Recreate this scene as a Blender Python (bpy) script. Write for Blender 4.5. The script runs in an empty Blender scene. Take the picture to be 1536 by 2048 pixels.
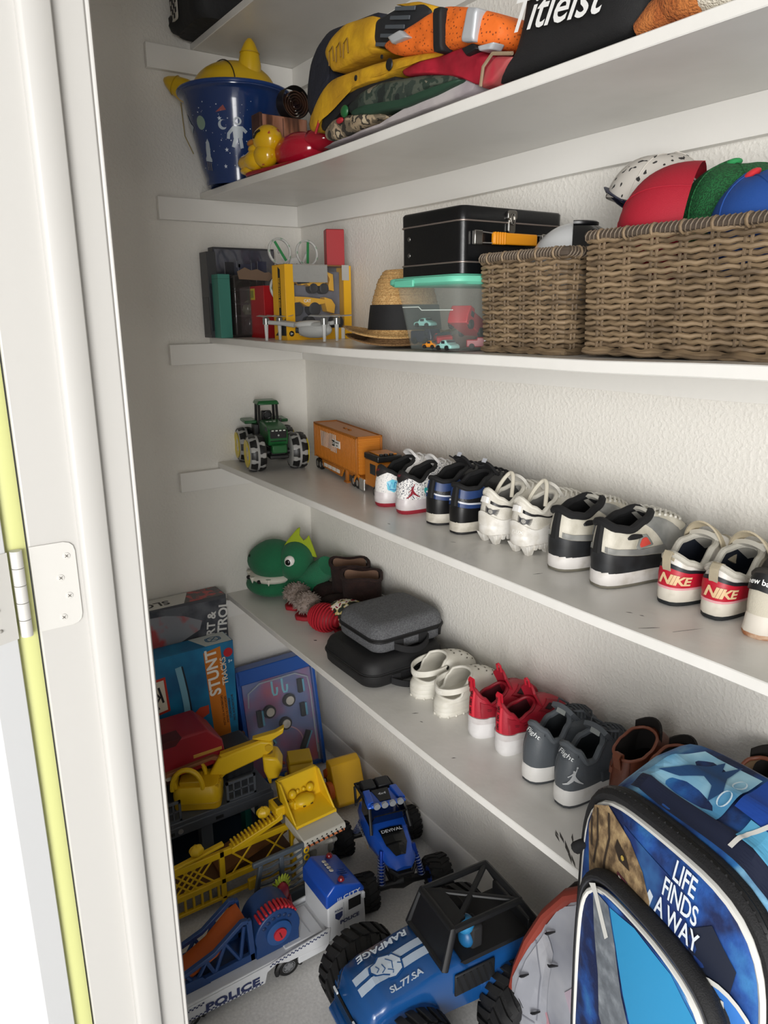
import bpy, bmesh, math, random
from math import pi, sin, cos, radians as rad
from mathutils import Vector, Matrix, noise as mnoise
SC = bpy.context.scene
COL = SC.collection
random.seed(7)

# ------------------------------------------------------------------ camera
cam = bpy.data.cameras.new('camera')
cam.sensor_fit = 'HORIZONTAL'; cam.sensor_width = 36.0; cam.lens = 34.888
cam.clip_start = 0.02
camo = bpy.data.objects.new('camera', cam); COL.objects.link(camo)
def _camrot(a, b, c):
    return Matrix.Rotation(a, 3, 'Z') @ Matrix.Rotation(b, 3, 'X') @ Matrix.Rotation(c, 3, 'Y')
_R = _camrot(0.9805, -0.2629, 0.0086)
_m = Matrix((_R.col[0], _R.col[2], -_R.col[1])).transposed().to_4x4()
camo.matrix_world = Matrix.Translation((2.3315, -1.2394, 1.6358)) @ _m
SC.camera = camo

# ------------------------------------------------------------------ world, daylight, exposure
w = bpy.data.worlds.new('world'); SC.world = w; w.use_nodes = True
w.node_tree.nodes['Background'].inputs[0].default_value = (0.93, 0.95, 1.0, 1)
w.node_tree.nodes['Background'].inputs[1].default_value = 0.40
def area(name, loc, target, sx, sy, power, col):
    l = bpy.data.lights.new(name, 'AREA'); l.shape = 'RECTANGLE'; l.size = sx; l.size_y = sy
    l.energy = power; l.color = col
    o = bpy.data.objects.new(name, l); COL.objects.link(o)
    o.location = loc
    o.rotation_euler = (Vector(target) - Vector(loc)).to_track_quat('-Z', 'Y').to_euler()
    return o
area('bedroom_window_daylight', (3.2, -2.9, 1.6), (1.2, 0.0, 0.8), 2.6, 1.8, 42, (1.0, 0.985, 0.96))
area('side_fill_light', (5.6, -3.6, 1.5), (0.4, -0.2, 0.9), 2.4, 2.2, 230, (1.0, 0.985, 0.96))  # added fill to reach the deep corner; no window is known there
SC.view_settings.view_transform = 'Standard'; SC.view_settings.look = 'None'
SC.view_settings.gamma = 1.0; SC.view_settings.use_curve_mapping = False
SC.view_settings.exposure = 0.02

# ------------------------------------------------------------------ helpers
def lin(c):
    return c / 12.92 if c <= 0.04045 else ((c + 0.055) / 1.055) ** 2.4
def hexc(h):
    h = h.lstrip('#'); return tuple(lin(int(h[i:i + 2], 16) / 255) for i in (0, 2, 4))
_MAT = {}
def mat(h, rough=0.5, metal=0.0, bump=0, bscale=200, h2=None, nscale=8, lo=0.4, hi=0.6, trans=0, alpha=1, spec=0.5, coat=0, sheen=0, kind='noise', det=3):
    """procedural principled material; h2 mixes in a second colour through a noise / voronoi / wave mask"""
    key = (h, rough, metal, bump, bscale, h2, nscale, lo, hi, trans, alpha, spec, coat, sheen, kind, det)
    if key in _MAT: return _MAT[key]
    m = bpy.data.materials.new('surface_' + h.lstrip('#')); m.use_nodes = True
    nt = m.node_tree; b = nt.nodes['Principled BSDF']; L = nt.links.new
    b.inputs['Base Color'].default_value = hexc(h) + (1,)
    b.inputs['Roughness'].default_value = rough; b.inputs['Metallic'].default_value = metal
    b.inputs['Specular IOR Level'].default_value = spec
    b.inputs['Transmission Weight'].default_value = trans; b.inputs['Alpha'].default_value = alpha
    b.inputs['Coat Weight'].default_value = coat; b.inputs['Sheen Weight'].default_value = sheen
    if h2 or bump:
        tc = nt.nodes.new('ShaderNodeTexCoord')
    if h2:
        if kind == 'wave':
            n = nt.nodes.new('ShaderNodeTexWave'); n.inputs['Scale'].default_value = nscale
            n.inputs['Distortion'].default_value = 6; n.inputs['Detail'].default_value = 3; out = n.outputs['Fac']
        elif kind == 'voro':
            n = nt.nodes.new('ShaderNodeTexVoronoi'); n.inputs['Scale'].default_value = nscale; out = n.outputs['Distance']
        else:
            n = nt.nodes.new('ShaderNodeTexNoise'); n.inputs['Scale'].default_value = nscale; n.inputs['Detail'].default_value = det; out = n.outputs['Fac']
        L(tc.outputs['Object'], n.inputs['Vector'])
        r = nt.nodes.new('ShaderNodeValToRGB'); r.color_ramp.elements[0].position = lo; r.color_ramp.elements[1].position = hi
        r.color_ramp.elements[0].color = hexc(h) + (1,); r.color_ramp.elements[1].color = hexc(h2) + (1,)
        L(out, r.inputs['Fac']); L(r.outputs['Color'], b.inputs['Base Color'])
    if bump:
        n = nt.nodes.new('ShaderNodeTexNoise'); n.inputs['Scale'].default_value = bscale; n.inputs['Detail'].default_value = 2
        L(tc.outputs['Object'], n.inputs['Vector'])
        bp = nt.nodes.new('ShaderNodeBump'); bp.inputs['Strength'].default_value = bump; bp.inputs['Distance'].default_value = 0.004
        L(n.outputs['Fac'], bp.inputs['Height']); L(bp.outputs['Normal'], b.inputs['Normal'])
    _MAT[key] = m
    return m
def ramp_mat(name, stops, nscale=8, rough=.6, kind='noise', bump=0, bscale=150, interp='CONSTANT', det=3, rot=None):
    """several-colour procedural pattern (camouflage, print, wood)"""
    m = bpy.data.materials.new(name); m.use_nodes = True; nt = m.node_tree; b = nt.nodes['Principled BSDF']; L = nt.links.new
    b.inputs['Roughness'].default_value = rough
    tc = nt.nodes.new('ShaderNodeTexCoord'); src = tc.outputs['Object']
    if rot:
        mp = nt.nodes.new('ShaderNodeMapping'); mp.inputs['Rotation'].default_value = rot[0]; mp.inputs['Scale'].default_value = rot[1]
        L(src, mp.inputs['Vector']); src = mp.outputs['Vector']
    if kind == 'wave':
        n = nt.nodes.new('ShaderNodeTexWave'); n.inputs['Distortion'].default_value = 5; n.inputs['Detail'].default_value = det; out = n.outputs['Fac']
    elif kind == 'voro':
        n = nt.nodes.new('ShaderNodeTexVoronoi'); out = n.outputs['Color']
    else:
        n = nt.nodes.new('ShaderNodeTexNoise'); n.inputs['Detail'].default_value = det; out = n.outputs['Fac']
    n.inputs['Scale'].default_value = nscale; L(src, n.inputs['Vector'])
    r = nt.nodes.new('ShaderNodeValToRGB'); cr = r.color_ramp; cr.interpolation = interp
    while len(cr.elements) < len(stops): cr.elements.new(0.5)
    for e, (p, h) in zip(cr.elements, stops):
        e.position = p; e.color = hexc(h) + (1,)
    L(out, r.inputs['Fac']); L(r.outputs['Color'], b.inputs['Base Color'])
    if bump:
        n2 = nt.nodes.new('ShaderNodeTexNoise'); n2.inputs['Scale'].default_value = bscale
        L(tc.outputs['Object'], n2.inputs['Vector'])
        bp = nt.nodes.new('ShaderNodeBump'); bp.inputs['Strength'].default_value = bump; bp.inputs['Distance'].default_value = .004
        L(n2.outputs['Fac'], bp.inputs['Height']); L(bp.outputs['Normal'], b.inputs['Normal'])
    return m

V3 = Vector
class G:
    """collects simple solids into one mesh"""
    def __init__(s): s.v = []; s.f = []
    def add(s, vs, fs):
        o = len(s.v); s.v += [tuple(v) for v in vs]; s.f += [tuple(i + o for i in f) for f in fs]; return s
    def box(s, c, sz, rot=None):
        x, y, z = (a / 2 for a in sz)
        vs = [V3((i * x, j * y, k * z)) for i in (-1, 1) for j in (-1, 1) for k in (-1, 1)]
        if rot is not None:
            if not isinstance(rot, Matrix): rot = eul(*rot)
            vs = [rot @ v for v in vs]
        return s.add([v + V3(c) for v in vs], [(0, 1, 3, 2), (4, 6, 7, 5), (0, 4, 5, 1), (2, 3, 7, 6), (0, 2, 6, 4), (1, 5, 7, 3)])
    def bx(s, x0, x1, y0, y1, z0, z1):
        return s.box(((x0 + x1) / 2, (y0 + y1) / 2, (z0 + z1) / 2), (x1 - x0, y1 - y0, z1 - z0))
    def frustum(s, c0, s0, c1, s1):
        """four-sided frustum between rectangle (centre c0,size s0) and (c1,s1), both horizontal"""
        vs = []
        for c, q in ((c0, s0), (c1, s1)):
            for i, j in ((-1, -1), (1, -1), (1, 1), (-1, 1)): vs.append((c[0] + i * q[0] / 2, c[1] + j * q[1] / 2, c[2]))
        return s.add(vs, [(3, 2, 1, 0), (4, 5, 6, 7)] + [(i, (i + 1) % 4, 4 + (i + 1) % 4, 4 + i) for i in range(4)])
    def cyl(s, p0, p1, r0, r1=None, n=16, caps=True):
        r1 = r0 if r1 is None else r1
        p0, p1 = V3(p0), V3(p1); q = (p1 - p0).to_track_quat('Z', 'Y').to_matrix()
        vs = []
        for p, r in ((p0, r0), (p1, r1)):
            for i in range(n): vs.append(p + q @ V3((r * cos(2 * pi * i / n), r * sin(2 * pi * i / n), 0)))
        fs = [(i, (i + 1) % n, n + (i + 1) % n, n + i) for i in range(n)]
        if caps: fs += [tuple(range(n - 1, -1, -1)), tuple(range(n, 2 * n))]
        return s.add(vs, fs)
    def rings(s, rings, caps=(True, True), closed=True, loop=False):
        n = len(rings[0]); vs = [v for r in rings for v in r]; fs = []
        m = len(rings)
        for k in range(m if loop else m - 1):
            k2 = (k + 1) % m
            for i in range(n if closed else n - 1):
                j = (i + 1) % n; fs.append((k * n + i, k * n + j, k2 * n + j, k2 * n + i))
        if caps[0]: fs.append(tuple(range(n - 1, -1, -1)))
        if caps[1]: fs.append(tuple((m - 1) * n + i for i in range(n)))
        return s.add(vs, fs)
    def lathe(s, prof, n=24, c=(0, 0, 0), axis='Z', caps=(True, True)):
        """prof: list of (radius, height along axis)"""
        rg = []
        for r, h in prof:
            rr = []
            for i in range(n):
                a = 2 * pi * i / n; x, y = r * cos(a), r * sin(a)
                p = {'Z': (x, y, h), 'X': (h, x, y), 'Y': (y, h, x)}[axis]
                rr.append(V3(p) + V3(c))
            rg.append(rr)
        return s.rings(rg, caps)
    def tube(s, pts, r, n=8, closed=False, flat=1.0, up=None):
        pts = [V3(p) for p in pts]; m = len(pts); rg = []; prev = None
        for i, p in enumerate(pts):
            if closed: t = pts[(i + 1) % m] - pts[i - 1]
            else: t = pts[min(i + 1, m - 1)] - pts[max(i - 1, 0)]
            t = t.normalized() if t.length > 1e-9 else V3((0, 0, 1))
            if prev is None:
                a = V3(up) if up else (V3((0, 0, 1)) if abs(t.z) < 0.9 else V3((1, 0, 0)))
                x = a - t * a.dot(t)
            else: x = prev - t * prev.dot(t)
            x = x.normalized(); prev = x; y = t.cross(x)
            ri = r[i] if isinstance(r, (list, tuple)) else r
            rg.append([p + ri * (cos(2 * pi * k / n) * x * flat + sin(2 * pi * k / n) * y) for k in range(n)])
        return s.rings(rg, (not closed, not closed), True, closed)
    def prism(s, poly, fn, d0, d1):
        """extrude polygon (list of 2-d points); fn(u,v,d) -> 3-d"""
        n = len(poly)
        vs = [fn(u, v, d0) for u, v in poly] + [fn(u, v, d1) for u, v in poly]
        return s.add(vs, [tuple(range(n - 1, -1, -1)), tuple(range(n, 2 * n))] + [(i, (i + 1) % n, n + (i + 1) % n, n + i) for i in range(n)])
    def sphere(s, c, r, nu=18, nv=12, f=None):
        r = (r, r, r) if not isinstance(r, (tuple, list)) else r
        rg = []
        for j in range(nv + 1):
            b = pi * j / nv; b = min(max(b, 0.02), pi - 0.02)
            row = []
            for i in range(nu):
                a = 2 * pi * i / nu; d = V3((sin(b) * cos(a), sin(b) * sin(a), -cos(b)))
                k = f(d) if f else 1
                row.append(V3(c) + V3((d.x * r[0], d.y * r[1], d.z * r[2])) * k)
            rg.append(row)
        return s.rings(rg)
    def grid(s, fn, nu, nv, cu=False, flip=False):
        vs = [fn(i / nu, j / nv) for j in range(nv + 1) for i in range(nu if cu else nu + 1)]
        n = nu if cu else nu + 1; fs = []
        for j in range(nv):
            for i in range(nu):
                k = (i + 1) % n; q = (j * n + i, j * n + k, (j + 1) * n + k, (j + 1) * n + i)
                fs.append(q[::-1] if flip else q)
        return s.add(vs, fs)
    def sheet(s, fn, nu, nv, th):
        """thick cloth sheet: fn(u,v) is the mid surface"""
        P = [[V3(fn(i / nu, j / nv)) for i in range(nu + 1)] for j in range(nv + 1)]
        top, bot = [], []
        for j in range(nv + 1):
            for i in range(nu + 1):
                du = P[j][min(i + 1, nu)] - P[j][max(i - 1, 0)]; dv = P[min(j + 1, nv)][i] - P[max(j - 1, 0)][i]
                nn = du.cross(dv); nn = nn.normalized() if nn.length > 1e-12 else V3((0, 0, 1))
                top.append(P[j][i] + nn * th / 2); bot.append(P[j][i] - nn * th / 2)
        n = nu + 1; o = len(top); fs = []
        for j in range(nv):
            for i in range(nu):
                a, b, c, d = j * n + i, j * n + i + 1, (j + 1) * n + i + 1, (j + 1) * n + i
                fs += [(a, b, c, d), (o + d, o + c, o + b, o + a)]
        for i in range(nu): fs += [(i + 1, i, o + i, o + i + 1), (nv * n + i, nv * n + i + 1, o + nv * n + i + 1, o + nv * n + i)]
        for j in range(nv): fs += [(j * n, (j + 1) * n, o + (j + 1) * n, o + j * n), ((j + 1) * n + nu, j * n + nu, o + j * n + nu, o + (j + 1) * n + nu)]
        return s.add(top + bot, fs)
    def xf(s, m):
        s.v = [tuple(m @ V3(v)) for v in s.v]; return s

def eul(x, y, z):
    return Matrix.Rotation(z, 3, 'Z') @ Matrix.Rotation(y, 3, 'Y') @ Matrix.Rotation(x, 3, 'X')
def xyz(u, v, d): return (u, v, d)
def xzy(u, v, d): return (u, d, v)      # polygon in x-z, extruded along y
def yzx(u, v, d): return (d, u, v)      # polygon in y-z, extruded along x

def obj(name, g, m, parent=None, smooth=40, bevel=0, bseg=2, sub=0, loc=None, label=None, group=None):
    me = bpy.data.meshes.new(name); me.from_pydata([tuple(v) for v in g.v], [], g.f); me.validate(); me.update()
    bm = bmesh.new(); bm.from_mesh(me); bmesh.ops.recalc_face_normals(bm, faces=bm.faces); bm.to_mesh(me); bm.free()
    if smooth:
        for p in me.polygons: p.use_smooth = True
        me.set_sharp_from_angle(angle=rad(smooth))
    if m: me.materials.append(m)
    o = bpy.data.objects.new(name, me); COL.objects.link(o)
    if parent is not None: o.parent = parent
    if loc: o.location = loc
    if bevel:
        b = o.modifiers.new('bevel', 'BEVEL'); b.width = bevel; b.segments = bseg; b.limit_method = 'ANGLE'; b.angle_limit = rad(35)
        b.harden_normals = False
    if sub:
        b = o.modifiers.new('sub', 'SUBSURF'); b.levels = sub; b.render_levels = sub
    if label: o['label'] = label
    return o
def tag(o, label, cat, group=None):
    o['label'] = label; o['category'] = cat
    if group: o['group'] = group
    return o
def thing(name, label, cat, loc=(0, 0, 0), rz=0, group=None, rot=None):
    o = bpy.data.objects.new(name, None); COL.objects.link(o); o.empty_display_size = 0.02
    o.location = loc; o.rotation_euler = rot if rot else (0, 0, rz)
    return tag(o, label, cat, group)
def struct(name, g, m, **k):
    o = obj(name, g, m, **k)
    if k.get('parent') is None: o['kind'] = 'structure'
    return o
def dup(root, loc=None, rz=None, label=None, group=None):
    def cp(o, par):
        c = o.copy(); COL.objects.link(c); c.parent = par
        for ch in list(o.children): cp(ch, c)
        return c
    r = cp(root, root.parent)
    if loc: r.location = loc
    if rz is not None: r.rotation_euler = (0, 0, rz)
    if label: r['label'] = label
    if group: r['group'] = group
    return r

_TX = {}
def text2d(s, size, bold=0.0, shear=0.0, sx=1.0, space=1.0):
    """flat text mesh centred on its box -> (verts2d, faces)"""
    c = bpy.data.curves.new('t', 'FONT'); c.body = s; c.size = 1.0; c.offset = bold; c.shear = shear
    c.space_character = space; c.resolution_u = 3; c.fill_mode = 'FRONT'
    o = bpy.data.objects.new('t', c); COL.objects.link(o)
    bpy.context.view_layer.update()
    me = o.evaluated_get(bpy.context.evaluated_depsgraph_get()).to_mesh()
    vs = [(v.co.x, v.co.y) for v in me.vertices]; fs = [tuple(p.vertices) for p in me.polygons]
    bpy.data.objects.remove(o)
    bpy.data.curves.remove(c)
    x0 = min(v[0] for v in vs); x1 = max(v[0] for v in vs); y0 = min(v[1] for v in vs); y1 = max(v[1] for v in vs)
    k = size / (y1 - y0)
    return [((x - (x0 + x1) / 2) * k * sx, (y - (y0 + y1) / 2) * k) for x, y in vs], fs
def poly2d(pts): return list(pts), [tuple(range(len(pts)))]
def stroke2d(pts, wd):
    """flat ribbon following 2-d polyline; wd width or list"""
    vs = []; n = len(pts)
    for i, (x, y) in enumerate(pts):
        a = pts[max(i - 1, 0)]; b = pts[min(i + 1, n - 1)]; dx, dy = b[0] - a[0], b[1] - a[1]; l = math.hypot(dx, dy) or 1
        h = (wd[i] if isinstance(wd, (list, tuple)) else wd) / 2
        vs += [(x - dy / l * h, y + dx / l * h), (x + dy / l * h, y - dx / l * h)]
    return vs, [(2 * i, 2 * i + 1, 2 * i + 3, 2 * i + 2) for i in range(n - 1)]
def merge2d(*ms):
    vs, fs = [], []
    for v, f in ms:
        o = len(vs); vs += v; fs += [tuple(i + o for i in q) for q in f]
    return vs, fs
def move2d(m, dx=0, dy=0, k=1, r=0):
    c, s_ = cos(r) * k, sin(r) * k
    return [(x * c - y * s_ + dx, x * s_ + y * c + dy) for x, y in m[0]], m[1]
def decal(name, m2, fn, m, parent, cut=0, label=None):
    """print a flat 2-d mesh on a surface fn(u,v)->3-d point (already offset from that surface)"""
    me = bpy.data.meshes.new(name); bm = bmesh.new()
    vs = [bm.verts.new((x, y, 0)) for x, y in m2[0]]
    for f in m2[1]:
        try: bm.faces.new([vs[i] for i in f])
        except ValueError: pass
    if cut:
        bmesh.ops.triangulate(bm, faces=bm.faces)
        for _ in range(4):
            es = [e for e in bm.edges if e.calc_length() > cut]
            if not es: break
            bmesh.ops.subdivide_edges(bm, edges=es, cuts=1)
            bmesh.ops.triangulate(bm, faces=bm.faces)
    for v in bm.verts: v.co = V3(fn(v.co.x, v.co.y))
    bm.to_mesh(me); bm.free()
    me.materials.append(m)
    o = bpy.data.objects.new(name, me); COL.objects.link(o)
    if parent is not None: o.parent = parent
    if label: o['label'] = label
    return o
def plane(o, u, v, off=0.0006):
    """flat placement function: origin o, unit axes u (text right), v (text up)"""
    o, u, v = V3(o), V3(u).normalized(), V3(v).normalized(); n = u.cross(v)
    return lambda x, y: o + u * x + v * y + n * off
def lerp(a, b, t): return a + (b - a) * t
def interp(tab, x):
    if x <= tab[0][0]: return tab[0][1]
    for (a, p), (b, q) in zip(tab, tab[1:]):
        if x <= b:
            t = (x - a) / (b - a); t = t * t * (3 - 2 * t); return lerp(p, q, t)
    return tab[-1][1]
def nz(x, y, z, s=1.0): return mnoise.noise(V3((x, y, z)) * s)
def rrect(w, h, r, n=5):
    pts = []
    for cx, cy, a0 in ((w / 2 - r, h / 2 - r, 0), (-w / 2 + r, h / 2 - r, pi / 2), (-w / 2 + r, -h / 2 + r, pi), (w / 2 - r, -h / 2 + r, 1.5 * pi)):
        for i in range(n + 1):
            a = a0 + pi / 2 * i / n; pts.append((cx + r * cos(a), cy + r * sin(a)))
    return pts
def rslab(g, w, d, z0, z1, r, top=1.0, c=(0, 0)):
    """rounded-corner slab with softened top and bottom edge"""
    h = z1 - z0; e = min(h * .3, r * .5)
    rg = []
    for k, z in ((1 - 2 * e / min(w, d), z0), (1, z0 + e), (1, z1 - e), (1 - 2 * e * .3 / min(w, d), z1 - e * .3), (1 - 2 * e / min(w, d), z1)):
        rg.append([V3((x * k + c[0], y * k + c[1], z)) for x, y in rrect(w, d, r)])
    return g.rings(rg)
# ------------------------------------------------------------------ the closet itself
def wall_mat():
    m = bpy.data.materials.new('painted_orange_peel_wall'); m.use_nodes = True; nt = m.node_tree; b = nt.nodes['Principled BSDF']; L = nt.links.new
    tc = nt.nodes.new('ShaderNodeTexCoord')
    b.inputs['Base Color'].default_value = hexc('eae7e0') + (1,); b.inputs['Roughness'].default_value = 0.62
    n = nt.nodes.new('ShaderNodeTexNoise'); n.inputs['Scale'].default_value = 125; n.inputs['Detail'].default_value = 2.5; n.inputs['Roughness'].default_value = .45
    r = nt.nodes.new('ShaderNodeValToRGB'); r.color_ramp.elements[0].position = .42; r.color_ramp.elements[1].position = .68
    bp = nt.nodes.new('ShaderNodeBump'); bp.inputs['Strength'].default_value = .45; bp.inputs['Distance'].default_value = 0.0014
    L(tc.outputs['Object'], n.inputs['Vector']); L(n.outputs['Fac'], r.inputs['Fac']); L(r.outputs['Color'], bp.inputs['Height']); L(bp.outputs['Normal'], b.inputs['Normal'])
    return m
WALL = wall_mat()
PAINT = mat('edebe6', rough=.33, bump=.10, bscale=60)
SHELFM = mat('e3e1dc', rough=.30, bump=.12, bscale=40, h2='dad8d2', nscale=6, lo=.45, hi=.7)
DOORM = mat('d2d3d4', rough=.4)
FLOORM = ramp_mat('speckled_grey_vinyl_floor', [(0, 'a9a8a6'), (.36, 'd9d8d6'), (.55, 'e3e2e0'), (.7, 'ecebe9')], nscale=140, rough=.55, interp='LINEAR', det=6)
XR = 3.3
struct('floor', G().bx(-.2, 6.2, -5.2, .1, -.06, 0), FLOORM)
struct('wall_back', G().bx(-.1, XR + .1, 0, .1, 0, 2.75), WALL)
struct('wall_left', G().bx(-.1, 0, -1.12, 0, 0, 2.75), WALL)
struct('wall_right', G().bx(XR, XR + .1, -1.12, 0, 0, 2.75), WALL)
struct('ceiling', G().bx(-.1, XR + .1, -1.12, .1, 2.75, 2.83), mat('eeece8', rough=.7))
JX = 1.45
struct('wall_front', G().bx(-.1, JX - .02, -1.12, -1.005, 0, 2.75).bx(3.2, XR + .1, -1.12, -1.005, 0, 2.75).bx(JX - .02, 3.2, -1.12, -1.005, 2.36, 2.75), WALL)
def base(name, x0, x1, y0, y1):
    g = G()
    if y1 - y0 < .03:
        g.prism([(0, 0), (-.013, 0), (-.013, .062), (-.009, .076), (-.004, .084), (0, .086)], lambda u, v, d: (d, y1 + u, v), x0, x1)
    else:
        g.prism([(0, 0), (.013, 0), (.013, .062), (.009, .076), (.004, .084), (0, .086)], lambda u, v, d: (x0 + u, d, v), y0, y1)
    return struct(name, g, PAINT, smooth=30)
base('baseboard_back', .013, XR, -.013, 0)
base('baseboard_left', 0, .013, -1.0, 0)
# shelves (slightly sagging boards) and their wall cleats
SHELF = {1: [(0, 2.389), (2.7, 2.389)],
         2: [(0, 1.988), (.8, 1.980), (1.3, 1.984), (1.8, 1.985), (2.7, 1.985)],
         3: [(0, 1.5625), (.83, 1.5555), (1.5, 1.562), (1.85, 1.569), (2.7, 1.57)],
         4: [(0, 1.157), (.93, 1.1575), (1.54, 1.1605), (1.88, 1.166), (2.7, 1.167)],
         5: [(0, .690), (.55, .682), (1.24, .6715), (1.63, .6755), (2.7, .678)]}
SD = .3413
def shelf_z(k, x): return interp(SHELF[k], x)
for k in range(1, 6):
    xs = [XR * i / 40 for i in range(41)]
    rg = []
    for x in xs:
        z = shelf_z(k, x); e = .0015
        rg.append([V3((x, 0, z - .019)), V3((x, -SD + e, z - .019)), V3((x, -SD, z - .019 + e)), V3((x, -SD, z - e)), V3((x, -SD + e, z)), V3((x, 0, z))])
    o = obj('shelf_board', G().rings(rg), SHELFM, smooth=30)
    tag(o, {1: 'topmost white shelf board, partly cut off by the top of the photo', 2: 'white shelf board holding the blue bucket and the pile of costumes', 3: 'white shelf board holding the wicker baskets and toy boxes', 4: 'white shelf board holding the row of sneakers and the toy tractor', 5: 'lowest white shelf board holding clogs, cases and plush slippers'}[k], 'shelf', 'closet shelf boards')
    zb = SHELF[k][0][1] - .0192
    o = obj('trim_%d' % (2 * k + 1), G().bx(0, .019, -.478, -.019, zb - .0635, zb), PAINT, bevel=.0015); o['kind'] = 'structure'
    rg = []
    for x in xs:
        z = shelf_z(k, x) - .0192
        rg.append([V3((x, 0, z - .0635)), V3((x, -.019, z - .0635)), V3((x, -.019, z)), V3((x, 0, z))])
    o = obj('trim_%d' % (2 * k + 2), G().rings(rg), PAINT, smooth=30); o['kind'] = 'structure'
# dark scuffs on the lowest and the shoe shelf: slivers of worn-off paint
SC_M = mat('4a4744', rough=.8)
def scuff(k, x, y, l, wd, a, z=0):
    g = G().prism([(-l / 2, -wd * .2), (-l * .1, -wd / 2), (l / 2, 0), (l * .1, wd / 2)], lambda u, v, d: (x + u * cos(a) - v * sin(a), y + u * sin(a) + v * cos(a), shelf_z(k, x) + d), -.001, .0002)
    return g
def scuffs(k, lst):
    g = G()
    for q in lst:
        s_ = scuff(k, *q); g.add(s_.v, s_.f)
    sh = [o for o in bpy.data.objects if o.name.startswith('shelf_board')][k - 1]
    obj('paint_scuffs', g, SC_M, parent=sh, smooth=0)
scuffs(5, [(1.515, -.305, .03, .004, 2.6), (1.522, -.30, .034, .005, 2.55), (1.508, -.298, .02, .003, 2.6), (1.535, -.285, .03, .004, 2.3), (1.55, -.315, .05, .006, 2.5), (1.565, -.325, .04, .005, 2.45),
           (1.578, -.33, .035, .004, 2.5), (1.60, -.322, .05, .006, 2.4), (1.62, -.33, .03, .004, 2.4), (1.585, -.268, .012, .004, .5), (1.0, -.26, .018, .003, 1), (1.04, -.27, .010, .003, 0.3), (.5, -.265, .012, .008, .4), (1.20, -.30, .012, .003, 1)])
scuffs(4, [(1.68, -.31, .04, .0025, 1.0), (1.62, -.285, .012, .003, .5), (1.64, -.28, .008, .003, .2), (1.40, -.27, .02, .002, 1.2), (.95, -.30, .01, .003, 0), (1.15, -.27, .012, .002, .7), (1.72, -.27, .06, .001, 1.2)])
# door lining on the hinge side
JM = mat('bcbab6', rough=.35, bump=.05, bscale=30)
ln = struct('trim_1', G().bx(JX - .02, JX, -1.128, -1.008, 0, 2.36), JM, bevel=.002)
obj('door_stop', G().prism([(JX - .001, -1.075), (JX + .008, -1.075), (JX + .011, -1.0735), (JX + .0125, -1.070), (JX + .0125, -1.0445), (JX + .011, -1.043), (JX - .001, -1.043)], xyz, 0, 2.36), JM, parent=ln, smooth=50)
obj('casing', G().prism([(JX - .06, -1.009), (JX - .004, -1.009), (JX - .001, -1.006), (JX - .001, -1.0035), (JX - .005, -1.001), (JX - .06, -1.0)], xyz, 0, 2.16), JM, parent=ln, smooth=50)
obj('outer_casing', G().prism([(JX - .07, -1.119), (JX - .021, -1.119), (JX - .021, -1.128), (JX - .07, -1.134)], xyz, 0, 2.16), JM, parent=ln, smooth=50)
obj('gap_light_strip', G().prism([(JX - .020, -1.152), (JX - .003, -1.152), (JX - .001, -1.148), (JX - .001, -1.134), (JX - .003, -1.130), (JX - .020, -1.130)], xyz, 0, 2.08), mat('cdcf8c', rough=.5), parent=ln, smooth=50)  # pale yellow strip stands in for light showing through the hinge gap
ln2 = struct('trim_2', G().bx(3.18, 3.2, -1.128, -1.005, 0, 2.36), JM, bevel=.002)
# open door leaf, hung on the jamb and swung back into the bedroom
HX, HY = JX + .004, -1.150
door = struct('door_1', G().bx(-.003, .80, .001, .036, .008, 2.34), DOORM, bevel=.0015)
DA = rad(-158)
door.location = (HX, HY - .002, 0); door.rotation_euler = (0, 0, DA)
# butt hinge: leaf let into jamb, leaf on door edge, knuckles
HM = mat('c9c7c2', rough=.4)
hg = thing('butt_hinge', 'white painted butt hinge on the door lining', 'hinge', (JX, -1.128, 1.283))
pl = [(y - .0 , z) for y, z in [(0, 0), (.036, 0), (.0425, .002), (.0465, .006), (.048, .0125), (.048, .0895), (.0465, .096), (.0425, .1), (.036, .102), (0, .102)]]
lf = obj('jamb_leaf', G().prism(pl, yzx, -.0005, .0022), HM, hg, smooth=30, bevel=.0004)
for y, z in ((.038, .085), (.029, .060), (.036, .037), (.027, .012)):
    s1 = obj('screw', G().lathe([(.0001, .0022), (.0042, .0022), (.0036, .0031), (.0001, .0033)], 14, (0, y, z), 'X'), HM, lf)
    obj('screw_cross', G().box((.0033, y, z), (.0005, .0046, .0009), (.7, 0, 0)).box((.0033, y, z), (.0005, .0046, .0009), (.7 + pi / 2, 0, 0)), mat('77736d', rough=.7), lf, smooth=0)
for i in range(5):
    obj('knuckle', G().cyl((.005, -.014, i * .0204 + .0004), (.005, -.014, (i + 1) * .0204 - .0004), .0065, n=16), HM, hg)
dl = [(x, z) for x, z in [(0, 0), (.024, 0), (.030, .004), (.032, .012), (.032, .09), (.030, .098), (.024, .102), (0, .102)]]
ex_, ey_ = -sin(DA), cos(DA)          # across the door edge (its thickness)
lf2 = obj('door_leaf', G().prism(dl, lambda u, v, d: (HX - JX + ex_ * (u + .001) - cos(DA) * (.003 + d), HY - .002 + 1.128 + ey_ * (u + .001) - sin(DA) * (.003 + d), v), 0, .0016), HM, hg, smooth=30)
for z in (.016, .040, .064, .088):
    obj('screw_dot', G().sphere((HX - JX + ex_ * .020 - cos(DA) * .0047, HY - .002 + 1.128 + ey_ * .020 - sin(DA) * .0047, z), .0022, 8, 6), mat('8f8c86', rough=.6), lf2)
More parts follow.
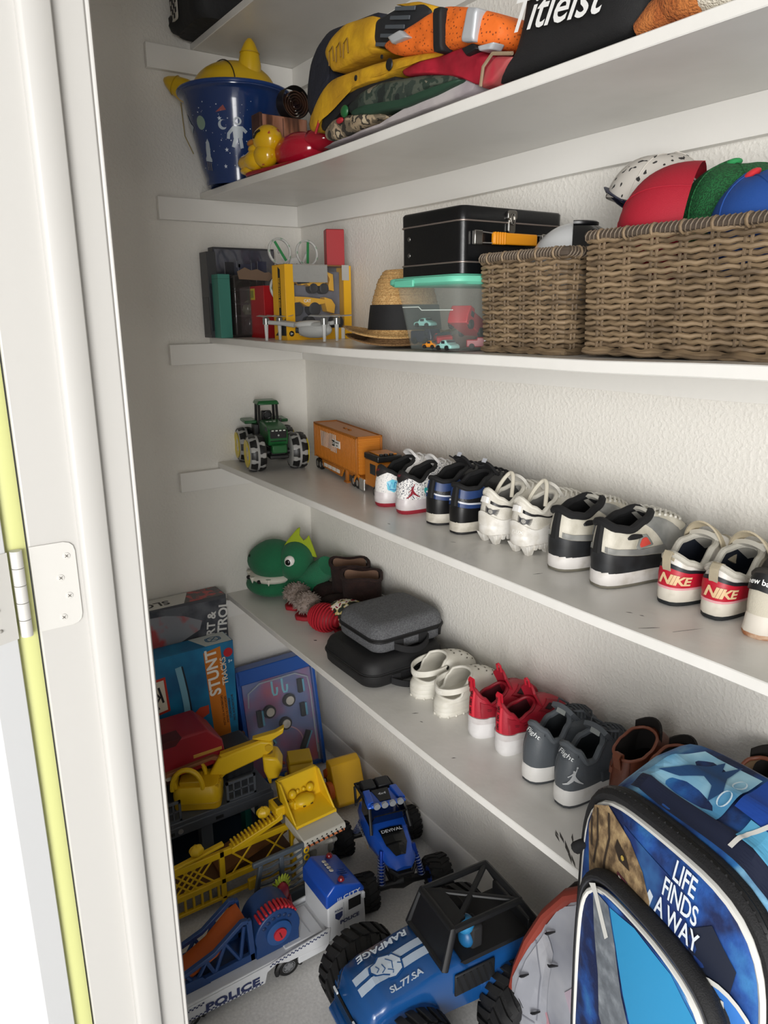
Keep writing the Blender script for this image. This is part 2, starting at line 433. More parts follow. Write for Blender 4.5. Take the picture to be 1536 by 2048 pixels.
# ------------------------------------------------------------------ shoes
class Shoe:
    """heel back at y=0, toe at y=L, x sideways; a in [-1,1] runs round the foot (0 heel, +-1 toe), t from sole (0) to rim (1)"""
    def __init__(s, L=.2, W=.08, zs=.03, rim=((0, .10), (.22, .085), (.4, .075), (.65, .10), (1, .115)), yr=(.008, .105), wr=.056, heelw=.86, bulge=.004, spring=.008, asym=.006, power=.62):
        s.L, s.W, s.zs, s.rim, s.yr, s.wr, s.hw, s.bulge, s.spring, s.asym, s.power = L, W, zs, rim, yr, wr, heelw, bulge, spring, asym, power
        N = 240; acc = [0.0]; s._phi = None; pv = s.base(0)
        for i in range(1, N + 1):
            q = s.base(i / N); acc.append(acc[-1] + (q - pv).length); pv = q
        s._phi = []; j = 0
        for i in range(101):
            d = acc[-1] * i / 100
            while j < N - 1 and acc[j + 1] < d: j += 1
            s._phi.append((j + (d - acc[j]) / max(acc[j + 1] - acc[j], 1e-9)) / N)
    def ph(s, a):
        a = min(abs(a), 1.0)
        if s._phi is None: return a * pi
        k = a * 100; i = min(int(k), 99); return pi * lerp(s._phi[i], s._phi[i + 1], k - i)
    def base(s, a, k=1.0, z=None):
        ph = s.ph(a); sg = 1 if a >= 0 else -1
        y = s.L * (1 - cos(ph)) / 2; q = y / s.L
        f = interp([(0, s.hw), (.42, .84), (.68, 1.0), (.88, .98), (1, .92)], q)
        x = sg * s.W / 2 * max(sin(ph), 0) ** s.power * f
        cx = s.asym * sin(pi * min(q * 1.1, 1)) * 1.0
        yc = s.L * .5
        return V3((cx + x * k, yc + (y - yc) * (1 + (k - 1) * s.W / s.L), (s.zs if z is None else z) + s.spring * max((q - .62) / .38, 0) ** 2))
    def rimp(s, a):
        ph = s.ph(a); sg = 1 if a >= 0 else -1
        e = (1 - cos(ph)) / 2
        y = lerp(s.yr[0], s.yr[1], e)
        x = sg * s.wr / 2 * max(sin(ph), 0) ** .7
        return V3((x + s.asym * .3, y, interp(s.rim, abs(a))))
    def pt(s, a, t):
        if a > 1: a -= 2
        if a < -1: a += 2
        b, r = s.base(a), s.rimp(a)
        e = (1 - cos(s.ph(a))) / 2
        p = lerp(1.0, 1.75, e); ep = t ** p; ez = 1 - (1 - t) ** lerp(1.0, 1.7, e)
        v = V3((lerp(b.x, r.x, ep), lerp(b.y, r.y, ep), lerp(b.z, r.z, ez)))
        d = V3((b.x - s.asym, (b.y - s.L * .3) * (1 - e), 0)); d = d.normalized() if d.length > 1e-6 else V3((0, 0, 0))
        return v + d * s.bulge * sin(pi * min(t * 1.05, 1)) * (1 - .5 * e)
    def at(s, a, t, off=0.0):
        p = s.pt(a, t)
        if not off: return p
        h = .012
        du = s.pt(a + h, t) - s.pt(a - h, t); dv = s.pt(a, min(t + h, 1)) - s.pt(a, max(t - h, 0))
        n = du.cross(dv)
        return p + (n.normalized() if n.length > 1e-12 else V3((0, 0, 1))) * off
    def patch(s, a0, a1, lo, hi, off=.0012, na=16, nt=6, inn=-.001):
        """raised panel between t=lo(a) and t=hi(a)"""
        lo = lo if callable(lo) else (lambda a, q=lo: q); hi = hi if callable(hi) else (lambda a, q=hi: q)
        g = G(); N = nt + 2
        def f(u, v):
            a = lerp(a0, a1, u); j = round(v * N)
            t = lo(a) if j == 0 else hi(a) if j == N else lerp(lo(a), hi(a), (j - 1) / nt)
            edge = j in (0, N) or u < 1e-6 or u > 1 - 1e-6
            return s.at(a, t, inn if edge else off)
        return g.grid(f, na, N)
    def upper(s, t0=0.0, t1=1.0, off=0, na=44, nt=12):
        return G().grid(lambda u, v: s.at(-1 + 2 * u, lerp(t0, t1, v), off), na, nt, cu=True)
    def lining(s, depth=.12):
        g = G()
        g.grid(lambda u, v: s.at(-1 + 2 * u, lerp(1.0, depth, v), -.0035 - .0015 * sin(pi * min(v * 3, 1) / 2)) , 40, 8, cu=True, flip=True)
        n = 40; k = len(g.v) - n
        g.f.append(tuple(range(k, k + n)))
        return g
    def sole(s, prof, n=44, top=True):
        """prof: (scale, z) pairs from the ground up"""
        return G().rings([[s.base(-1 + 2 * i / n, k, z) for i in range(n)] for k, z in prof], (True, top))
    def rimtube(s, r=.004, lift=0, n=48, a0=-1, a1=1, inset=.002):
        cl = a0 == -1 and a1 == 1
        pts = [s.rimp(lerp(a0, a1, i / n)) + V3((0, 0, lift)) for i in range(n if cl else n + 1)]
        return G().tube(pts, r, 8, cl)
    def frame(s, a, t, off=.0016):
        """local mapping (metres) on the surface about (a,t)"""
        h = .01; ea = (s.pt(a + h, t) - s.pt(a - h, t)).length / (2 * h); et = (s.pt(a, t + h) - s.pt(a, t - h)).length / (2 * h)
        return lambda x, y: s.at(a + x / ea, min(max(t + y / et, -.2), 1.0), off)
    def tongue(s, w=.034, up=.02, back=.0, th=.006, yf=None):
        yf = s.yr[1] if yf is None else yf; zt = interp(s.rim, 1.0)
        def f(u, v):
            x = (u - .5) * w * (1 + .25 * v); q = (u - .5) * 2
            y = lerp(yf + .030, yf - .012 - back, v); z = lerp(zt - .026, zt + up, v) - q * q * .007
            return (x + s.asym * .3, y, z)
        return G().sheet(f, 8, 8, th)
    def laces(s, n=4, w=.017, t0=.97, t1=.62, r=.0022):
        g = G(); yf = s.yr[1]
        for i in range(n):
            t = lerp(t0, t1, i / max(n - 1, 1))
            aa = lerp(.80, .885, i / max(n - 1, 1))
            pts = [s.at(-1 * (aa + (1 - aa) * 0) , t, .002), s.at(-(aa + (1 - aa) * .55), t, .0045), s.at(1, t, .006), s.at(aa + (1 - aa) * .55, t - .02, .0045), s.at(aa, t - .02, .002)]
            g.tube(pts, r, 6)
        return g
    def loop(s, w=.012, h0=-.012, h1=.016, out=.007, th=.0022):
        """pull tab standing at the back of the heel"""
        r = s.rimp(0); g = G()
        path = [V3((0, r.y - .002, r.z + h0)), V3((0, r.y - out * .7, r.z + h0 * .2)), V3((0, r.y - out, r.z + h1 * .5)), V3((0, r.y - out * .6, r.z + h1)), V3((0, r.y + .002, r.z + h1 * .8)), V3((0, r.y + .004, r.z - .002))]
        def f(u, v):
            k = v * (len(path) - 1); i = min(int(k), len(path) - 2); p = path[i].lerp(path[i + 1], k - i)
            return p + V3(((u - .5) * w, 0, 0))
        return g.sheet(f, 2, 10, th)

def smooth_strokes(lst, wd):
    return merge2d(*[stroke2d(p, wd) for p in lst])
def jumper(h):
    """leaping figure with raised ball: limbs as tapered strokes"""
    k = h
    m = [stroke2d([(0, .02), (-.10, -.16), (-.26, -.34), (-.47, -.46)], [.20, .17, .10, .05]),
         stroke2d([(0, .02), (.12, -.14), (.30, -.30), (.50, -.42)], [.20, .16, .10, .05]),
         stroke2d([(0, -.04), (.0, .12), (.02, .24)], [.18, .16, .15]),
         stroke2d([(.04, .22), (.11, .33), (.15, .45)], [.09, .06, .04]),
         stroke2d([(-.03, .2), (-.17, .08), (-.27, -.02)], [.08, .05, .04]),
         poly2d([(.0 + .06 * cos(i * pi / 5), .31 + .06 * sin(i * pi / 5)) for i in range(10)]),
         poly2d([(.17 + .055 * cos(i * pi / 5), .5 + .055 * sin(i * pi / 5)) for i in range(10)])]
    return move2d(merge2d(*m), 0, 0, k)
def wings(h):
    m = [stroke2d([(.22 * cos(a), .22 * sin(a)) for a in [i * 2 * pi / 16 for i in range(17)]], .06)]
    for i in range(5): m.append(stroke2d([(-.2 + i * .09, -.2 + i * .02), (-.16 + i * .09, .2 - i * .02)], .03))
    for i in range(7):
        a = .55 - i * .18; m.append(stroke2d([(.2 * cos(a), .25 * sin(a) + .02), (.85 * cos(a * .6) - .05 * i, .62 * sin(a) + .05)], [.07, .03]))
        m.append(stroke2d([(-.2 * cos(a), .25 * sin(a) + .05), (-.45 * cos(a * .6), .5 * sin(a) + .1)], [.06, .03]))
    return move2d(merge2d(*m), 0, 0, h)
TAN = mat('a89d86', rough=.8, bump=.3, bscale=900)

def sneaker_speckled(loc, label, emblem, sg):
    s = Shoe(L=.205, W=.080, zs=.030, rim=((0, .105), (.16, .094), (.36, .082), (.62, .104), (1, .120)), yr=(.012, .108), wr=.058, bulge=.005, asym=.005 * sg)
    t = thing('sneaker', label, 'shoe', loc, 0, 'speckled white sneakers')
    sp = mat('eceae8', rough=.6, h2='3a4152', nscale=330, lo=.56, hi=.60, det=1, bump=.2, bscale=700)
    obj('upper', s.upper(), sp if emblem == 'jump' else mat('e9e6e3', rough=.5, h2='8f95a0', nscale=330, lo=.64, hi=.68, det=1), t)
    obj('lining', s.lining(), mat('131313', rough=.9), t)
    so = obj('sole', s.sole([(.99, .008), (1.05, .012), (1.08, .022), (1.05, .034), (1.0, .040)]), mat('d9d3d2', rough=.35, h2='c8c0c2', nscale=30), t)
    obj('outsole', s.sole([(.93, .0), (1.0, .003), (1.035, .010)]), mat('9c2434', rough=.5), so)
    c = obj('heel_collar', s.patch(-.15, .15, lambda a: .62 + 2.2 * abs(a) , 1.0, .004, 16, 5), mat('161616', rough=.75, h2='2a2022', nscale=60), t)
    decal('stitched_mark', wings(.011), s.frame(-.02, .83, .0055), mat('7a1d2b', rough=.7), c, .003)
    obj('collar', s.rimtube(.0052, -.002), mat('141414', rough=.85), t)
    obj('tongue', s.tongue(.036, .016), mat('dcdad8', rough=.6), t)
    obj('laces', s.laces(4), mat('d8d6d4', rough=.8), t)
    if emblem == 'jump':
        decal('emblem', jumper(.034), s.frame(.17, .40, .0018), mat('8c1a2c', rough=.5), t, .006)
        decal('side_patch', move2d(poly2d([(cos(i * .52) * .5, sin(i * .52) * .62) for i in range(12)]), 0, 0, .016), s.frame(.35, .42, .0016), mat('3fb4b4', rough=.5), t, .005)
    else:
        g1 = merge2d(poly2d([(-.5, -.35), (.0, -.62), (.55, -.2), (.5, .42), (.0, .5), (-.55, .3)]))
        d = decal('side_patch', move2d(g1, 0, 0, .030), s.frame(.20, .40, .0016), mat('5fc0d8', rough=.4, h2='9ad6ee', nscale=60), t, .006)
        decal('patch_lines', move2d(smooth_strokes([[(-.45, .2), (-.3, -.2), (-.1, .25), (.05, -.2), (.2, .3)], [(.25, -.15), (.45, .1), (.2, .3)], [(-.35, -.3), (.1, -.42), (.45, -.15)]], .07), 0, 0, .030), s.frame(.20, .40, .0021), mat('2374ad', rough=.4), d, .006)
    return t

def sneaker_hightop_blue(loc, label, sg):
    s = Shoe(L=.21, W=.082, zs=.026, rim=((0, .112), (.2, .104), (.40, .104), (.66, .122), (1, .132)), yr=(.008, .100), wr=.058, asym=.005 * sg)
    t = thing('sneaker', label, 'shoe', loc, 0, 'black and blue high-top sneakers')
    BL = mat('121214', rough=.42, bump=.15, bscale=300); BU = mat('1d3768', rough=.45)
    obj('upper', s.upper(), BL, t); obj('lining', s.lining(.2), mat('0c0c0e', rough=.95), t)
    so = obj('sole', s.sole([(.98, .004), (1.05, .007), (1.06, .02), (1.04, .029), (.98, .031)]), mat('cfc9bd', rough=.5, h2='b8b2a4', nscale=40), t)
    obj('outsole', s.sole([(.95, 0), (1.03, .002), (1.03, .006)]), mat('17171a', rough=.6), so)
    obj('heel_cup', s.patch(-.32, .32, .02, lambda a: .45 - .25 * abs(a), .0018), mat('101012', rough=.30), t)
    obj('ankle_panel', s.patch(.05, .50, lambda a: .68 - .1 * a, lambda a: .90, .0018), BU, t)
    obj('ankle_panel', s.patch(-.50, -.05, lambda a: .68 + .1 * a, lambda a: .90, .0018), BU, t)
    for q in (1, -1):
        st = obj('side_stripe', s.patch(*((.05, .52) if q > 0 else (-.52, -.05)), lambda a: .47 - .35 * abs(a), lambda a: .58 - .38 * abs(a), .0022), BU, t)
        obj('stripe_edge', s.patch(*((.05, .46) if q > 0 else (-.46, -.05)), lambda a: .58 - .38 * abs(a), lambda a: .625 - .38 * abs(a), .0024), mat('c9ccd2', rough=.4), st)
    obj('wing_patch', s.patch(.36, .50, lambda a: .48, lambda a: .48 + .18 * sin((a - .36) / .14 * pi), .002, 10, 4), BU, t)
    obj('heel_tab', s.patch(-.05, .05, .45, 1.0, .003, 4, 6), mat('0d0d0f', rough=.8), t)
    obj('collar', s.rimtube(.0055, -.001), mat('101012', rough=.85), t)
    obj('tongue', s.tongue(.042, .02), mat('111114', rough=.8), t)
    decal('tongue_label', poly2d([(-.007, -.005), (.007, -.005), (.007, .005), (-.007, .005)]), plane((.003, .094, .150), (1, 0, 0), (0, .5, .8), .012), mat('b9bcc4', rough=.5), t)
    obj('laces', s.laces(5), mat('0f0f12', rough=.8), t)
    obj('lace_end', G().tube([(.012, .11, .128), (.0, .10, .146), (-.012, .085, .142), (-.024, .075, .150)], .0018, 6), mat('0f0f12', rough=.8), t)
    return t

def cleat(loc, label, sg, brand):
    s = Shoe(L=.215, W=.084, zs=.042, rim=((0, .118), (.2, .100), (.4, .088), (.65, .104), (1, .118)), yr=(.010, .10), wr=.056, heelw=.88, asym=.005 * sg)
    t = thing('cleat', label, 'shoe', loc, 0, 'white sports cleats')
    WH = mat('d9d5cc', rough=.5, h2='c2bdb0', nscale=25, bump=.2, bscale=400); W2 = mat('e3e0da', rough=.35, h2='cfcac0', nscale=40)
    obj('upper', s.upper(), WH, t); obj('lining', s.lining(.15), mat('8f8e8a', rough=.9), t)
    so = obj('sole', s.sole([(.96, .020), (1.05, .024), (1.07, .036), (1.04, .046), (.98, .05)]), W2, t)
    obj('heel_cradle', s.patch(-.36, .36, 0, lambda a: .30 + .10 * cos(a * 16), .0035, 26, 5), W2, t)
    for a, k in ((-.10, .8), (.10, .8), (.30, .72), (-.30, .72), (.62, .72), (-.62, .72), (.80, .7), (-.80, .7)):
        b = s.base(a, k, 0)
        obj('spike', G().frustum((b.x, b.y + .004, .0), (.010, .013), (b.x, b.y, .022), (.022, .026)), W2, so, bevel=.001)
    for i in range(5):
        b = s.base(.13 + .05 * i, 1.0, 0); obj('small_stud', G().frustum((b.x, b.y, .012), (.005, .006), (b.x, b.y, .023), (.010, .010)), W2, so)
    for q in (1, -1):
        ar = (.05, .62) if q > 0 else (-.62, -.05)
        obj('side_stripe', s.patch(*ar, lambda a: .66 - .1 * abs(a), lambda a: .755 - .18 * abs(a), .0018), mat('1b1b1d', rough=.4), t)
    tb = obj('heel_tag', s.patch(-.075, .045, .64, .80, .004, 6, 4), mat('e8e6e2', rough=.3), t)
    decal('emblem', wings(.024), s.frame(.075, .44, .0034), mat('26262a', rough=.5), t, .004)
    if brand: decal('heel_lettering', text2d('FLUX', .007, .02, .2), s.frame(.03, .13, .0048), mat('efede8', rough=.3), t, .003)
    obj('collar', s.rimtube(.005, -.001), mat('d3cfc4', rough=.6), t)
    obj('tongue', s.tongue(.04, .02), mat('d6d3cb', rough=.6), t)
    g = G(); pts = [(-.024 + .048 * u, .055 + .020 * sin(u * pi), .098 + .046 * sin(u * pi) ** .8) for u in [i / 16 for i in range(17)]]
    obj('ankle_strap', g.tube(pts, .0042, 8), mat('cfc9b9', rough=.6), t)
    obj('laces', s.laces(5), mat('dcd9d0', rough=.8), t)
    return t

def sneaker_mid(loc, label, sg, rz=0):
    s = Shoe(L=.225, W=.090, zs=.028, rim=((0, .120), (.18, .110), (.38, .106), (.64, .118), (.9, .128), (1, .120)), yr=(.006, .108), wr=.062, asym=.005 * sg)
    t = thing('sneaker', label, 'shoe', loc, rz, 'black and bone mid-top sneakers')
    CR = mat('cbc6b8', rough=.5, h2='a8a394', nscale=18, bump=.15, bscale=300); BK = mat('1a1b1d', rough=.45, h2='26282b', nscale=30)
    GR = mat('8c8c88', rough=.55, h2='6f706e', nscale=20)
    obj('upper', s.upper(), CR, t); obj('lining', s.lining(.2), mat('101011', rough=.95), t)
    so = obj('sole', s.sole([(.99, .004), (1.05, .008), (1.06, .022), (1.04, .032), (.98, .034)]), mat('d6d2ce', rough=.5, h2='a89f90', nscale=22, lo=.5, hi=.75), t)
    obj('outsole', s.sole([(.95, 0), (1.035, .002), (1.04, .006)]), mat('6b675a', rough=.7), so)
    obj('heel_cup', s.patch(-.56, .56, .01, lambda a: .46 - .42 * abs(a), .0018, 24), BK, t)
    obj('toe_overlay', s.patch(.56, 1.0, .05, lambda a: .55 - .1 * a, .0015), GR, t); obj('toe_overlay', s.patch(-1.0, -.56, .05, lambda a: .55 + .1 * a, .0015), GR, t)
    for q in (1, -1):
        f = (lambda a, b: (a, b)) if q > 0 else (lambda a, b: (-b, -a))
        obj('side_stripe', s.patch(*f(.06, .60), lambda a: .47 - .40 * abs(a), lambda a: .58 - .34 * abs(a), .0022, 20), GR, t)
        w_ = obj('wing_patch', s.patch(*f(.33, .50), lambda a: .46, lambda a: .50 + .24 * sin((abs(a) - .33) / .17 * pi * .7), .002, 10, 4), mat('7e807c', rough=.6), t)
        obj('wing_print', s.patch(*f(.36, .48), lambda a: .50, lambda a: .53 + .15 * sin((abs(a) - .36) / .12 * pi * .75), .0034, 10, 4), mat('c4453a', rough=.6), w_)
        obj('eyelet_panel', s.patch(*f(.56, .80), lambda a: .30, lambda a: .98, .002, 8, 6), GR, t)
    obj('ankle_accent', s.patch(.27, .46, lambda a: .70, lambda a: .74 + .10 * sin((a - .27) / .19 * pi), .0022, 10, 3), mat('17171a', rough=.5), t)
    obj('heel_tab', s.patch(-.045, .045, .40, .98, .005, 4, 6), mat('0f0f10', rough=.85), t)
    obj('collar', s.rimtube(.0075, .000), mat('0e0e10', rough=.9), t)
    obj('tongue', s.tongue(.044, .012), mat('b9b6ac', rough=.7), t)
    obj('laces', s.laces(6, r=.0026), mat('c9c6bd', rough=.8), t)
    obj('lace_end', G().tube([(.005, .118, .120), (.02, .10, .122), (.03, .12, .105), (.03, .14, .09), (.025, .155, .08)], .0022, 6), mat('c9c6bd', rough=.8), t)
    return t

def sneaker_strap(loc, label, sg, folded):
    s = Shoe(L=.195, W=.075, zs=.030, rim=((0, .089), (.2, .076), (.4, .068), (.65, .094), (1, .104)), yr=(.010, .105), wr=.060, asym=.005 * sg)
    t = thing('sneaker', label, 'shoe', loc, 0, 'red-heeled strap sneakers')
    WH = mat('d9d5cf', rough=.35, h2='c4beb2', nscale=22); RD = mat('b3122b', rough=.45)
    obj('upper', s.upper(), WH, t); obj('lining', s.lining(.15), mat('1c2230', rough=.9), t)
    so = obj('sole', s.sole([(.99, .005), (1.05, .009), (1.065, .020), (1.05, .033), (1.0, .036)]), mat('d2ccbf', rough=.6, h2='aba390', nscale=30, lo=.5, hi=.8), t)
    obj('outsole', s.sole([(.95, 0), (1.02, .002), (1.04, .008)]), mat('1b1f22', rough=.6), so)
    hp = obj('heel_panel', s.patch(-.40, .40, .06, lambda a: .60 - .30 * abs(a) ** 1.3, .002, 24), RD, t)
    obj('dark_band', s.patch(-.46, .46, lambda a: .60 - .30 * abs(a) ** 1.3, lambda a: .72 - .22 * abs(a), .0018, 24, 4), mat('14181f', rough=.5), t)
    obj('heel_piping', s.patch(-.46, .46, .0, lambda a: .07, .003, 24, 3), mat('d99aa0', rough=.5), t)
    decal('heel_lettering', text2d('NIKE', .0165, .035, .28, 1.12, .88), s.frame(.075, .30, .0032), mat('d8b88e', rough=.5), hp, .004)
    g = G()
    r = s.rimp(0)
    def f(u, v):
        x = (u - .5) * .015
        if folded: p = [(0, r.y - .004, .052), (0, r.y - .010, .066), (0, r.y - .010, .084), (0, r.y - .003, .092), (0, r.y + .008, .088)]
        else: p = [(0, r.y - .004, .050), (0, r.y - .012, .066), (0, r.y - .014, .084), (0, r.y - .009, .093), (0, r.y - .003, .086), (0, r.y - .002, .066)]
        k = v * (len(p) - 1); i = min(int(k), len(p) - 2); q = V3(p[i]).lerp(V3(p[i + 1]), k - i)
        return q + V3((x, 0, 0))
    obj('pull_tab', g.sheet(f, 2, 10, .0025), TAN, t, bevel=.0005)
    obj('collar', s.rimtube(.006, -.002), mat('bcb8ad', rough=.75, bump=.3, bscale=600), t)
    obj('tongue', s.tongue(.045, .006, th=.008), mat('c3bfb4', rough=.75), t)
    # loose hook-and-loop strap arching over the opening
    def fs(u, v):
        a = lerp(-.12, 1.05, u) * pi
        y = .104 + .011 * sin(a) + (v - .5) * .020; x = -.036 * cos(a) * (1.0 - .1 * v); z = .078 + .046 * max(sin(a), -.2) ** 1 if sin(a) > 0 else .078 + .03 * sin(a)
        return (x, y - .022 * sin(max(a, 0)) * .9, z - (v - .5) * .010)
    obj('ankle_strap', G().sheet(fs, 22, 3, .003), mat('b7ab92', rough=.7, bump=.3, bscale=700), t)
    obj('vamp_strap', s.patch(.78, 1.0, .45, .72, .003, 8, 4), mat('b9b19f', rough=.6), t); obj('vamp_strap', s.patch(-1.0, -.78, .45, .72, .003, 8, 4), mat('b9b19f', rough=.6), t)
    return t

def sneaker_cream(loc, label):
    s = Shoe(L=.205, W=.076, zs=.032, rim=((0, .104), (.2, .09), (.4, .078), (.65, .1), (1, .112)), yr=(.010, .105), wr=.058)
    t = thing('sneaker', label, 'shoe', loc, 0)
    obj('upper', s.upper(), mat('c6bfae', rough=.8, bump=.25, bscale=500), t); obj('lining', s.lining(.15), mat('24201c', rough=.9), t)
    so = obj('sole', s.sole([(1.10, .004), (1.14, .010), (1.08, .020), (1.04, .032), (1.0, .036)]), mat('d9d2c6', rough=.55), t)
    obj('outsole', s.sole([(1.05, 0), (1.11, .002), (1.14, .008)]), mat('a86b43', rough=.8, h2='d0b49a', nscale=60), so)
    hp = obj('heel_tab', s.patch(-.30, .30, lambda a: .58 - .1 * abs(a), 1.0, .0028, 20), mat('17181a', rough=.5), t)
    decal('heel_lettering', text2d('new balance', .0085, .02, 0, 1.0), s.frame(.04, .76, .0042), mat('f1f1ef', rough=.4), hp, .003)
    obj('collar', s.rimtube(.005, -.001), mat('2a2622', rough=.8), t); obj('tongue', s.tongue(.04, .012), mat('b8b09e', rough=.8), t); obj('laces', s.laces(4), mat('d8d2c4', rough=.8), t)
    return t

def clog(loc, label, sg):
    s = Shoe(L=.200, W=.090, zs=.034, rim=((0, .050), (.25, .046), (.42, .050), (.56, .078), (.72, .094), (1, .100)), yr=(.010, .098), wr=.070, heelw=.88, bulge=.003, asym=.006 * sg)
    t = thing('clog', label, 'shoe', loc, 0, 'white foam clogs')
    W = mat('dcd9cf', rough=.55, h2='d2cec2', nscale=20)
    obj('upper', s.upper(), W, t); obj('lining', s.lining(.12), mat('d0ccc0', rough=.6), t)
    so = obj('sole', s.sole([(.96, 0), (1.02, .004), (1.04, .012), (1.02, .0135), (1.045, .016), (1.05, .024), (1.03, .0255), (1.045, .028), (1.03, .036), (.98, .04)]), W, t)
    for i in range(22):
        a = -.5 + i / 22.0; b = s.base(a, 1.0, .003)
        obj('tread_notch', G().box((b.x, b.y, .003), (.004, .004, .006), (0, 0, a * 3)), W, so) if i % 2 == 0 else None
    obj('rim_edge', s.rimtube(.0035, 0, 40), W, t)
    # heel strap pivoting on two dark rivets
    def fs(u, v):
        a = lerp(-1, 1, u); ph = abs(a); q = ph ** 2.2
        y = lerp(.004, .074, q); x = (1 if a > 0 else -1) * lerp(0, .041, min(1, ph ** .55)) if abs(a) > .01 else 0
        x = .042 * sin(a * pi / 2) * (1 + .08 * sin(pi * ph)); y = .004 + .072 * (1 - cos(a * pi / 2)) ** 1.15
        z = lerp(.066, .078, ph) + (v - .5) * lerp(.018, .013, ph)
        return (x, y, z)
    st = obj('heel_strap', G().sheet(fs, 28, 3, .0045), W, t, bevel=.0008)
    decal('strap_lettering', text2d('crocs', .007, .03, 0, 1.1), lambda x, y: V3(fs(.5 + x / .17, .5 + y / .018)) + V3((0, -.0028, 0)), mat('efece4', rough=.5), st, .006)
    for q in (1, -1): obj('rivet', G().lathe([(.0001, 0), (.0062, 0), (.0062, .0025), (.004, .0035), (.0001, .0035)], 14, (q * .041 if q > 0 else -.0445, .076, .078), 'X'), mat('141414', rough=.4), st)
    # ventilation holes over the toe
    H = mat('6f6a60', rough=.8); n = 0
    for tt, k in ((.86, 3), (.70, 4), (.53, 5), (.36, 4)):
        for i in range(k):
            aa = (i - (k - 1) / 2) * .075; a = 1 + aa if aa <= 0 else -1 + aa
            c = s.at(a, tt, .0003); fr = s.frame(a, tt, .0008)
            decal('vent_hole', poly2d([(.0032 * cos(j * pi / 5), .0026 * sin(j * pi / 5)) for j in range(10)]), fr, H, t)
    return t

def runner_red(loc, label, sg, tab):
    s = Shoe(L=.205, W=.078, zs=.040, rim=((0, .128), (.18, .106), (.36, .086), (.62, .096), (1, .110)), yr=(.002, .098), wr=.052, heelw=.86, bulge=.003, asym=.005 * sg, spring=.012)
    t = thing('running_shoe', label, 'shoe', loc, 0, 'red running shoes')
    RD = mat('a3142a', rough=.55, bump=.2, bscale=500); R2 = mat('8d0f22', rough=.5)
    obj('upper', s.upper(), RD, t); obj('lining', s.lining(.15), mat('5d1420', rough=.9), t)
    so = obj('sole', s.sole([(.92, 0), (1.0, .004), (1.07, .014), (1.08, .028), (1.02, .044), (.97, .048)]), mat('d9d7d6', rough=.6, h2='b9b3b1', nscale=16, lo=.45, hi=.8), t)
    obj('heel_wall', s.patch(-.34, .34, 0, lambda a: .18 + .12 * abs(a) * (abs(a) < .2) + .05 * (abs(a) > .2), .0032, 20, 4), mat('d6d3d2', rough=.6, h2='bdb7b5', nscale=16), t)
    obj('side_panel', s.patch(.10, .44, lambda a: .22 + .2 * (a - .1), lambda a: .78 - .2 * a, .0018), R2, t); obj('side_panel', s.patch(-.44, -.10, lambda a: .22 - .2 * (a + .1), lambda a: .78 + .2 * a, .0018), R2, t)
    decal('side_marks', smooth_strokes([[(-.006, .003), (.006, .003)], [(-.006, -.001), (.004, -.001)], [(.02, .004), (.032, .006)]], .0014), s.frame(.22, .5, .0026), mat('4a0a14', rough=.6), t)
    tp = obj('heel_strip', s.patch(-.045, .045, .20, .98, .003, 4, 8), mat('c0152c', rough=.6), t)
    for q in (.36, .60, .84): decal('strip_lettering', text2d('NIKE', .0055, .03, 0), (lambda fr: lambda x, y: fr(y, -x))(s.frame(0, q, .004)), mat('1c0b0e', rough=.6), tp, .004)
    g = G()
    path = [(0, .0, .118), (0, -.006, .134), (0, -.009, .150), (0, -.005, .155), (0, .000, .150), (0, .002, .130)]
    def f(u, v):
        k = v * (len(path) - 1); i = min(int(k), len(path) - 2); return V3(path[i]).lerp(V3(path[i + 1]), k - i) + V3(((u - .5) * .011, 0, 0))
    tb = obj('pull_tab', g.sheet(f, 2, 10, .0022), mat('c0152c', rough=.6), t)
    decal('tab_lettering', text2d('NIKE', .005, .03, 0), lambda x, y: V3((y, -.0085 - .0025, .140 + x * .9)), mat('1c0b0e', rough=.6), tb)
    obj('collar', s.rimtube(.0042, -.001), R2, t)
    # bootee tongue with a loop
    def ft(u, v):
        q = (u - .5) * 2; return (q * .024 * (1 - .1 * v), lerp(.118, .082, v) + q * q * .0 - (1 - q * q) * -.004, lerp(.088, .150, v) - q * q * .016)
    obj('tongue', G().sheet(ft, 10, 8, .005), mat('9b1327', rough=.6), t)
    obj('tongue_loop', G().tube([(-.006, .082, .146), (-.006, .078, .162), (0, .077, .166), (.006, .078, .162), (.006, .082, .146)], .0028, 6), mat('b5142a', rough=.6), t)
    obj('vamp_strap', s.patch(.66, .94, .55, .80, .003, 8, 4), R2, t); obj('vamp_strap', s.patch(-.94, -.66, .55, .80, .003, 8, 4), R2, t)
    lt = obj('toe_strip', s.patch(.72, .86, .60, .74, .005, 6, 4), mat('2a0d12', rough=.6), t)
    return t

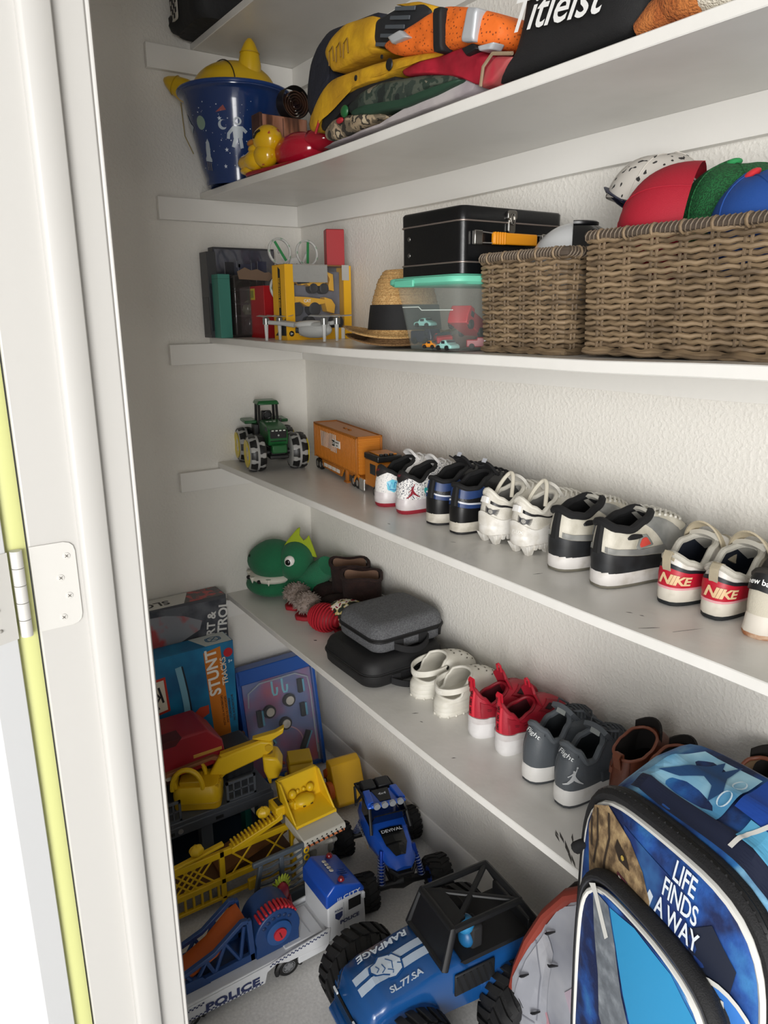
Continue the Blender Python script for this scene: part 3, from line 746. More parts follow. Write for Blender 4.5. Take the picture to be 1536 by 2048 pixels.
def sneaker_grey(loc, label, sg, emblem):
    s = Shoe(L=.218, W=.084, zs=.036, rim=((0, .136), (.14, .126), (.34, .098), (.5, .096), (.72, .118), (1, .134)), yr=(.016, .108), wr=.058, heelw=.88, bulge=.006, asym=.005 * sg)
    t = thing('sneaker', label, 'shoe', loc, 0, 'slate grey lace-up sneakers')
    GY = mat('50555a', rough=.5, bump=.12, bscale=300); G2 = mat('474c51', rough=.6)
    obj('upper', s.upper(), GY, t); obj('lining', s.lining(.15), mat('3c4145', rough=.95), t)
    so = obj('sole', s.sole([(.98, .005), (1.05, .010), (1.07, .026), (1.05, .038), (1.0, .042)]), mat('d8d6d2', rough=.45, h2='c2bcb0', nscale=30, lo=.55, hi=.85), t)
    obj('outsole', s.sole([(.93, 0), (1.0, .002), (1.03, .008)]), mat('3d4043', rough=.6), so)
    ht = obj('heel_panel', s.patch(-.17, .17, lambda a: .66 + 1.1 * abs(a), .97, .0025, 14, 5), G2, t)
    decal('heel_script', text2d('Flight', .0135, .004, .35, 1.0), (lambda fr: lambda x, y: fr(x, y - .18 * x))(s.frame(.02, .80, .0042)), mat('dfe2e2', rough=.4), ht, .004)
    obj('back_seam', s.patch(-.125, -.115, .05, .70, .0016, 2, 8), mat('3f4448', rough=.7), t); obj('side_overlay', s.patch(.40, .72, .02, lambda a: .42, .0018), G2, t)
    if emblem: decal('emblem', jumper(.040), s.frame(.115, .40, .0022), mat('b9bcbd', rough=.35), t, .006)
    obj('collar', s.rimtube(.0065, -.002), mat('565b60', rough=.85), t)
    tg = obj('tongue', s.tongue(.046, .014, th=.010), mat('555a5f', rough=.85), t)
    decal('tongue_label', poly2d([(-.012, -.006), (.012, -.006), (.012, .006), (-.012, .006)]), plane((.002, .097, .136), (1, 0, 0), (0, .35, .9), .004), mat('8d9290', rough=.5), tg)
    L = mat('474b50', rough=.8)
    obj('laces', s.laces(6, r=.0026), L, t)
    obj('lace_bow', G().tube([(.0, .118, .128), (.02, .112, .140), (.034, .125, .142), (.036, .15, .118), (.03, .165, .10)], .0024, 6).tube([(0, .118, .128), (-.02, .105, .14), (-.03, .12, .145), (-.01, .13, .138)], .0024, 6).tube([(0, .118, .13), (.025, .14, .135), (.034, .165, .105), (.03, .185, .085)], .0024, 6), L, t)
    return t

def boot(loc, label, rz=0, col=('653422', '522a1b'), lin_='181210', tall=1.0, grp='brown leather ankle boots'):
    s = Shoe(L=.175, W=.072, zs=.024, rim=((0, .132), (.3, .138), (.5, .146), (.8, .160), (1, .166)), yr=(.006, .092), wr=.066, heelw=.9, bulge=.002)
    t = thing('ankle_boot', label, 'boot', loc, rz, grp); t.scale = (1, 1, tall)
    LB = mat(col[0], rough=.42, h2=col[1], nscale=12, bump=.1, bscale=200)
    obj('upper', s.upper(nt=16), LB, t); obj('lining', s.lining(.12), mat(lin_, rough=.95), t)
    obj('sole', s.sole([(.98, 0), (1.03, .003), (1.04, .018), (1.0, .026)]), mat('2a1c14', rough=.6), t)
    obj('collar', s.rimtube(.0032, 0), mat('7a4430', rough=.5), t)
    for a in (.12, -.12): obj('seam', s.patch(a - .006, a + .006, .1, .98, .0014, 2, 8), mat('4a2415', rough=.6), t)
    obj('ankle_strap', s.patch(-.30, -.08, .60, .72, .004, 8, 3), mat('65331f', rough=.45), t)
    r = s.rimp(0)
    obj('pull_tab', s.loop(.016, -.022, .012, .010, .003), mat('74402a', rough=.5), t)
    def fg(u, v):
        q = (u - .5) * 2; return (q * .03, .088 + .020 * (1 - q * q), .115 + v * .068 - q * q * .012)
    obj('tongue', G().sheet(fg, 10, 6, .004), mat('15100e', rough=.9), t)
    return t

SX = lambda k, x, y, lift=0: (x, y, shelf_z(k, x) + lift)
sneaker_speckled(SX(4, .798, -.232), 'white sneaker with blue cartoon patch, black collar, beside the orange toy truck', 'patch', 1)
sneaker_speckled(SX(4, .890, -.230), 'white dash-print sneaker with red leaping figure on its heel', 'jump', -1)
sneaker_hightop_blue(SX(4, 1.008, -.226), 'black and navy high-top, left one of its pair, next to the speckled sneaker', 1)
sneaker_hightop_blue(SX(4, 1.100, -.230), 'black and navy high-top, right one of its pair, next to the white cleats', -1)
cleat(SX(4, 1.195, -.226), 'white spiked cleat beside the black and navy high-top', 1, 0)
cleat(SX(4, 1.292, -.226), 'white spiked cleat with heel lettering beside the black-collared mid-tops', -1, 1)
sneaker_mid(SX(4, 1.402, -.232), 'black-heeled bone mid-top with dirty white sole, next to the white cleat', 1)
sneaker_mid(SX(4, 1.507, -.236), 'black-heeled bone mid-top with red wing print on its ankle', -1, -.12)
sneaker_strap(SX(4, 1.630, -.211), 'white strap sneaker with red heel, left one of its pair', 1, False)
sneaker_strap(SX(4, 1.711, -.209), 'white strap sneaker with red heel, right one of its pair, beside the cream sneaker', -1, True)
sneaker_cream(SX(4, 1.790, -.222), 'cream sneaker with black heel tab and flared sole at the right photo edge')['category'] = 'shoe'
clog(SX(5, .935, -.218), 'white foam clog next to the black case', 1)
clog(SX(5, 1.040, -.222), 'white foam clog next to the red running shoe', -1)
runner_red(SX(5, 1.158, -.212), 'red running shoe with lettered pull tab, beside the white clog', 1, 1)
runner_red(SX(5, 1.247, -.208), 'red running shoe beside the grey sneaker, right one of its pair', -1, 0)
sneaker_grey(SX(5, 1.356, -.230), 'slate grey sneaker beside the red running shoe', 1, 0)
sneaker_grey(SX(5, 1.452, -.234), 'slate grey sneaker with silver leaping figure on its heel', -1, 1)
boot(SX(5, 1.540, -.178), 'brown leather ankle boot next to the grey sneaker')
boot(SX(5, 1.618, -.178), 'brown leather ankle boot behind the dinosaur backpack')
boot(SX(5, 1.752, -.135), 'dark brown boot with tan lining behind the dinosaur backpack, left of its pair', 0, ('2c211b', '1c1512'), '7a6248', 1.18, 'dark brown boots')
boot(SX(5, 1.832, -.125), 'dark brown boot with tan lining at the right photo edge', 0, ('2c211b', '1c1512'), '7a6248', 1.18, 'dark brown boots')
sd_ = thing('leather_sandal', 'tan leather sandal half hidden by the left edge of the dinosaur backpack', 'sandal', SX(5, 1.640, -.262), 0)
_s = Shoe(L=.17, W=.066, zs=.02)
obj('sole', _s.sole([(.97, 0), (1.02, .003), (1.03, .012), (1.0, .016)]), mat('8a5f3f', rough=.6), sd_)
obj('footbed', _s.sole([(1.0, .016), (1.03, .019), (1.0, .022)]), mat('b98a60', rough=.6), sd_)
for y in (.05, .11): obj('strap', G().sheet(lambda u, v, y=y: (-.034 + .068 * u, y + (v - .5) * .022, .016 + .034 * sin(pi * u) ** .7), 12, 2, .003), mat('1d1714', rough=.6), sd_)
obj('heel_strap', G().sheet(lambda u, v: (.031 * sin((u - .5) * 2.6), .040 - .040 * cos((u - .5) * 2.6), .045 + (v - .5) * .014), 14, 2, .003), mat('1d1714', rough=.6), sd_)
# ------------------------------------------------------------------ third shelf: boxes, toys, hats, tub, case, baskets
S3 = lambda x, y, lift=0: (x, y, shelf_z(3, x) + lift)
BLK = mat('17181a', rough=.45)
# dark display boxes against the left wall
t = thing('game_box', 'tall dark box standing at the far left end of the third shelf', 'box', S3(.055, -.352))
obj('carton', G().bx(-.030, .030, -.014, .014, 0, .252), mat('3a3b3e', rough=.35), t, bevel=.001)
obj('spine_print', G().bx(.0302, .0307, -.010, .010, .02, .16), mat('12161f', rough=.3), t, smooth=0)
obj('front_print', G().bx(-.026, .026, -.0148, -.0143, .01, .12), mat('10141d', rough=.25), t, smooth=0)
t = thing('game_box', 'wide dark box with glossy window leaning flat along the left wall', 'box', S3(.040, -.235))
obj('carton', G().bx(-.022, .018, -.10, .105, 0, .268), mat('3b3c41', rough=.4, h2='2b2c32', nscale=9), t, bevel=.001)
obj('window', G().bx(.0182, .0200, -.096, .101, .006, .262), mat('34353c', rough=.10, h2='4d4f5c', nscale=14, coat=.5), t, smooth=0)
for i, (y, z, w_, h_) in enumerate(((-.05, .20, .03, .05), (.0, .19, .04, .06), (.06, .2, .03, .06), (-.02, .22, .012, .02), (.03, .21, .012, .03))):
    obj('tray_cell', G().box((.0206, y, z), (.0012, w_, h_)), mat(('27282e', '45485a', '2b2f46', '54565e', '3d4050')[i], rough=.2), t, smooth=0)
t = thing('teal_box', 'narrow teal box spine standing in front of the dark boxes', 'box', S3(.112, -.336), rot=(0, 0, 0))
obj('carton', G().bx(-.030, .022, -.019, .019, 0, .186), mat('3f8577', rough=.5), t, bevel=.0012)
obj('lid_seam', G().bx(-.0302, .0222, -.0192, .0192, .172, .1735), mat('2f6a5e', rough=.6), t, smooth=0)
t = thing('toy_package', 'clear plastic toy package with torn brown cardboard top beside the teal box', 'package', S3(.118, -.262))
obj('backing_card', G().bx(-.032, -.028, -.046, .055, 0, .186), mat('3c3734', rough=.7), t)
obj('blister', G().bx(-.028, .020, -.046, .055, .004, .184), mat('4a4644', rough=.08, alpha=.45, coat=1), t, bevel=.006, bseg=3)
for z in (.062, .098, .140): obj('tray_ledge', G().bx(-.026, .012, -.042, .050, z, z + .006), mat('2a2826', rough=.3), t)
obj('wrapped_toy', G().sphere((0, .018, .085), (.016, .03, .026), 14, 8, lambda d: 1 + .25 * nz(d.x, d.y, d.z, 3)), mat('5d6252', rough=.12, h2='8a8f78', nscale=40), t)
obj('wrapped_toy', G().sphere((0, .02, .04), (.016, .028, .028), 14, 8, lambda d: 1 + .2 * nz(d.x, d.y, d.z, 3)), mat('1d1d1c', rough=.15), t)
tp = [(-.040, .0), (.058, -.004), (.075, .010), (.06, .022), (.045, .02), (.02, .030), (.0, .026), (-.02, .034), (-.045, .022)]
obj('torn_cardboard', G().prism([(y + .012, z + .172) for y, z in tp], yzx, .021, .024), mat('7b6553', rough=.9), t, smooth=0)
t = thing('red_box', 'red carton with yellow sticker standing beside the yellow toy box', 'box', S3(.180, -.222), rz=.02)
obj('carton', G().bx(-.052, .045, -.030, .030, 0, .152), mat('b0191f', rough=.45), t, bevel=.001)
st = obj('sticker', G().bx(-.045, -.015, -.0308, -.0302, .112, .145), mat('c9b72e', rough=.4), t, smooth=0)
obj('sticker_panel', G().bx(-.042, -.022, -.0312, -.0308, .118, .139), mat('8d8a2c', rough=.4), st, smooth=0)
# yellow construction-set box with window
YL = mat('eab01e', rough=.4); YB = mat('d8920f', rough=.42); TY = mat('1b1b1c', rough=.6)
cb = thing('toy_vehicle_box', 'yellow window box of toy construction vehicles with silver tape', 'box', S3(.352, -.155))
obj('back_panel', G().bx(-.042, -.039, -.106, .106, 0, .205), mat('5c5d63', rough=.3), cb)
obj('tray', G().bx(-.039, -.012, -.088, .096, .03, .19), mat('6b6c74', rough=.18, h2='84858f', nscale=14), cb)
sp = obj('spine', G().bx(-.042, .038, -.107, -.104, 0, .205), YL, cb, bevel=.0008)
obj('side_panel', G().bx(-.042, .038, .104, .107, 0, .205), YL, cb)
obj('top_panel', G().bx(-.042, .038, -.106, .106, .203, .206), mat('8a5a2c', rough=.6), cb)
obj('base_panel', G().bx(-.042, .038, -.106, .106, 0, .003), YL, cb)
obj('front_post', G().bx(.034, .0385, -.106, -.080, 0, .205), YL, cb); obj('front_post', G().bx(.034, .0385, .082, .106, 0, .205), YL, cb)
fb = obj('front_base', G().bx(.034, .0385, -.081, .083, 0, .032), mat('e9e6df', rough=.4), cb)
decal('base_band', poly2d([(-.06, -.016), (.09, -.016), (.09, .016), (-.075, .016)]), plane((.0387, -.02, .016), (0, 1, 0), (0, 0, 1), .0004), YL, fb)
decal('age_mark', poly2d([(.008 * cos(i * .523), .008 * sin(i * .523)) for i in range(12)]), plane((.0387, -.093, .018), (0, 1, 0), (0, 0, 1), .0008), BLK, fb)
decal('age_lettering', text2d('3+', .006, .03), plane((.0387, -.093, .018), (0, 1, 0), (0, 0, 1), .0014), mat('f0efea', rough=.4), fb)
decal('base_mark', poly2d([(-.012, -.002), (.012, -.002), (.012, .002), (-.012, .002)]), plane((.0387, -.055, .014), (0, 1, 0), (0, 0, 1), .001), mat('efe9d8', rough=.4), fb)
decal('spine_banner', poly2d([(-.062, -.007), (.062, -.007), (.070, .007), (-.070, .007)]), plane((.002, -.107, .13), (0, 0, 1), (-1, 0, 0), .0004), BLK, sp)
decal('spine_lettering', text2d('MINI MACHINES', .0085, .03), plane((.002, -.107, .13), (0, 0, 1), (-1, 0, 0), .0009), YL, sp)
decal('spine_wedge', poly2d([(-.034, 0), (.034, 0), (.034, .05), (.0, .022)]), plane((0, -.107, .012), (1, 0, 0), (0, 0, 1), .0004), BLK, sp)
obj('silver_tape', G().bx(.0387, .0392, -.082, .028, .158, .205).bx(-.02, .0392, -.082, .028, .2055, .2065), mat('a9a9a6', rough=.35, metal=.3, bump=.3, bscale=120), cb, smooth=0)
obj('silver_tape', G().bx(.0387, .0392, .076, .100, .165, .207), mat('b3b1ac', rough=.4), cb, smooth=0)
obj('window', G().bx(.0365, .0372, -.080, .082, .032, .203), mat('aeb0b6', rough=.06, alpha=.05), cb, smooth=0)
def yz(u, v, d): return (d, u, v)
def toy_wheels(par, lst, x0, x1):
    for y, z, r in lst: obj('toy_wheel', G().lathe([(.0001, x0), (r * .85, x0), (r, x0 + .003), (r, x1 - .002), (r * .8, x1), (r * .45, x1 - .001), (.0001, x1 - .001)], 16, (0, y, z), 'X'), TY, par)
v = obj('toy_loader', G().prism([(-.052, .165), (-.02, .158), (-.01, .168), (.03, .166), (.034, .150), (-.02, .148), (-.03, .155), (-.045, .150), (-.066, .17), (-.058, .155)], yz, -.008, .02)
        .prism([(.018, .166), (.034, .166), (.038, .187), (.024, .187)], yz, -.006, .018).prism([(.036, .19), (.060, .182), (.062, .135), (.04, .14), (.044, .15), (.05, .168)], yz, -.006, .016), YL, cb, bevel=.001)
toy_wheels(v, ((-.008, .142, .014), (.026, .142, .015)), -.006, .024)
v = obj('toy_dump_truck', G().prism([(-.078, .12), (-.03, .118), (.028, .112), (.026, .100), (-.03, .092), (-.055, .105), (-.078, .1)], yz, -.008, .024)
        .prism([(.026, .118), (.05, .112), (.062, .096), (.058, .072), (.034, .078), (.028, .1)], yz, -.006, .022), YL, cb, bevel=.001)
toy_wheels(v, ((-.065, .085, .019), (-.008, .085, .019)), -.006, .027)
decal('hood_lettering', text2d('CAT', .009, .04), plane((.024, -.032, .108), (0, 1, 0), (0, 0, 1), .001), mat('eeeae0', rough=.4), v)
v = obj('toy_roller', G().prism([(-.072, .048), (-.04, .052), (-.038, .034), (-.074, .034)], yz, -.006, .02).prism([(.058, .07), (.078, .07), (.078, .058), (.058, .058)], yz, -.006, .02), YL, cb, bevel=.001)
toy_wheels(v, ((-.02, .048, .017), (.07, .048, .02)), -.006, .02)
# white and green four-rotor toy propped up behind the yellow box
qd = thing('toy_quadcopter', 'white quadcopter toy with green rotors behind the yellow toy box', 'drone', S3(.292, -.165), rot=(0, rad(-8), 0))
QW = mat('cfcfcb', rough=.35); QG = mat('2f8a4e', rough=.45)
def yzp(y, z, x=0): return (x, y, z)
body = [(-.02, .165), (-.030, .20), (-.014, .232), (.004, .236), (.018, .205), (.024, .165), (.012, .12), (-.012, .12)]
bd = obj('body', G().prism([(y + .004, z) for y, z in body], yz, -.008, .009), QW, qd, bevel=.004)
obj('canopy', G().prism([(.0, .16), (-.006, .19), (.002, .216), (.012, .212), (.016, .18), (.012, .15)], yz, .009, .0125), BLK, bd, bevel=.001)
for y, z in ((-.044, .250), (.046, .248), (-.05, .145), (.055, .145)):
    rg = obj('rotor_guard', G().tube([(0, y + .034 * cos(a), z + .036 * sin(a)) for a in [i * 2 * pi / 28 for i in range(28)]], .0035, 6, True, 1.6), QW, qd)
    obj('arm', G().tube([(0, .002, .185), (0, y * .6, (z + .185) / 2), (0, y, z)], .003, 6), QW, qd)
    obj('hub', G().cyl((-.006, y, z), (.006, y, z), .005, n=10), QW, qd)
    a = 2.1 if y < 0 else 1.45
    obj('rotor', G().box((.006, y, z), (.001, .062, .008), (a, 0, 0)), QG, qd)
    for k in range(14):
        q = k * 2 * pi / 14
        if k % 2: obj('guard_mark', G().box((.0045, y + .034 * cos(q), z + .036 * sin(q)), (.001, .007, .003), (q + pi / 2, 0, 0)), QG, rg, smooth=0)
obj('landing_skid', G().tube([(0, -.05, .109), (0, -.05, .004), (0, .05, .004), (0, .055, .109)], .003, 6), QW, qd)
obj('accent', G().box((.010, -.012, .19), (.001, .006, .035), (.15, 0, 0)), QG, bd, smooth=0)
t = thing('red_box', 'small plain red carton standing on top of the yellow toy box', 'box', S3(.352, -.080, .2065), rz=-.35)
obj('carton', G().bx(-.022, .022, -.026, .026, 0, .098), mat('a8141c', rough=.45), t, bevel=.0008)
obj('lid_flap', G().bx(-.021, .021, -.025, .025, .0985, .0995), mat('7c0f15', rough=.5), t, smooth=0)
# folded grey camera drone in front
GD = mat('a9aaa8', rough=.4); GL = mat('c3c4c2', rough=.45)
dr = thing('camera_drone', 'light grey camera drone standing on thin legs before the yellow box', 'drone', S3(.475, -.248), rz=rad(26))
bdy = obj('body', G().sphere((.028, 0, .032), (.052, .022, .022), 20, 12, lambda d: 1 + .1 * abs(d.x)), GD, dr)
obj('top_shell', G().sphere((.020, 0, .045), (.058, .020, .012), 18, 8), GL, dr)
obj('front_panel', G().box((-.018, -.012, .030), (.012, .008, .014)), BLK, dr, bevel=.002)
obj('sensor', G().cyl((-.016, -.0165, .031), (-.016, -.0182, .031), .0045, n=12), mat('3c3f44', rough=.2), dr)
for sx, L_ in ((-1, .112), (1, .082)):
    for sy in (-1, 1):
        e = (sx * L_, sy * .030 - .0, .052)
        ar = obj('arm', G().tube([(sx * .028, sy * .012, .044), (sx * .07, sy * .020, .049), e], [.007, .0055, .006], 8), GD, dr)
        obj('motor', G().lathe([(.0001, -.006), (.0095, -.006), (.0095, .010), (.006, .013), (.0001, .014)], 14, e), mat('8d8e8c', rough=.25, metal=.6), ar)
        obj('leg', G().tube([(e[0], e[1], .05), (e[0], e[1], .002)], [.006, .004], 8), GL, ar)
        def bl(u, v_, e=e, sx=sx, sy=sy):
            a = .25 * sx + (.4 if sy > 0 else -.1); r = (u - .5) * .085
            return (e[0] + r * cos(a) - (v_ - .5) * .012 * (1 - abs(u - .5)) * sin(a), e[1] + r * sin(a) + (v_ - .5) * .012 * cos(a), e[2] + .0155 + .003 * (v_ - .5) + .004 * abs(u - .5))
        obj('propeller', G().sheet(bl, 10, 2, .001), mat('9fa09e', rough=.4), ar)
# two nested straw hats
def straw():
    m = ramp_mat('woven_straw', [(0, '8a6238'), (.35, 'b98d55'), (.6, 'd2aa70'), (1, 'e3c189')], 260, .75, 'noise', .9, 330, 'LINEAR', 2); return m
ST = straw(); ST2 = ramp_mat('woven_straw_dark', [(0, '6d5138'), (.5, '93704a'), (1, 'a9865a')], 260, .8, 'noise', .9, 330, 'LINEAR', 2)
def hat(loc, label, m, band, k=1.0):
    t = thing('straw_hat', label, 'hat', loc, .3, 'straw hats')
    def f(u, v):
        a = 2 * pi * u
        pr = [(.142, .020), (.118, .012), (.096, .012), (.082, .022), (.079, .050), (.074, .090), (.064, .130), (.050, .152), (.028, .154), (.004, .146)]
        q = v * (len(pr) - 1); i = min(int(q), len(pr) - 2); r, z = (lerp(pr[i][j], pr[i + 1][j], q - i) for j in (0, 1))
        pinch = max(0, (z - .08) / .075); r *= 1 - .16 * pinch * abs(sin(a)) ** 2
        wave = .010 * sin(2 * a + .6) * max(0, (r - .085) / .05)
        return (r * k * cos(a), r * k * sin(a) * 1.04, (z + wave) * (1 if k == 1 else .94))
    obj('body', G().grid(f, 48, 18, cu=True), m, t)
    # coiled straw braid rows standing proud
    for j in range(26):
        v = .02 + .96 * j / 26
        obj('braid_row', G().tube([V3(f(i / 40, v)) for i in range(40)], .0017, 5, True), m, t)
    if band: obj('ribbon', G().grid(lambda u, v: V3(f(u, lerp(.335, .52, v))) + V3((cos(2 * pi * u), sin(2 * pi * u), 0)) * .0035, 44, 4, cu=True), mat('141416', rough=.7, bump=.3, bscale=900), t)
    return t
h2_ = hat(S3(.868, -.196, .002), 'lower brown straw hat, only its brim showing under the other', ST2, False, .965)
h1_ = hat(S3(.868, -.196, .018), 'golden straw hat with black ribbon leaning by the teal-lidded tub', ST, True)
# clear tub with teal lid
TB = thing('storage_tub', 'clear plastic tub with teal lid holding toy cars', 'tub', S3(1.118, -.195))
CL = mat('aab2ae', rough=.25, alpha=.20, spec=.6)
def tub_ring(z, w, d, r, th=0): return [V3((x, y, z)) for x, y in rrect(w - 2 * th, d - 2 * th, r, 4)]
obj('wall', G().rings([tub_ring(.003, .160, .232, .02), tub_ring(.06, .182, .250, .022), tub_ring(.10, .196, .262, .024), tub_ring(.105, .202, .266, .026), tub_ring(.128, .208, .270, .026)], (True, False)), CL, TB)
obj('moulded_rib', G().tube([(-.075, -.1305, .086), (-.02, -.1305, .086), (-.012, -.1295, .080), (.085, -.1295, .080)], .0012, 6), mat('cfd6d2', rough=.3), TB)
TL = mat('6fc9ac', rough=.45)
ld = obj('lid', rslab(G(), .232, .296, .126, .142, .03), TL, TB)
obj('lid_panel', rslab(G(), .190, .250, .142, .145, .02), TL, ld)
obj('latch', G().bx(-.075, -.012, -.152, -.146, .124, .138), mat('66bfa3', rough=.45), ld, bevel=.002)
obj('lid_handle', rslab(G(), .05, .10, .128, .140, .012, c=(-.125, -.06)), TL, ld)
def toy_car(loc, rz, label, body, L=.05, W=.026, kind='car', rot=None):
    t = thing('toy_car', label, 'toy car', loc, rz, 'toy cars in the tub', rot)
    B = mat(body, rough=.35)
    h = L * .46
    if kind == 'car':
        prof = [(-.5, .16), (-.5, .45), (-.42, .55), (-.25, .60), (-.12, .92), (.12, .98), (.26, .64), (.42, .56), (.5, .42), (.5, .16)]
    elif kind == 'truck': prof = [(-.5, .16), (-.5, .95), (.18, .95), (.2, 1.1), (.42, 1.1), (.5, .6), (.5, .16)]
    else: prof = [(-.5, .16), (-.5, .8), (-.1, .8), (-.08, 1.0), (.3, 1.0), (.38, .65), (.5, .6), (.5, .16)]
    obj('body', G().prism([(x * L, z * h) for x, z in prof], xzy, -W / 2, W / 2), B, t, bevel=.002)
    obj('window', G().bx(-.10 * L if kind == 'car' else .20 * L, .12 * L if kind == 'car' else .36 * L, -W / 2 - .0004, W / 2 + .0004, h * .62, h * .88), mat('2c3238', rough=.15), t, smooth=0)
    obj('windscreen', G().box((.43 * L if kind != 'car' else .21 * L, 0, h * .82), (.0012, W * .8, h * .22), (0, -.4, 0)), mat('2c3238', rough=.15), t, smooth=0)
    for x in (-.28, .28):
        for s_ in (-1, 1): obj('wheel', G().lathe([(.0001, -.003), (h * .22, -.003), (h * .24, 0), (h * .22, .003), (.0001, .003)], 14, (x * L, s_ * W / 2, h * .24), 'Y'), TY, t)
    return t
def tubc(x, y, z): return (1.118 + x, -.195 + y, shelf_z(3, 1.118) + z)
toy_car(tubc(-.050, -.090, .012), .1, 'navy toy truck low at the left of the clear tub', '23283a', .062, .03, 'truck')
toy_car(tubc(-.052, -.090, .046), .35, 'pale green beetle-shaped toy car perched high at the left of the tub', '8fc4bd', .042, .026)
toy_car(tubc(.002, -.085, .006), -.5, 'red toy truck lying between the beetle car and the fire engine', 'a81f2c', .06, .032, 'pickup', (.1, -.25, -.5))
toy_car(tubc(-.002, -.112, .006), .3, 'small orange toy car on the floor of the clear tub', 'd98a2b', .034, .02)
toy_car(tubc(.052, -.070, .036), 1.1, 'large red fire engine toy at the right of the tub', 'b3202f', .085, .042, 'truck', (0, -.35, -1.15))
toy_car(tubc(.045, -.108, .004), .05, 'pale green beetle-shaped toy car at the front of the tub floor', '9ccfc8', .044, .026)
toy_car(tubc(.066, -.045, .005), .8, 'plain red toy car half hidden behind the basket side of the tub', 'a01b2c', .05, .026, 'pickup')
toy_car(tubc(.01, -.02, .006), .3, 'brown and grey toy truck at the back of the tub', '5a463e', .09, .04, 'truck', (.3, -.3, .5))
toy_car(tubc(-.04, .0, .006), 1.2, 'dark grey toy truck at the back left of the tub', '33363c', .08, .04, 'pickup')
# black metal case with orange handle, on the tub
LC = thing('metal_case', 'black metal lunch case with orange handle on the teal lid', 'case', S3(1.118, -.185, .1455), 0)
KM = mat('101113', rough=.28, metal=.2, bump=.04, bscale=200)
def case_ring(z, w, d, r): return [V3((x, y, z)) for x, y in rrect(w, d, r, 5)]
W_, D_ = .196, .262
obj('base', G().rings([case_ring(.0, W_, D_, .016), case_ring(.020, W_, D_, .016)]), KM, LC, smooth=50)
obj('body', G().rings([case_ring(.0205, W_ - .002, D_ - .002, .016), case_ring(.092, W_ - .002, D_ - .002, .016)]), KM, LC, smooth=50)
obj('lid', G().rings([case_ring(.0935, W_, D_, .016), case_ring(.115, W_, D_, .016), case_ring(.1185, W_ - .006, D_ - .006, .014)]), KM, LC, smooth=50)
for z in (.0202, .0928): obj('rolled_seam', G().tube([V3((x, y, z)) for x, y in rrect(W_ + .001, D_ + .001, .016, 5)], .0016, 6, True), mat('8b7f78', rough=.35, metal=.6), LC)
for z in (.040, .071): obj('rivet', G().sphere((-.066, -D_ / 2, z), (.0045, .002, .0045), 12, 8), mat('6e6c68', rough=.3, metal=.8), LC)
CH = mat('9b9893', rough=.2, metal=.95)
lt = obj('latch', G().prism(rrect(.024, .018, .006), lambda u, v, d: (W_ / 2 + d, u - .012, .106 + v), 0, .006), CH, LC, bevel=.001)
obj('hasp', G().prism(rrect(.018, .030, .007), lambda u, v, d: (W_ / 2 + d, u - .012, .088 + v), 0, .005), CH, lt, bevel=.001)
obj('hasp_loop', G().tube([(W_ / 2 + .007, -.012 + .005 * cos(a), .099 + .010 * sin(a)) for a in [i * 2 * pi / 14 for i in range(14)]], .0013, 6, True), CH, lt)
OR = mat('d98c14', rough=.4)
for y in (-.098, .074):
    cl = obj('handle_clip', G().prism([(-.010, .050), (.010, .050), (.010, .076), (-.010, .076)], lambda u, v, d: (W_ / 2 + d, y + u, v), 0, .010), CH, LC, bevel=.002)
    s_ = 1 if y < 0 else -1
    obj('wire_loop', G().tube([(W_ / 2 + .008, y + s_ * .008, .073), (W_ / 2 + .013, y + s_ * .034, .071), (W_ / 2 + .013, y + s_ * .034, .054), (W_ / 2 + .008, y + s_ * .008, .054)], .0014, 6, True), mat('c9c6c0', rough=.25, metal=.8), cl)
hd = obj('handle', G().bx(W_ / 2 + .009, W_ / 2 + .017, -.068, .044, .052, .073), OR, LC, bevel=.002)
for i in range(5): obj('grip_rib', G().bx(W_ / 2 + .008, W_ / 2 + .0185, -.066 + i * .006, -.0625 + i * .006, .0515, .0735), OR, hd, bevel=.001)
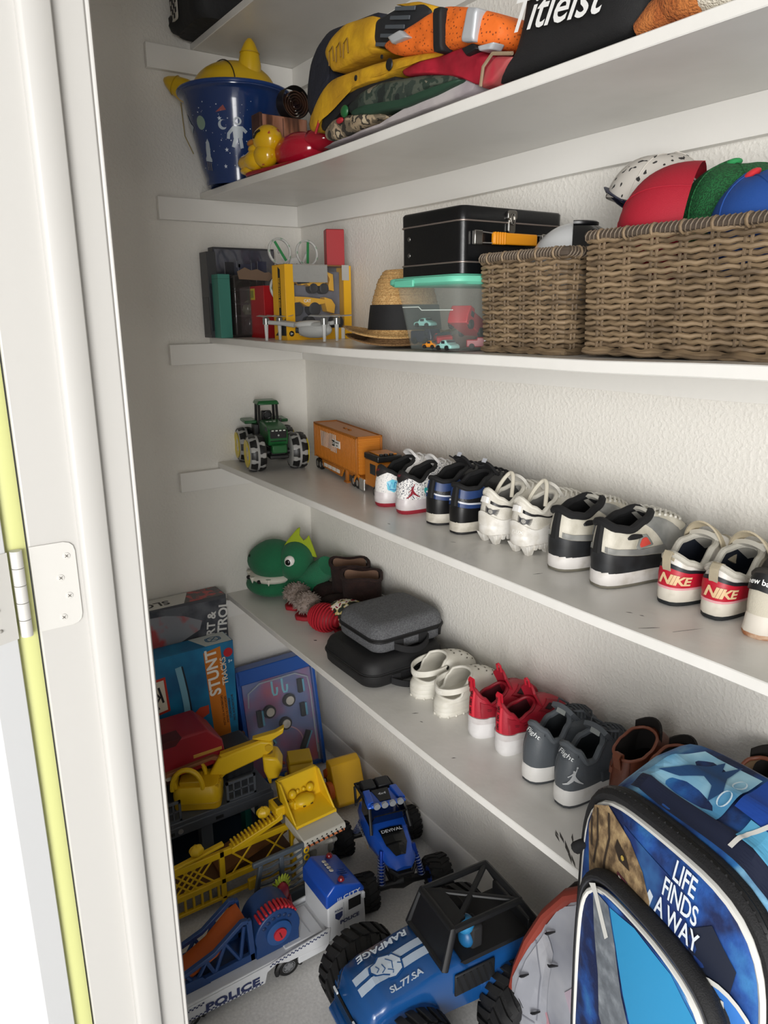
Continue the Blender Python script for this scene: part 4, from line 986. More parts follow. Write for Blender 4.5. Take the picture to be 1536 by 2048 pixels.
# wicker baskets: every weaving strand and stake is real
WK = mat('8a755a', rough=.6, h2='6c5a44', nscale=30, lo=.35, hi=.75); WK2 = mat('7c6850', rough=.6, h2='5e4e3b', nscale=30)
WD = mat('4a3f35', rough=.65)
def basket(name, label, x0, x1, y0, y1, zt, nrow, nx, ny, flare=.006):
    cx, cy = (x0 + x1) / 2, (y0 + y1) / 2
    t = thing(name, label, 'basket', S3(cx, cy), 0, 'wicker baskets')
    w2, d2 = (x1 - x0) / 2, (y1 - y0) / 2; rc = .014
    # perimeter stations
    P = []; stakes = []
    def side(p, q, n, nrm):
        L = (V3(q) - V3(p)).length
        for i in range(n * 6):
            u = i / (n * 6); P.append((V3(p).lerp(V3(q), u), V3(nrm), i / 6.0 + .5))
        for i in range(n): stakes.append((V3(p).lerp(V3(q), (i + .5) / n), V3(nrm)))
    side((-w2, -d2, 0), (w2, -d2, 0), nx, (0, -1, 0)); side((w2, -d2, 0), (w2, d2, 0), ny, (1, 0, 0)); side((w2, d2, 0), (-w2, d2, 0), nx, (0, 1, 0)); side((-w2, d2, 0), (-w2, -d2, 0), ny, (-1, 0, 0))
    hgt = zt - .012
    for r in range(nrow):
        z = .012 + hgt * (r + .5) / nrow; k = 1 + flare * z / zt / w2
        pts = []
        for i, (p, n, ph) in enumerate(P):
            o = 0.0040 * cos(ph * 2 * pi / 2 + r * pi)
            pts.append(V3((p.x * k, p.y * k, z + .0012 * sin(i * 1.7 + r))) + n * (o + .003))
        obj('weave_strand', G().tube(pts, hgt / nrow * .47, 6, True), WK if r % 3 else WK2, t)
    for p, n in stakes:
        tn = V3((-n.y, n.x, 0))
        for q in (-.0045, .0045):
            a = p + tn * q
            obj('stake', G().tube([V3((a.x, a.y, .004)) + n * .0012, V3((a.x * (1 + flare / w2), a.y * (1 + flare / w2), zt)) + n * .0012], .0027, 6), WK2, t)
        obj('rim_wrap', G().tube([V3((p.x * (1 + flare / w2), p.y * (1 + flare / w2), zt + .003)) + n * .003 + (n * cos(b) + V3((0, 0, 1)) * sin(b)) * .0088 for b in [i * 2 * pi / 10 for i in range(10)]], .0024, 5, True), WK, t)
    k = 1 + flare / w2
    rim = [V3((p.x * k, p.y * k, zt + .004)) + n * .003 for p, n, ph in P]
    rm = obj('rim', G().tube(rim, .0078, 8, True), WD, t)
    L = 0; cnt = 0
    for i in range(len(rim)):
        a, b = rim[i], rim[(i + 1) % len(rim)]; n = P[i][1]; m = max(1, int((b - a).length / .007))
        for j in range(m):
            if n.y > .5 or n.x < -.5: continue
            c = a.lerp(b, j / m); d = (b - a).normalized()
            obj('rim_coil', G().tube([c + d * .003 * sin(q) + (n * cos(q) + V3((0, 0, 1)) * sin(q)) * .0082 for q in [i2 * 2 * pi / 8 for i2 in range(8)]], .0012, 4, True), mat('6a5c4c', rough=.6), rm)
    for zz, rr in ((.006, .0062),):
        obj('foot_strand', G().tube([V3((p.x, p.y, zz + .0015 * sin(ph * 2 * pi))) + n * (.004 + .002 * sin(ph * pi)) for p, n, ph in P], rr, 6, True), WK, t)
        obj('foot_strand', G().tube([V3((p.x, p.y, zz - .001 + .002 * cos(ph * pi))) + n * (.008 + .003 * sin(ph * pi)) for p, n, ph in P], rr * .55, 6, True), WK2, t)
    obj('base', G().bx(-w2 + .004, w2 - .004, -d2 + .004, d2 - .004, .003, .010), WD, t)
    return t
basket('wicker_basket', 'small square wicker basket beside the clear tub', 1.246, 1.436, -.276, -.06, .163, 19, 5, 5)
basket('wicker_basket', 'long wicker basket full of caps at the right end', 1.492, 1.96, -.276, -.06, .176, 20, 10, 5)
# white and black helmet in the small basket
hm = thing('toy_helmet', 'white helmet with black visor lying in the small basket', 'helmet', S3(1.345, -.165, .030), rz=.1)
obj('shell', G().sphere((0, 0, .115), (.085, .075, .080), 28, 18, lambda d: 1 + .06 * d.x), mat('c9cbcc', rough=.22), hm)
obj('visor', G().grid(lambda u, v: V3((0, 0, .115)) + V3((.090 * cos(lerp(-1.0, 1.3, u)) * cos(lerp(-.1, 1.1, v)), .079 * sin(lerp(-1.0, 1.3, u)) * cos(lerp(-.1, 1.1, v)), .085 * sin(lerp(-.1, 1.1, v)))), 20, 8), mat('0e0f11', rough=.12), hm)
obj('visor_edge', G().tube([V3((0, 0, .115)) + V3((.092 * cos(a) * cos(1.1), .081 * sin(a) * cos(1.1), .086 * sin(1.1))) for a in [lerp(-1.0, 1.3, i / 20) for i in range(21)]], .004, 6), mat('1a1b1d', rough=.3), hm)
obj('neck_ring', G().lathe([(.06, .0), (.072, .004), (.075, .04), (.066, .045)], 28), mat('2a2c2f', rough=.4), hm)
# caps in the long basket
def cap(loc, rot, label, col, rough=.75, button=None, mesh=False, bill=True, strap=None, extra=None, scale=1.0):
    t = thing('baseball_cap', label, 'cap', loc, 0, 'caps in the long basket', rot)
    M_ = extra or mat(col, rough=rough, bump=.25, bscale=900)
    def f(u, v):
        a = 2 * pi * u; b = v * pi / 2
        r = cos(b) ** .85; return (.086 * scale * r * cos(a) * 1.08, .086 * scale * r * sin(a), .100 * scale * sin(b) ** .9 * (1 - .06 * cos(a)))
    obj('crown', G().grid(lambda u, v: f(u, v * .985), 40, 14, cu=True), M_, t)
    for k in range(6):
        a = k / 6
        obj('seam', G().tube([V3(f(a, j / 12 * .98)) * 1.004 for j in range(13)], .0011, 5), M_, t)
    if button: obj('button', G().sphere((0, 0, .101 * scale), (.0125, .0125, .006), 16, 8), mat(button, rough=.5), t)
    if bill:
        def fb(u, v):
            q = (u - .5) * 2; a = q * 1.15
            r0 = .090 * scale; r1 = r0 + .066 * scale * (cos(a * 1.15) ** .6 if cos(a * 1.15) > 0 else 0)
            r = lerp(r0, r1, v); return (r * cos(a) * 1.05, r * sin(a), .004 + .014 * (1 - q * q) * v * .6 - .018 * q * q)
        obj('bill', G().sheet(fb, 16, 6, .004), mat(col, rough=rough), t)
    return t, f
def dirrot(d, bx):
    """euler turning local +z to direction d with local +x (the bill) as near bx as possible"""
    z = V3(d).normalized(); x = V3(bx); x = (x - z * x.dot(z)).normalized(); y = z.cross(x)
    return Matrix((x, y, z)).transposed().to_euler()
wm = mat('c7c2ba', rough=.85, h2='2e2c2c', nscale=110, lo=.70, hi=.72, det=0)
tc_, f_ = cap((1.480, -.125, 1.796), dirrot((.25, .15, 1), (-.8, -.6, 0)), 'pale dotted cap with navy strap at the back of the basket', 'c7c2ba', .85, None, extra=wm, bill=False, scale=.86)
obj('strap', G().tube([(.080 * cos(a), .072 * sin(a), -.004 + .018 * (1 - abs(a))) for a in [lerp(-1.0, 1.0, i / 14) for i in range(15)]], .0085, 8, False, .25), mat('1d2340', rough=.5), tc_)
cap((1.588, -.172, 1.762), dirrot((-.80, -.42, .12), (.2, .9, .3)), 'red cap with red button lying on its side', 'a5142a', .7, 'b0152c', bill=False)
gm = mat('1f6b38', rough=.8, h2='154c28', nscale=420, lo=.45, hi=.55, det=0, bump=.6, bscale=500)
cap((1.645, -.130, 1.745), dirrot((-.16, -.1, .95), (1, .2, 0)), 'green mesh trucker cap with green button', '1f6b38', .8, '2f9455', extra=gm, bill=False)
cap((1.745, -.175, 1.722), dirrot((-.42, -.30, .85), (1, .1, .3)), 'blue cap with red button at the right photo edge', '1a4a96', .75, 'd22f35', bill=True, scale=1.05)
# ------------------------------------------------------------------ fourth shelf toys
GRN = mat('1c5a2e', rough=.3); TBK = mat('131415', rough=.4); YEL = mat('d9c21a', rough=.35)
tr = thing('toy_tractor', 'green toy tractor with black cab and yellow hubs', 'toy tractor', SX(4, .140, -.212), rz=rad(-13))
def fat_wheel(par, c, r, w, side):
    g = G().lathe([(.02, -w / 2), (r * .80, -w / 2), (r * .93, -w * .42), (r * .985, -w * .2), (r * .99, w * .2), (r * .93, w * .42), (r * .80, w / 2), (.02, w / 2)], 30, c, 'Y')
    wl = obj('wheel', g, mat('a3a3a0', rough=.22), par)
    n = 9
    for row in (-1, 1):
        for k in range(n):
            a0 = 2 * pi * (k + (.5 if row > 0 else 0)) / n
            def f(u, v, a0=a0, row=row):
                a = a0 + (u - .5) * 2 * pi / n * (.74 if v < .5 else .58); t = lerp(.07, .46, v)
                rr = r * (1.012 if t < .22 else 1.012 - .075 * ((t - .22) / .24) ** 1.3)
                return V3(c) + V3((rr * cos(a), row * t * w, rr * sin(a)))
            obj('tread_block', G().sheet(f, 4, 4, .002), TBK, wl)
    hb = obj('hub', G().lathe([(.0001, .0), (r * .40, 0), (r * .62, .004), (r * .76, .010), (r * .78, .0115), (r * .70, .0118), (r * .3, .007), (.0001, .009)], 26, V3(c) + V3((0, side * (w / 2 - .008), 0)), 'Y') if side > 0 else
             G().lathe([(.0001, .0), (r * .40, 0), (r * .62, -.004), (r * .76, -.010), (r * .78, -.0115), (r * .70, -.0118), (r * .3, -.007), (.0001, -.009)], 26, V3(c) + V3((0, side * (w / 2 - .008), 0)), 'Y'), YEL, wl)
for x in (-.088, .082):
    for sy in (-1, 1): fat_wheel(tr, (x, sy * .066, .056), .056, .052, sy)
obj('chassis', G().bx(-.10, .11, -.024, .024, .045, .072).bx(-.02, .125, -.030, .030, .040, .052), TBK, tr, bevel=.003)
obj('axle', G().cyl((-.088, -.07, .056), (-.088, .07, .056), .010).cyl((.082, -.07, .056), (.082, .07, .056), .010), TBK, tr)
hood = obj('hood', G().prism([(-.012, .085), (.112, .080), (.120, .100), (.116, .128), (.085, .139), (-.012, .146)], xzy, -.031, .031), GRN, tr, bevel=.004)
obj('grille', G().box((.1185, 0, .112), (.004, .052, .038), (0, .12, 0)), TBK, hood, bevel=.002)
for y in (-.018, -.006, .006, .018): obj('headlight', G().box((.1215, y, .128), (.003, .007, .0035)), mat('c9cfc6', rough=.2), hood, smooth=0)
obj('hood_badge', G().sphere((.1215, 0, .113), (.001, .003, .003), 8, 6), mat('a7aba6', rough=.3), hood)
for y in (-.015, -.004, .008): obj('hood_vent', G().box((.010 + .02, y, .1447), (.006, .007, .0015), (0, .06, .3)), mat('b9c4b6', rough=.4), hood, smooth=0)
obj('weight_block', G().bx(.105, .132, -.024, .024, .058, .084), GRN, tr, bevel=.004)
cab = obj('cab_frame', G().bx(-.075, -.015, -.033, .033, .100, .135), TBK, tr, bevel=.003)
for x, lx in ((-.070, -.068), (-.016, -.020)):
    for y in (-.030, .030): obj('cab_pillar', G().tube([(x, y, .130), (lx, y * .95, .196)], .0045, 6), TBK, cab)
obj('cab_roof', G().frustum((-.044, 0, .193), (.078, .074), (-.044, 0, .206), (.066, .062)), GRN, tr, bevel=.004)
obj('seat', G().bx(-.062, -.040, -.016, .016, .132, .170), TBK, tr, bevel=.004)
obj('steering_wheel', G().tube([(-.028 + .004 * sin(a), .013 * cos(a), .158 + .012 * sin(a)) for a in [i * 2 * pi / 16 for i in range(16)]], .0022, 6, True), TBK, tr)
for y in (-.052, .052): obj('mudguard', G().bx(-.13, -.045, y - .02, y + .02, .150 - .02, .140), GRN if y < 0 else GRN, tr, bevel=.003)
obj('side_step', G().bx(-.06, -.02, -.048, -.032, .07, .13), TBK, tr, bevel=.002); obj('exhaust', G().cyl((.005, .034, .12), (.005, .034, .150), .004), TBK, tr)
for y in (-.036, .036): obj('mirror', G().box((.108, y, .132), (.004, .005, .012)), TBK, tr)
# orange container lorry
OC = mat('b86f1c', rough=.42); OD = mat('a05d14', rough=.45); WHT = mat('e8e4dc', rough=.45)
lo = thing('toy_lorry', 'orange toy container lorry behind the speckled sneakers', 'toy lorry', SX(4, .432, -.104), rz=rad(-9)); lo.scale = (1.0, 1.1, 1.06)
obj('container', G().bx(-.165, .175, -.034, .034, .034, .135), OC, lo, bevel=.002)
for i in range(30):
    x = -.158 + i * .0112
    obj('side_rib', G().bx(x - .0028, x + .0028, -.0358, -.0338, .040, .130), OC, lo, bevel=.0008)
for z in [.046 + i * .0105 for i in range(9)]: obj('front_rib', G().bx(.1748, .1765, -.030, .030, z, z + .006), OC, lo, bevel=.0006)
fr = obj('container_frame', G().bx(-.167, .177, -.0365, -.0335, .132, .1375).bx(-.167, .177, .0335, .0365, .132, .1375).bx(-.168, -.164, -.0365, .0365, .034, .1375).bx(.174, .1785, -.0365, -.031, .034, .1375).bx(.174, .1785, .031, .0365, .034, .1375).bx(.174, .1785, -.0365, .0365, .132, .1375), OD, lo, bevel=.001)
for x in (.0, .035): obj('roof_catch', G().box((x, 0, .1365), (.018, .006, .004)), OD, lo, bevel=.001)
for i in range(10):
    decal('white_slash', poly2d([(-.0035, -.022 if i < 6 else -.026), (.0035, -.022 if i < 6 else -.026), (-.0005, .022 if i < 6 else .024), (-.0075, .022 if i < 6 else .024)]), plane((-.095 + i * .0135, -.0362, .098), (1, 0, 0), (0, 0, 1), .0005), WHT, lo)
lb = obj('white_label', G().bx(-.005, .058, -.0375, -.0362, .088, .108), WHT, lo, smooth=0)
decal('label_block', poly2d([(-.010, -.008), (.010, -.008), (.010, .008), (-.010, .008)]), plane((.008, -.0375, .098), (1, 0, 0), (0, 0, 1), .0006), TBK, lb)
decal('label_lettering', text2d('GW', .008, .03), plane((.008, -.0375, .098), (1, 0, 0), (0, 0, 1), .0011), WHT, lb)
decal('label_lettering', text2d('TRANSPORT', .0042, .03), plane((.036, -.0375, .102), (1, 0, 0), (0, 0, 1), .0006), TBK, lb); decal('label_lettering', text2d('LINES', .0042, .03), plane((.036, -.0375, .094), (1, 0, 0), (0, 0, 1), .0006), TBK, lb)
obj('chassis', G().bx(-.165, .12, -.026, .026, .022, .036), OD, lo, bevel=.002)
sk = obj('side_skirt', G().prism([(-.105, .034), (-.095, .012), (.055, .010), (.075, .034)], xzy, -.0345, -.030), OC, lo, bevel=.001)
for i in range(4): obj('skirt_panel', G().bx(-.085 + i * .034, -.058 + i * .034, -.0352, -.0344, .017, .027), WHT, sk, smooth=0)
obj('landing_leg', G().bx(.085, .097, -.034, -.026, .004, .036), OD, lo, bevel=.001); obj('landing_foot', G().bx(.080, .102, -.036, -.024, .0, .005), OD, lo, bevel=.001)
def small_wheel(par, x, y, r, w=.010):
    wl = obj('wheel', G().lathe([(.0001, -w / 2), (r * .9, -w / 2), (r, -w * .3), (r, w * .3), (r * .9, w / 2), (.0001, w / 2)], 18, (x, y, r), 'Y'), TBK, par)
    s_ = -1 if y < 0 else 1
    obj('rim', G().lathe([(.0001, s_ * w * .5), (r * .55, s_ * w * .52), (r * .3, s_ * w * .58), (.0001, s_ * w * .6)], 14, (x, y, r), 'Y'), mat('b9b9b6', rough=.25, metal=.7), wl)
for x in (-.145, -.118, .150, .178, .300):
    for y in (-.030, .030): small_wheel(lo, x, y, .0155)
cb_ = obj('cab', G().prism([(.225, .022), (.318, .022), (.326, .05), (.318, .085), (.300, .092), (.225, .090)], xzy, -.032, .032), OC, lo, bevel=.003)
obj('cab_deck', G().bx(.13, .23, -.030, .030, .020, .034), OD, lo, bevel=.002)
obj('wheel_arch', G().tube([(.178 + .020 * cos(a), -.033, .0155 + .020 * sin(a)) for a in [i * pi / 10 for i in range(11)]], .004, 6), OC, lo)
obj('cab_roof', G().bx(.222, .312, -.033, .033, .090, .106), TBK, cb_, bevel=.003); obj('roof_panel', G().bx(.235, .30, -.024, .024, .1062, .109), OC, cb_, bevel=.001)
for y in (-.02, -.008, .006): obj('roof_light', G().bx(.30, .311, y - .004, y + .004, .106, .111), TBK, cb_, bevel=.001)
obj('side_window', G().bx(.262, .296, -.0328, -.0318, .056, .082), mat('1d2226', rough=.1), cb_, smooth=0)
for i in range(4): obj('chrome_tank', G().cyl((.200 + .0085 * i, -.0335, .005), (.200 + .0085 * i, -.0335, .034), .0042, n=10), mat('c6c6c2', rough=.15, metal=.9), lo)

# ------------------------------------------------------------------ lowest shelf: plush slippers, cases
GP = mat('1b6a45', rough=.95, bump=.5, bscale=350, sheen=.1); GF = mat('1c7a52', rough=1, bump=1, bscale=420, sheen=.1)
WT = mat('dcd8cc', rough=.7)
dn = thing('plush_slipper', 'green dinosaur-head plush slipper with white teeth and lime crest', 'slipper', SX(5, .125, -.168), rz=rad(-40), group='dinosaur slippers'); dn.scale = (1.06, 1.06, 1.14)
obj('lower_jaw', G().sphere((-.005, -.045, .034), (.082, .082, .036), 26, 14, lambda d: 1 + .12 * (abs(d.x) ** 4 + abs(d.y) ** 4)), GP, dn)
hd_ = obj('head', G().sphere((-.003, -.040, .108), (.076, .080, .058), 28, 16, lambda d: 1 + .10 * (abs(d.x) ** 4 + abs(d.y) ** 4 + abs(d.z) ** 4)), GP, dn)
obj('brow', G().sphere((.012, .036, .112), (.070, .058, .062), 24, 14), GP, dn)
obj('gum', G().sphere((-.004, -.042, .064), (.079, .082, .020), 26, 10, lambda d: 1 + .1 * abs(d.x) ** 4), mat('d9d5c9', rough=.7), dn)
for i in range(9):
    a = rad(-175 + i * 22); c = V3((-.004 + .082 * cos(a), -.042 + .084 * sin(a), .062))
    obj('tooth_gap', G().sphere(c, (.008, .008, .006), 8, 6), mat('101010', rough=.8), dn) if i % 2 else obj('tooth', G().cyl(c + V3((0, 0, .010)), c - V3((0, 0, .010)), .009, .001, 8), WT, dn)
for sx in (-1, 1):
    e = obj('eye', G().sphere((.012 + sx * .060, .030, .128), (.012, .018, .018), 16, 10), mat('e8e6e0', rough=.3), dn)
    obj('pupil', G().sphere((.012 + sx * .070, .026, .128), (.004, .009, .009), 12, 8), mat('0c0c0c', rough=.2), e)
    obj('nostril', G().sphere((sx * .030, -.112, .130), (.006, .004, .004), 8, 6), mat('0c2a1a', rough=.8), hd_)
cr = [(-.045, 0), (-.030, .020), (-.004, .048), (.004, .052), (.002, .032), (.012, .020), (.020, .026), (.026, .034), (.034, .012), (.046, -.02)]
obj('crest', G().prism([(y, z + .150) for y, z in cr], lambda u, v, d: (.012 + d, .048 + u * 1.25, .150 + (v - .150) * 1.3), -.005, .005), mat('9cae1e', rough=.8), dn, bevel=.003)
dn2 = thing('plush_slipper', 'fluffy green dinosaur slipper foot with cream claws', 'slipper', SX(5, .190, -.135), rz=rad(-60), group='dinosaur slippers')
obj('foot', G().sphere((0, 0, .048), (.062, .100, .048), 28, 16, lambda d: 1 + .05 * nz(d.x, d.y, d.z, 6)), GF, dn2)
obj('leg', G().tube([(0, .02, .06), (0, .06, .10), (.01, .10, .135)], [.045, .042, .036], 16), GF, dn2)
for x in (-.036, -.004, .030): obj('claw', G().sphere((x, -.098, .020), (.013, .024, .014), 12, 8), WT, dn2)
BF = mat('261614', rough=1, bump=1, bscale=380, sheen=0, h2='301d19', nscale=40)
def fur_slipper(loc, rz, label):
    t = thing('fur_slipper', label, 'slipper', loc, rz, 'brown fur slippers')
    obj('foot', G().sphere((0, -.02, .042), (.052, .105, .044), 26, 14, lambda d: 1 + .05 * nz(d.x, d.y, d.z, 7)), BF, t)
    def f(u, v):
        a = 2 * pi * u; k = 1 + .10 * v + .05 * nz(cos(a) * 2, sin(a) * 2, v * 3)
        return (.052 * k * cos(a) * (1 - .15 * abs(sin(a)) ** 4), .035 + .060 * k * sin(a), .03 + .135 * v + .006 * sin(3 * a) * v)
    obj('cuff', G().grid(f, 30, 10, cu=True), BF, t)
    def fl(u, v):
        q = V3(f(u, 1 - .6 * v)); return (q.x * .86, .035 + (q.y - .035) * .86, q.z)
    obj('cuff_lining', G().grid(fl, 26, 5, cu=True), mat('8d6f5c', rough=1), t)
    obj('cuff_edge', G().tube([V3(f(i / 30, 1)) for i in range(30)], .006, 6, True), BF, t)
    for x in (-.030, 0, .030): obj('claw', G().tube([(x, -.105, .026), (x * 1.1, -.125, .028), (x * 1.15, -.142, .018)], [.011, .010, .004], 8), mat('d8d6d2', rough=.4), t)
    return t
fur_slipper(SX(5, .335, -.075), rad(-62), 'brown fur slipper with open cuff against the back wall')
fur_slipper(SX(5, .450, -.100), rad(-66), 'brown fur slipper in front, nearest the grey case')
# grey pom-pom slippers on red soles
def pom_slipper(loc, rz, label):
    t = thing('pompom_slipper', label, 'slipper', loc, rz, 'grey pompom slippers')
    random.seed(3)
    pm = mat('8b7c72', rough=1, bump=.8, bscale=300, h2='a0928a', nscale=60)
    obj('pompom', G().sphere((0, -.02, .052), (.034, .042, .034), 26, 16, lambda d: 1 + .16 * nz(d.x, d.y, d.z, 6)), pm, t)
    g = G()
    for i in range(240):
        z = random.uniform(-1, 1); a = random.uniform(0, 2 * pi); r = math.sqrt(1 - z * z); d = V3((r * cos(a), r * sin(a), z))
        p = V3((0, -.02, .052)) + V3((d.x * .032, d.y * .040, d.z * .032)); g.tube([p, p + d * .010 + V3((random.uniform(-.003, .003), random.uniform(-.003, .003), -.002))], [.0022, .0006], 4)
    o = obj('tufts', g, pm, t); o['kind'] = 'stuff'
    obj('footbed', G().prism([(x * .9, y) for x, y in [(.0, -.062), (.026, -.056), (.036, -.03), (.034, .03), (.03, .08), (.016, .1), (-.016, .1), (-.03, .08), (-.034, .03), (-.036, -.03), (-.026, -.056)]], xyz, 0, .014), mat('a01826', rough=.6), t, bevel=.004)
    obj('strap', G().tube([(-.034, .0, .01), (-.03, .0, .032), (0, .0, .042), (.03, .0, .032), (.034, .0, .01)], .008, 8, False, .5), mat('17100f', rough=.8), t)
    return t
pom_slipper(SX(5, .262, -.178), rad(-35), 'grey pompom slipper next to the dinosaur claws')
pom_slipper(SX(5, .352, -.188), rad(-35), 'grey pompom slipper next to the red mesh ball')
rb = thing('mesh_ball', 'red ribbed mesh bundle lying in front of the slippers', 'ball', SX(5, .452, -.205), rz=.4)
RM = mat('b01a2a', rough=.5)
obj('core', G().sphere((0, 0, .042), (.052, .044, .040), 24, 14), mat('8c1220', rough=.6), rb)
for k in range(13):
    b = lerp(-1.15, 1.15, k / 12)
    obj('rib', G().tube([(.054 * sin(b), .047 * cos(b) * cos(a), .042 + .043 * cos(b) * sin(a)) for a in [i * 2 * pi / 22 for i in range(22)]], .0028, 6, True), RM, rb)
obj('centre_disc', G().lathe([(.0001, -.004), (.016, -.004), (.020, 0), (.016, .004), (.0001, .004)], 16, (.054, -.004, .044), 'X'), RM, rb)
sp_ = thing('printed_slipper', 'small slipper with black and cream cartoon print behind the grey case', 'slipper', SX(5, .520, -.128), rz=rad(-50))
pm_ = ramp_mat('cartoon_print', [(0, '1d241c'), (.40, '2c352a'), (.47, 'c9b878'), (.52, 'e4dfd2'), (.60, '8f3038'), (.72, '20221e')], 45, .6, 'noise', 0, 100, 'CONSTANT', 1)
obj('foot', G().sphere((0, -.02, .055), (.042, .080, .050), 22, 12), pm_, sp_); obj('sole', G().prism(rrect(.078, .15, .036), xyz, 0, .014), mat('8c1a26', rough=.6), sp_, bevel=.003)
obj('toe_patch', G().sphere((0, -.085, .060), (.026, .016, .022), 14, 8), mat('d9d3c4', rough=.6, h2='8a3a3a', nscale=80), sp_)
cd = thing('white_card', 'white card with dark red print standing against the back wall', 'card', SX(5, .560, -.032), rot=(rad(-10), 0, rad(8)))
obj('sheet', G().bx(-.065, .065, -.002, .002, 0, .095), mat('d0cfcb', rough=.6), cd, bevel=.0006); obj('print', G().bx(-.055, .020, -.0028, -.0022, .02, .07), mat('6f2a30', rough=.6), cd, smooth=0)
# zip cases
def zip_case(loc, w_, d_, h_, r_, shell, label, wool):
    t = thing('zip_case', label, 'case', loc, 0)
    def ring(z, k): return [V3((x * (1 - 2 * k / w_), y * (1 - 2 * k / d_), z)) for x, y in rrect(w_, d_, r_, 7)]
    hz_ = h_ * .47
    obj('lower_shell', G().rings([ring(0, .016), ring(.004, .008), ring(.012, .002), ring(hz_ - .004, 0)]), shell, t)
    obj('upper_shell', G().rings([ring(hz_ + .006, 0), ring(h_ - .020, .003), ring(h_ - .009, .008), ring(h_ - .002, .017), ring(h_, .028)]), shell, t)
    zt = obj('zip_tape', G().rings([ring(hz_ - .005, -.0012), ring(hz_ + .007, -.0012)]), mat('121214', rough=.8), t)
    obj('zip_teeth', G().tube([V3((x, y, hz_ + .001)) for x, y in rrect(w_ + .003, d_ + .003, r_, 7)], .0022, 6, True), mat('0b0b0c', rough=.5), zt)
    for y in (-.045, .035):
        obj('handle_anchor', G().bx(w_ / 2 - .001, w_ / 2 + .004, y - .014, y + .014, hz_ - .030, hz_ - .002), mat('161618', rough=.85), t, bevel=.001)
    def f(u, v):
        a = lerp(-.06, .05, u); q = sin(pi * u); return (w_ / 2 + .003 + .026 * q ** .6, a, hz_ - .018 - .012 * q + (v - .5) * .018)
    obj('handle', G().sheet(f, 16, 2, .004), mat('151517', rough=.85), t)
    obj('zip_puller', G().bx(w_ / 2 + .002, w_ / 2 + .006, .085, .092, hz_ - .022, hz_ + .002), mat('0e0e0f', rough=.4), t, bevel=.001)
    return t
zip_case(SX(5, .738, -.178), .252, .262, .080, .045, mat('131315', rough=.62, bump=.2, bscale=900), 'black zip case underneath the grey one', False)
zip_case((.738, -.152, shelf_z(5, .738) + .081), .205, .236, .082, .035, mat('66676a', rough=.9, bump=.5, bscale=700, h2='4c4d50', nscale=260, lo=.35, hi=.65), 'grey wool zip case on top of the black one', True)
# ------------------------------------------------------------------ floor: boxes in the corner
def flat(o, u, v, off=.0006): return plane(o, u, v, off)
t = thing('toy_carton', 'grey and red racing set carton behind the blue stunt box', 'box', (.052, -.520, 0))
obj('carton', G().bx(-.045, .045, -.20, .138, 0, .728), mat('4b4d52', rough=.4), t, bevel=.0012)
F = lambda y, z: flat((.045, y, z), (0, 1, 0), (0, 0, 1))
decal('photo_print', poly2d([(-.18, -.07), (.135, -.07), (.135, .055), (-.18, .065)]), flat((.045, 0, .66), (0, 1, 0), (0, 0, 1), .0004), mat('63666d', rough=.35, h2='3a3d45', nscale=14), t)
decal('car_print', poly2d([(-.18, -.06), (-.02, -.06), (.05, -.03), (.06, .0), (.0, .03), (-.06, .045), (-.18, .05)]), flat((.045, -.01, .655), (0, 1, 0), (0, 0, 1), .0008), mat('8b8d93', rough=.3, h2='b04a4a', nscale=12, lo=.5, hi=.62), t)
decal('side_lettering', text2d('SMART &', .030, .03), flat((.045, .075, .60), (0, .12, 1), (0, -1, .12), .0014), mat('d9d9d6', rough=.4), t)
decal('side_lettering', text2d('CONTROL', .034, .03), flat((.045, .115, .60), (0, .12, 1), (0, -1, .12), .0014), mat('d9d9d6', rough=.4), t)
decal('top_panel', poly2d([(-.17, -.044), (.02, -.044), (.06, .044), (-.17, .044)]), flat((0, -.02, .728), (0, 1, 0), (-1, 0, 0), .0004), mat('d5d3ce', rough=.4), t)
decal('top_print', poly2d([(-.02, -.044), (.12, -.044), (.12, .044), (.02, .044)]), flat((0, .015, .728), (0, 1, 0), (-1, 0, 0), .0006), mat('5a5658', rough=.4, h2='b7494a', nscale=30, lo=.5, hi=.56), t)
decal('top_lettering', text2d('SLOT', .036, .02, 0, 1.1), flat((.008, -.105, .728), (0, -1, 0), (1, 0, 0), .0009), mat('2a2a2c', rough=.5), t)
t = thing('toy_carton', 'blue and orange stunt track carton in the left corner', 'box', (.142, -.530, 0))
obj('carton', G().bx(-.040, .042, -.20, .128, 0, .600), mat('1f7fae', rough=.4, h2='1a5f8c', nscale=7), t, bevel=.0012)
FX = lambda y, z, off=.0006: flat((.042, y, z), (0, 1, 0), (0, 0, 1), off)
decal('orange_band', poly2d([(-.030, .27), (.028, .28), (.060, -.30), (.005, -.30)]), FX(.055, .31), mat('c9741e', rough=.45), t)
decal('band_edge', poly2d([(-.036, -.04), (-.024, -.04), (.006, -.30), (-.008, -.30)]), FX(.055, .31, .001), mat('d8d6d0', rough=.4), t)
obj_up = (0, -.055, 1); obj_lt = (0, -1, -.055)
decal('lettering', text2d('STUNT', .040, .03, .0, 1.0), flat((.042, .052, .505), obj_up, obj_lt, .0016), mat('e9e4da', rough=.4), t)
decal('lettering', text2d('TRACKS', .020, .02, .0, 1.0), flat((.042, .090, .500), obj_up, obj_lt, .0016), mat('e3d2b8', rough=.4), t)
for i in range(4): decal('small_lettering', text2d(['PISTAS DE ACROBACIAS', 'PISTES DE CASCADES', 'STUNTBAHNEN', 'PISTE ACROBATICHE'][i], .0075, .01), flat((.042, .078 + i * .012, .36), obj_up, obj_lt, .0016), mat('3b2413', rough=.5), t)
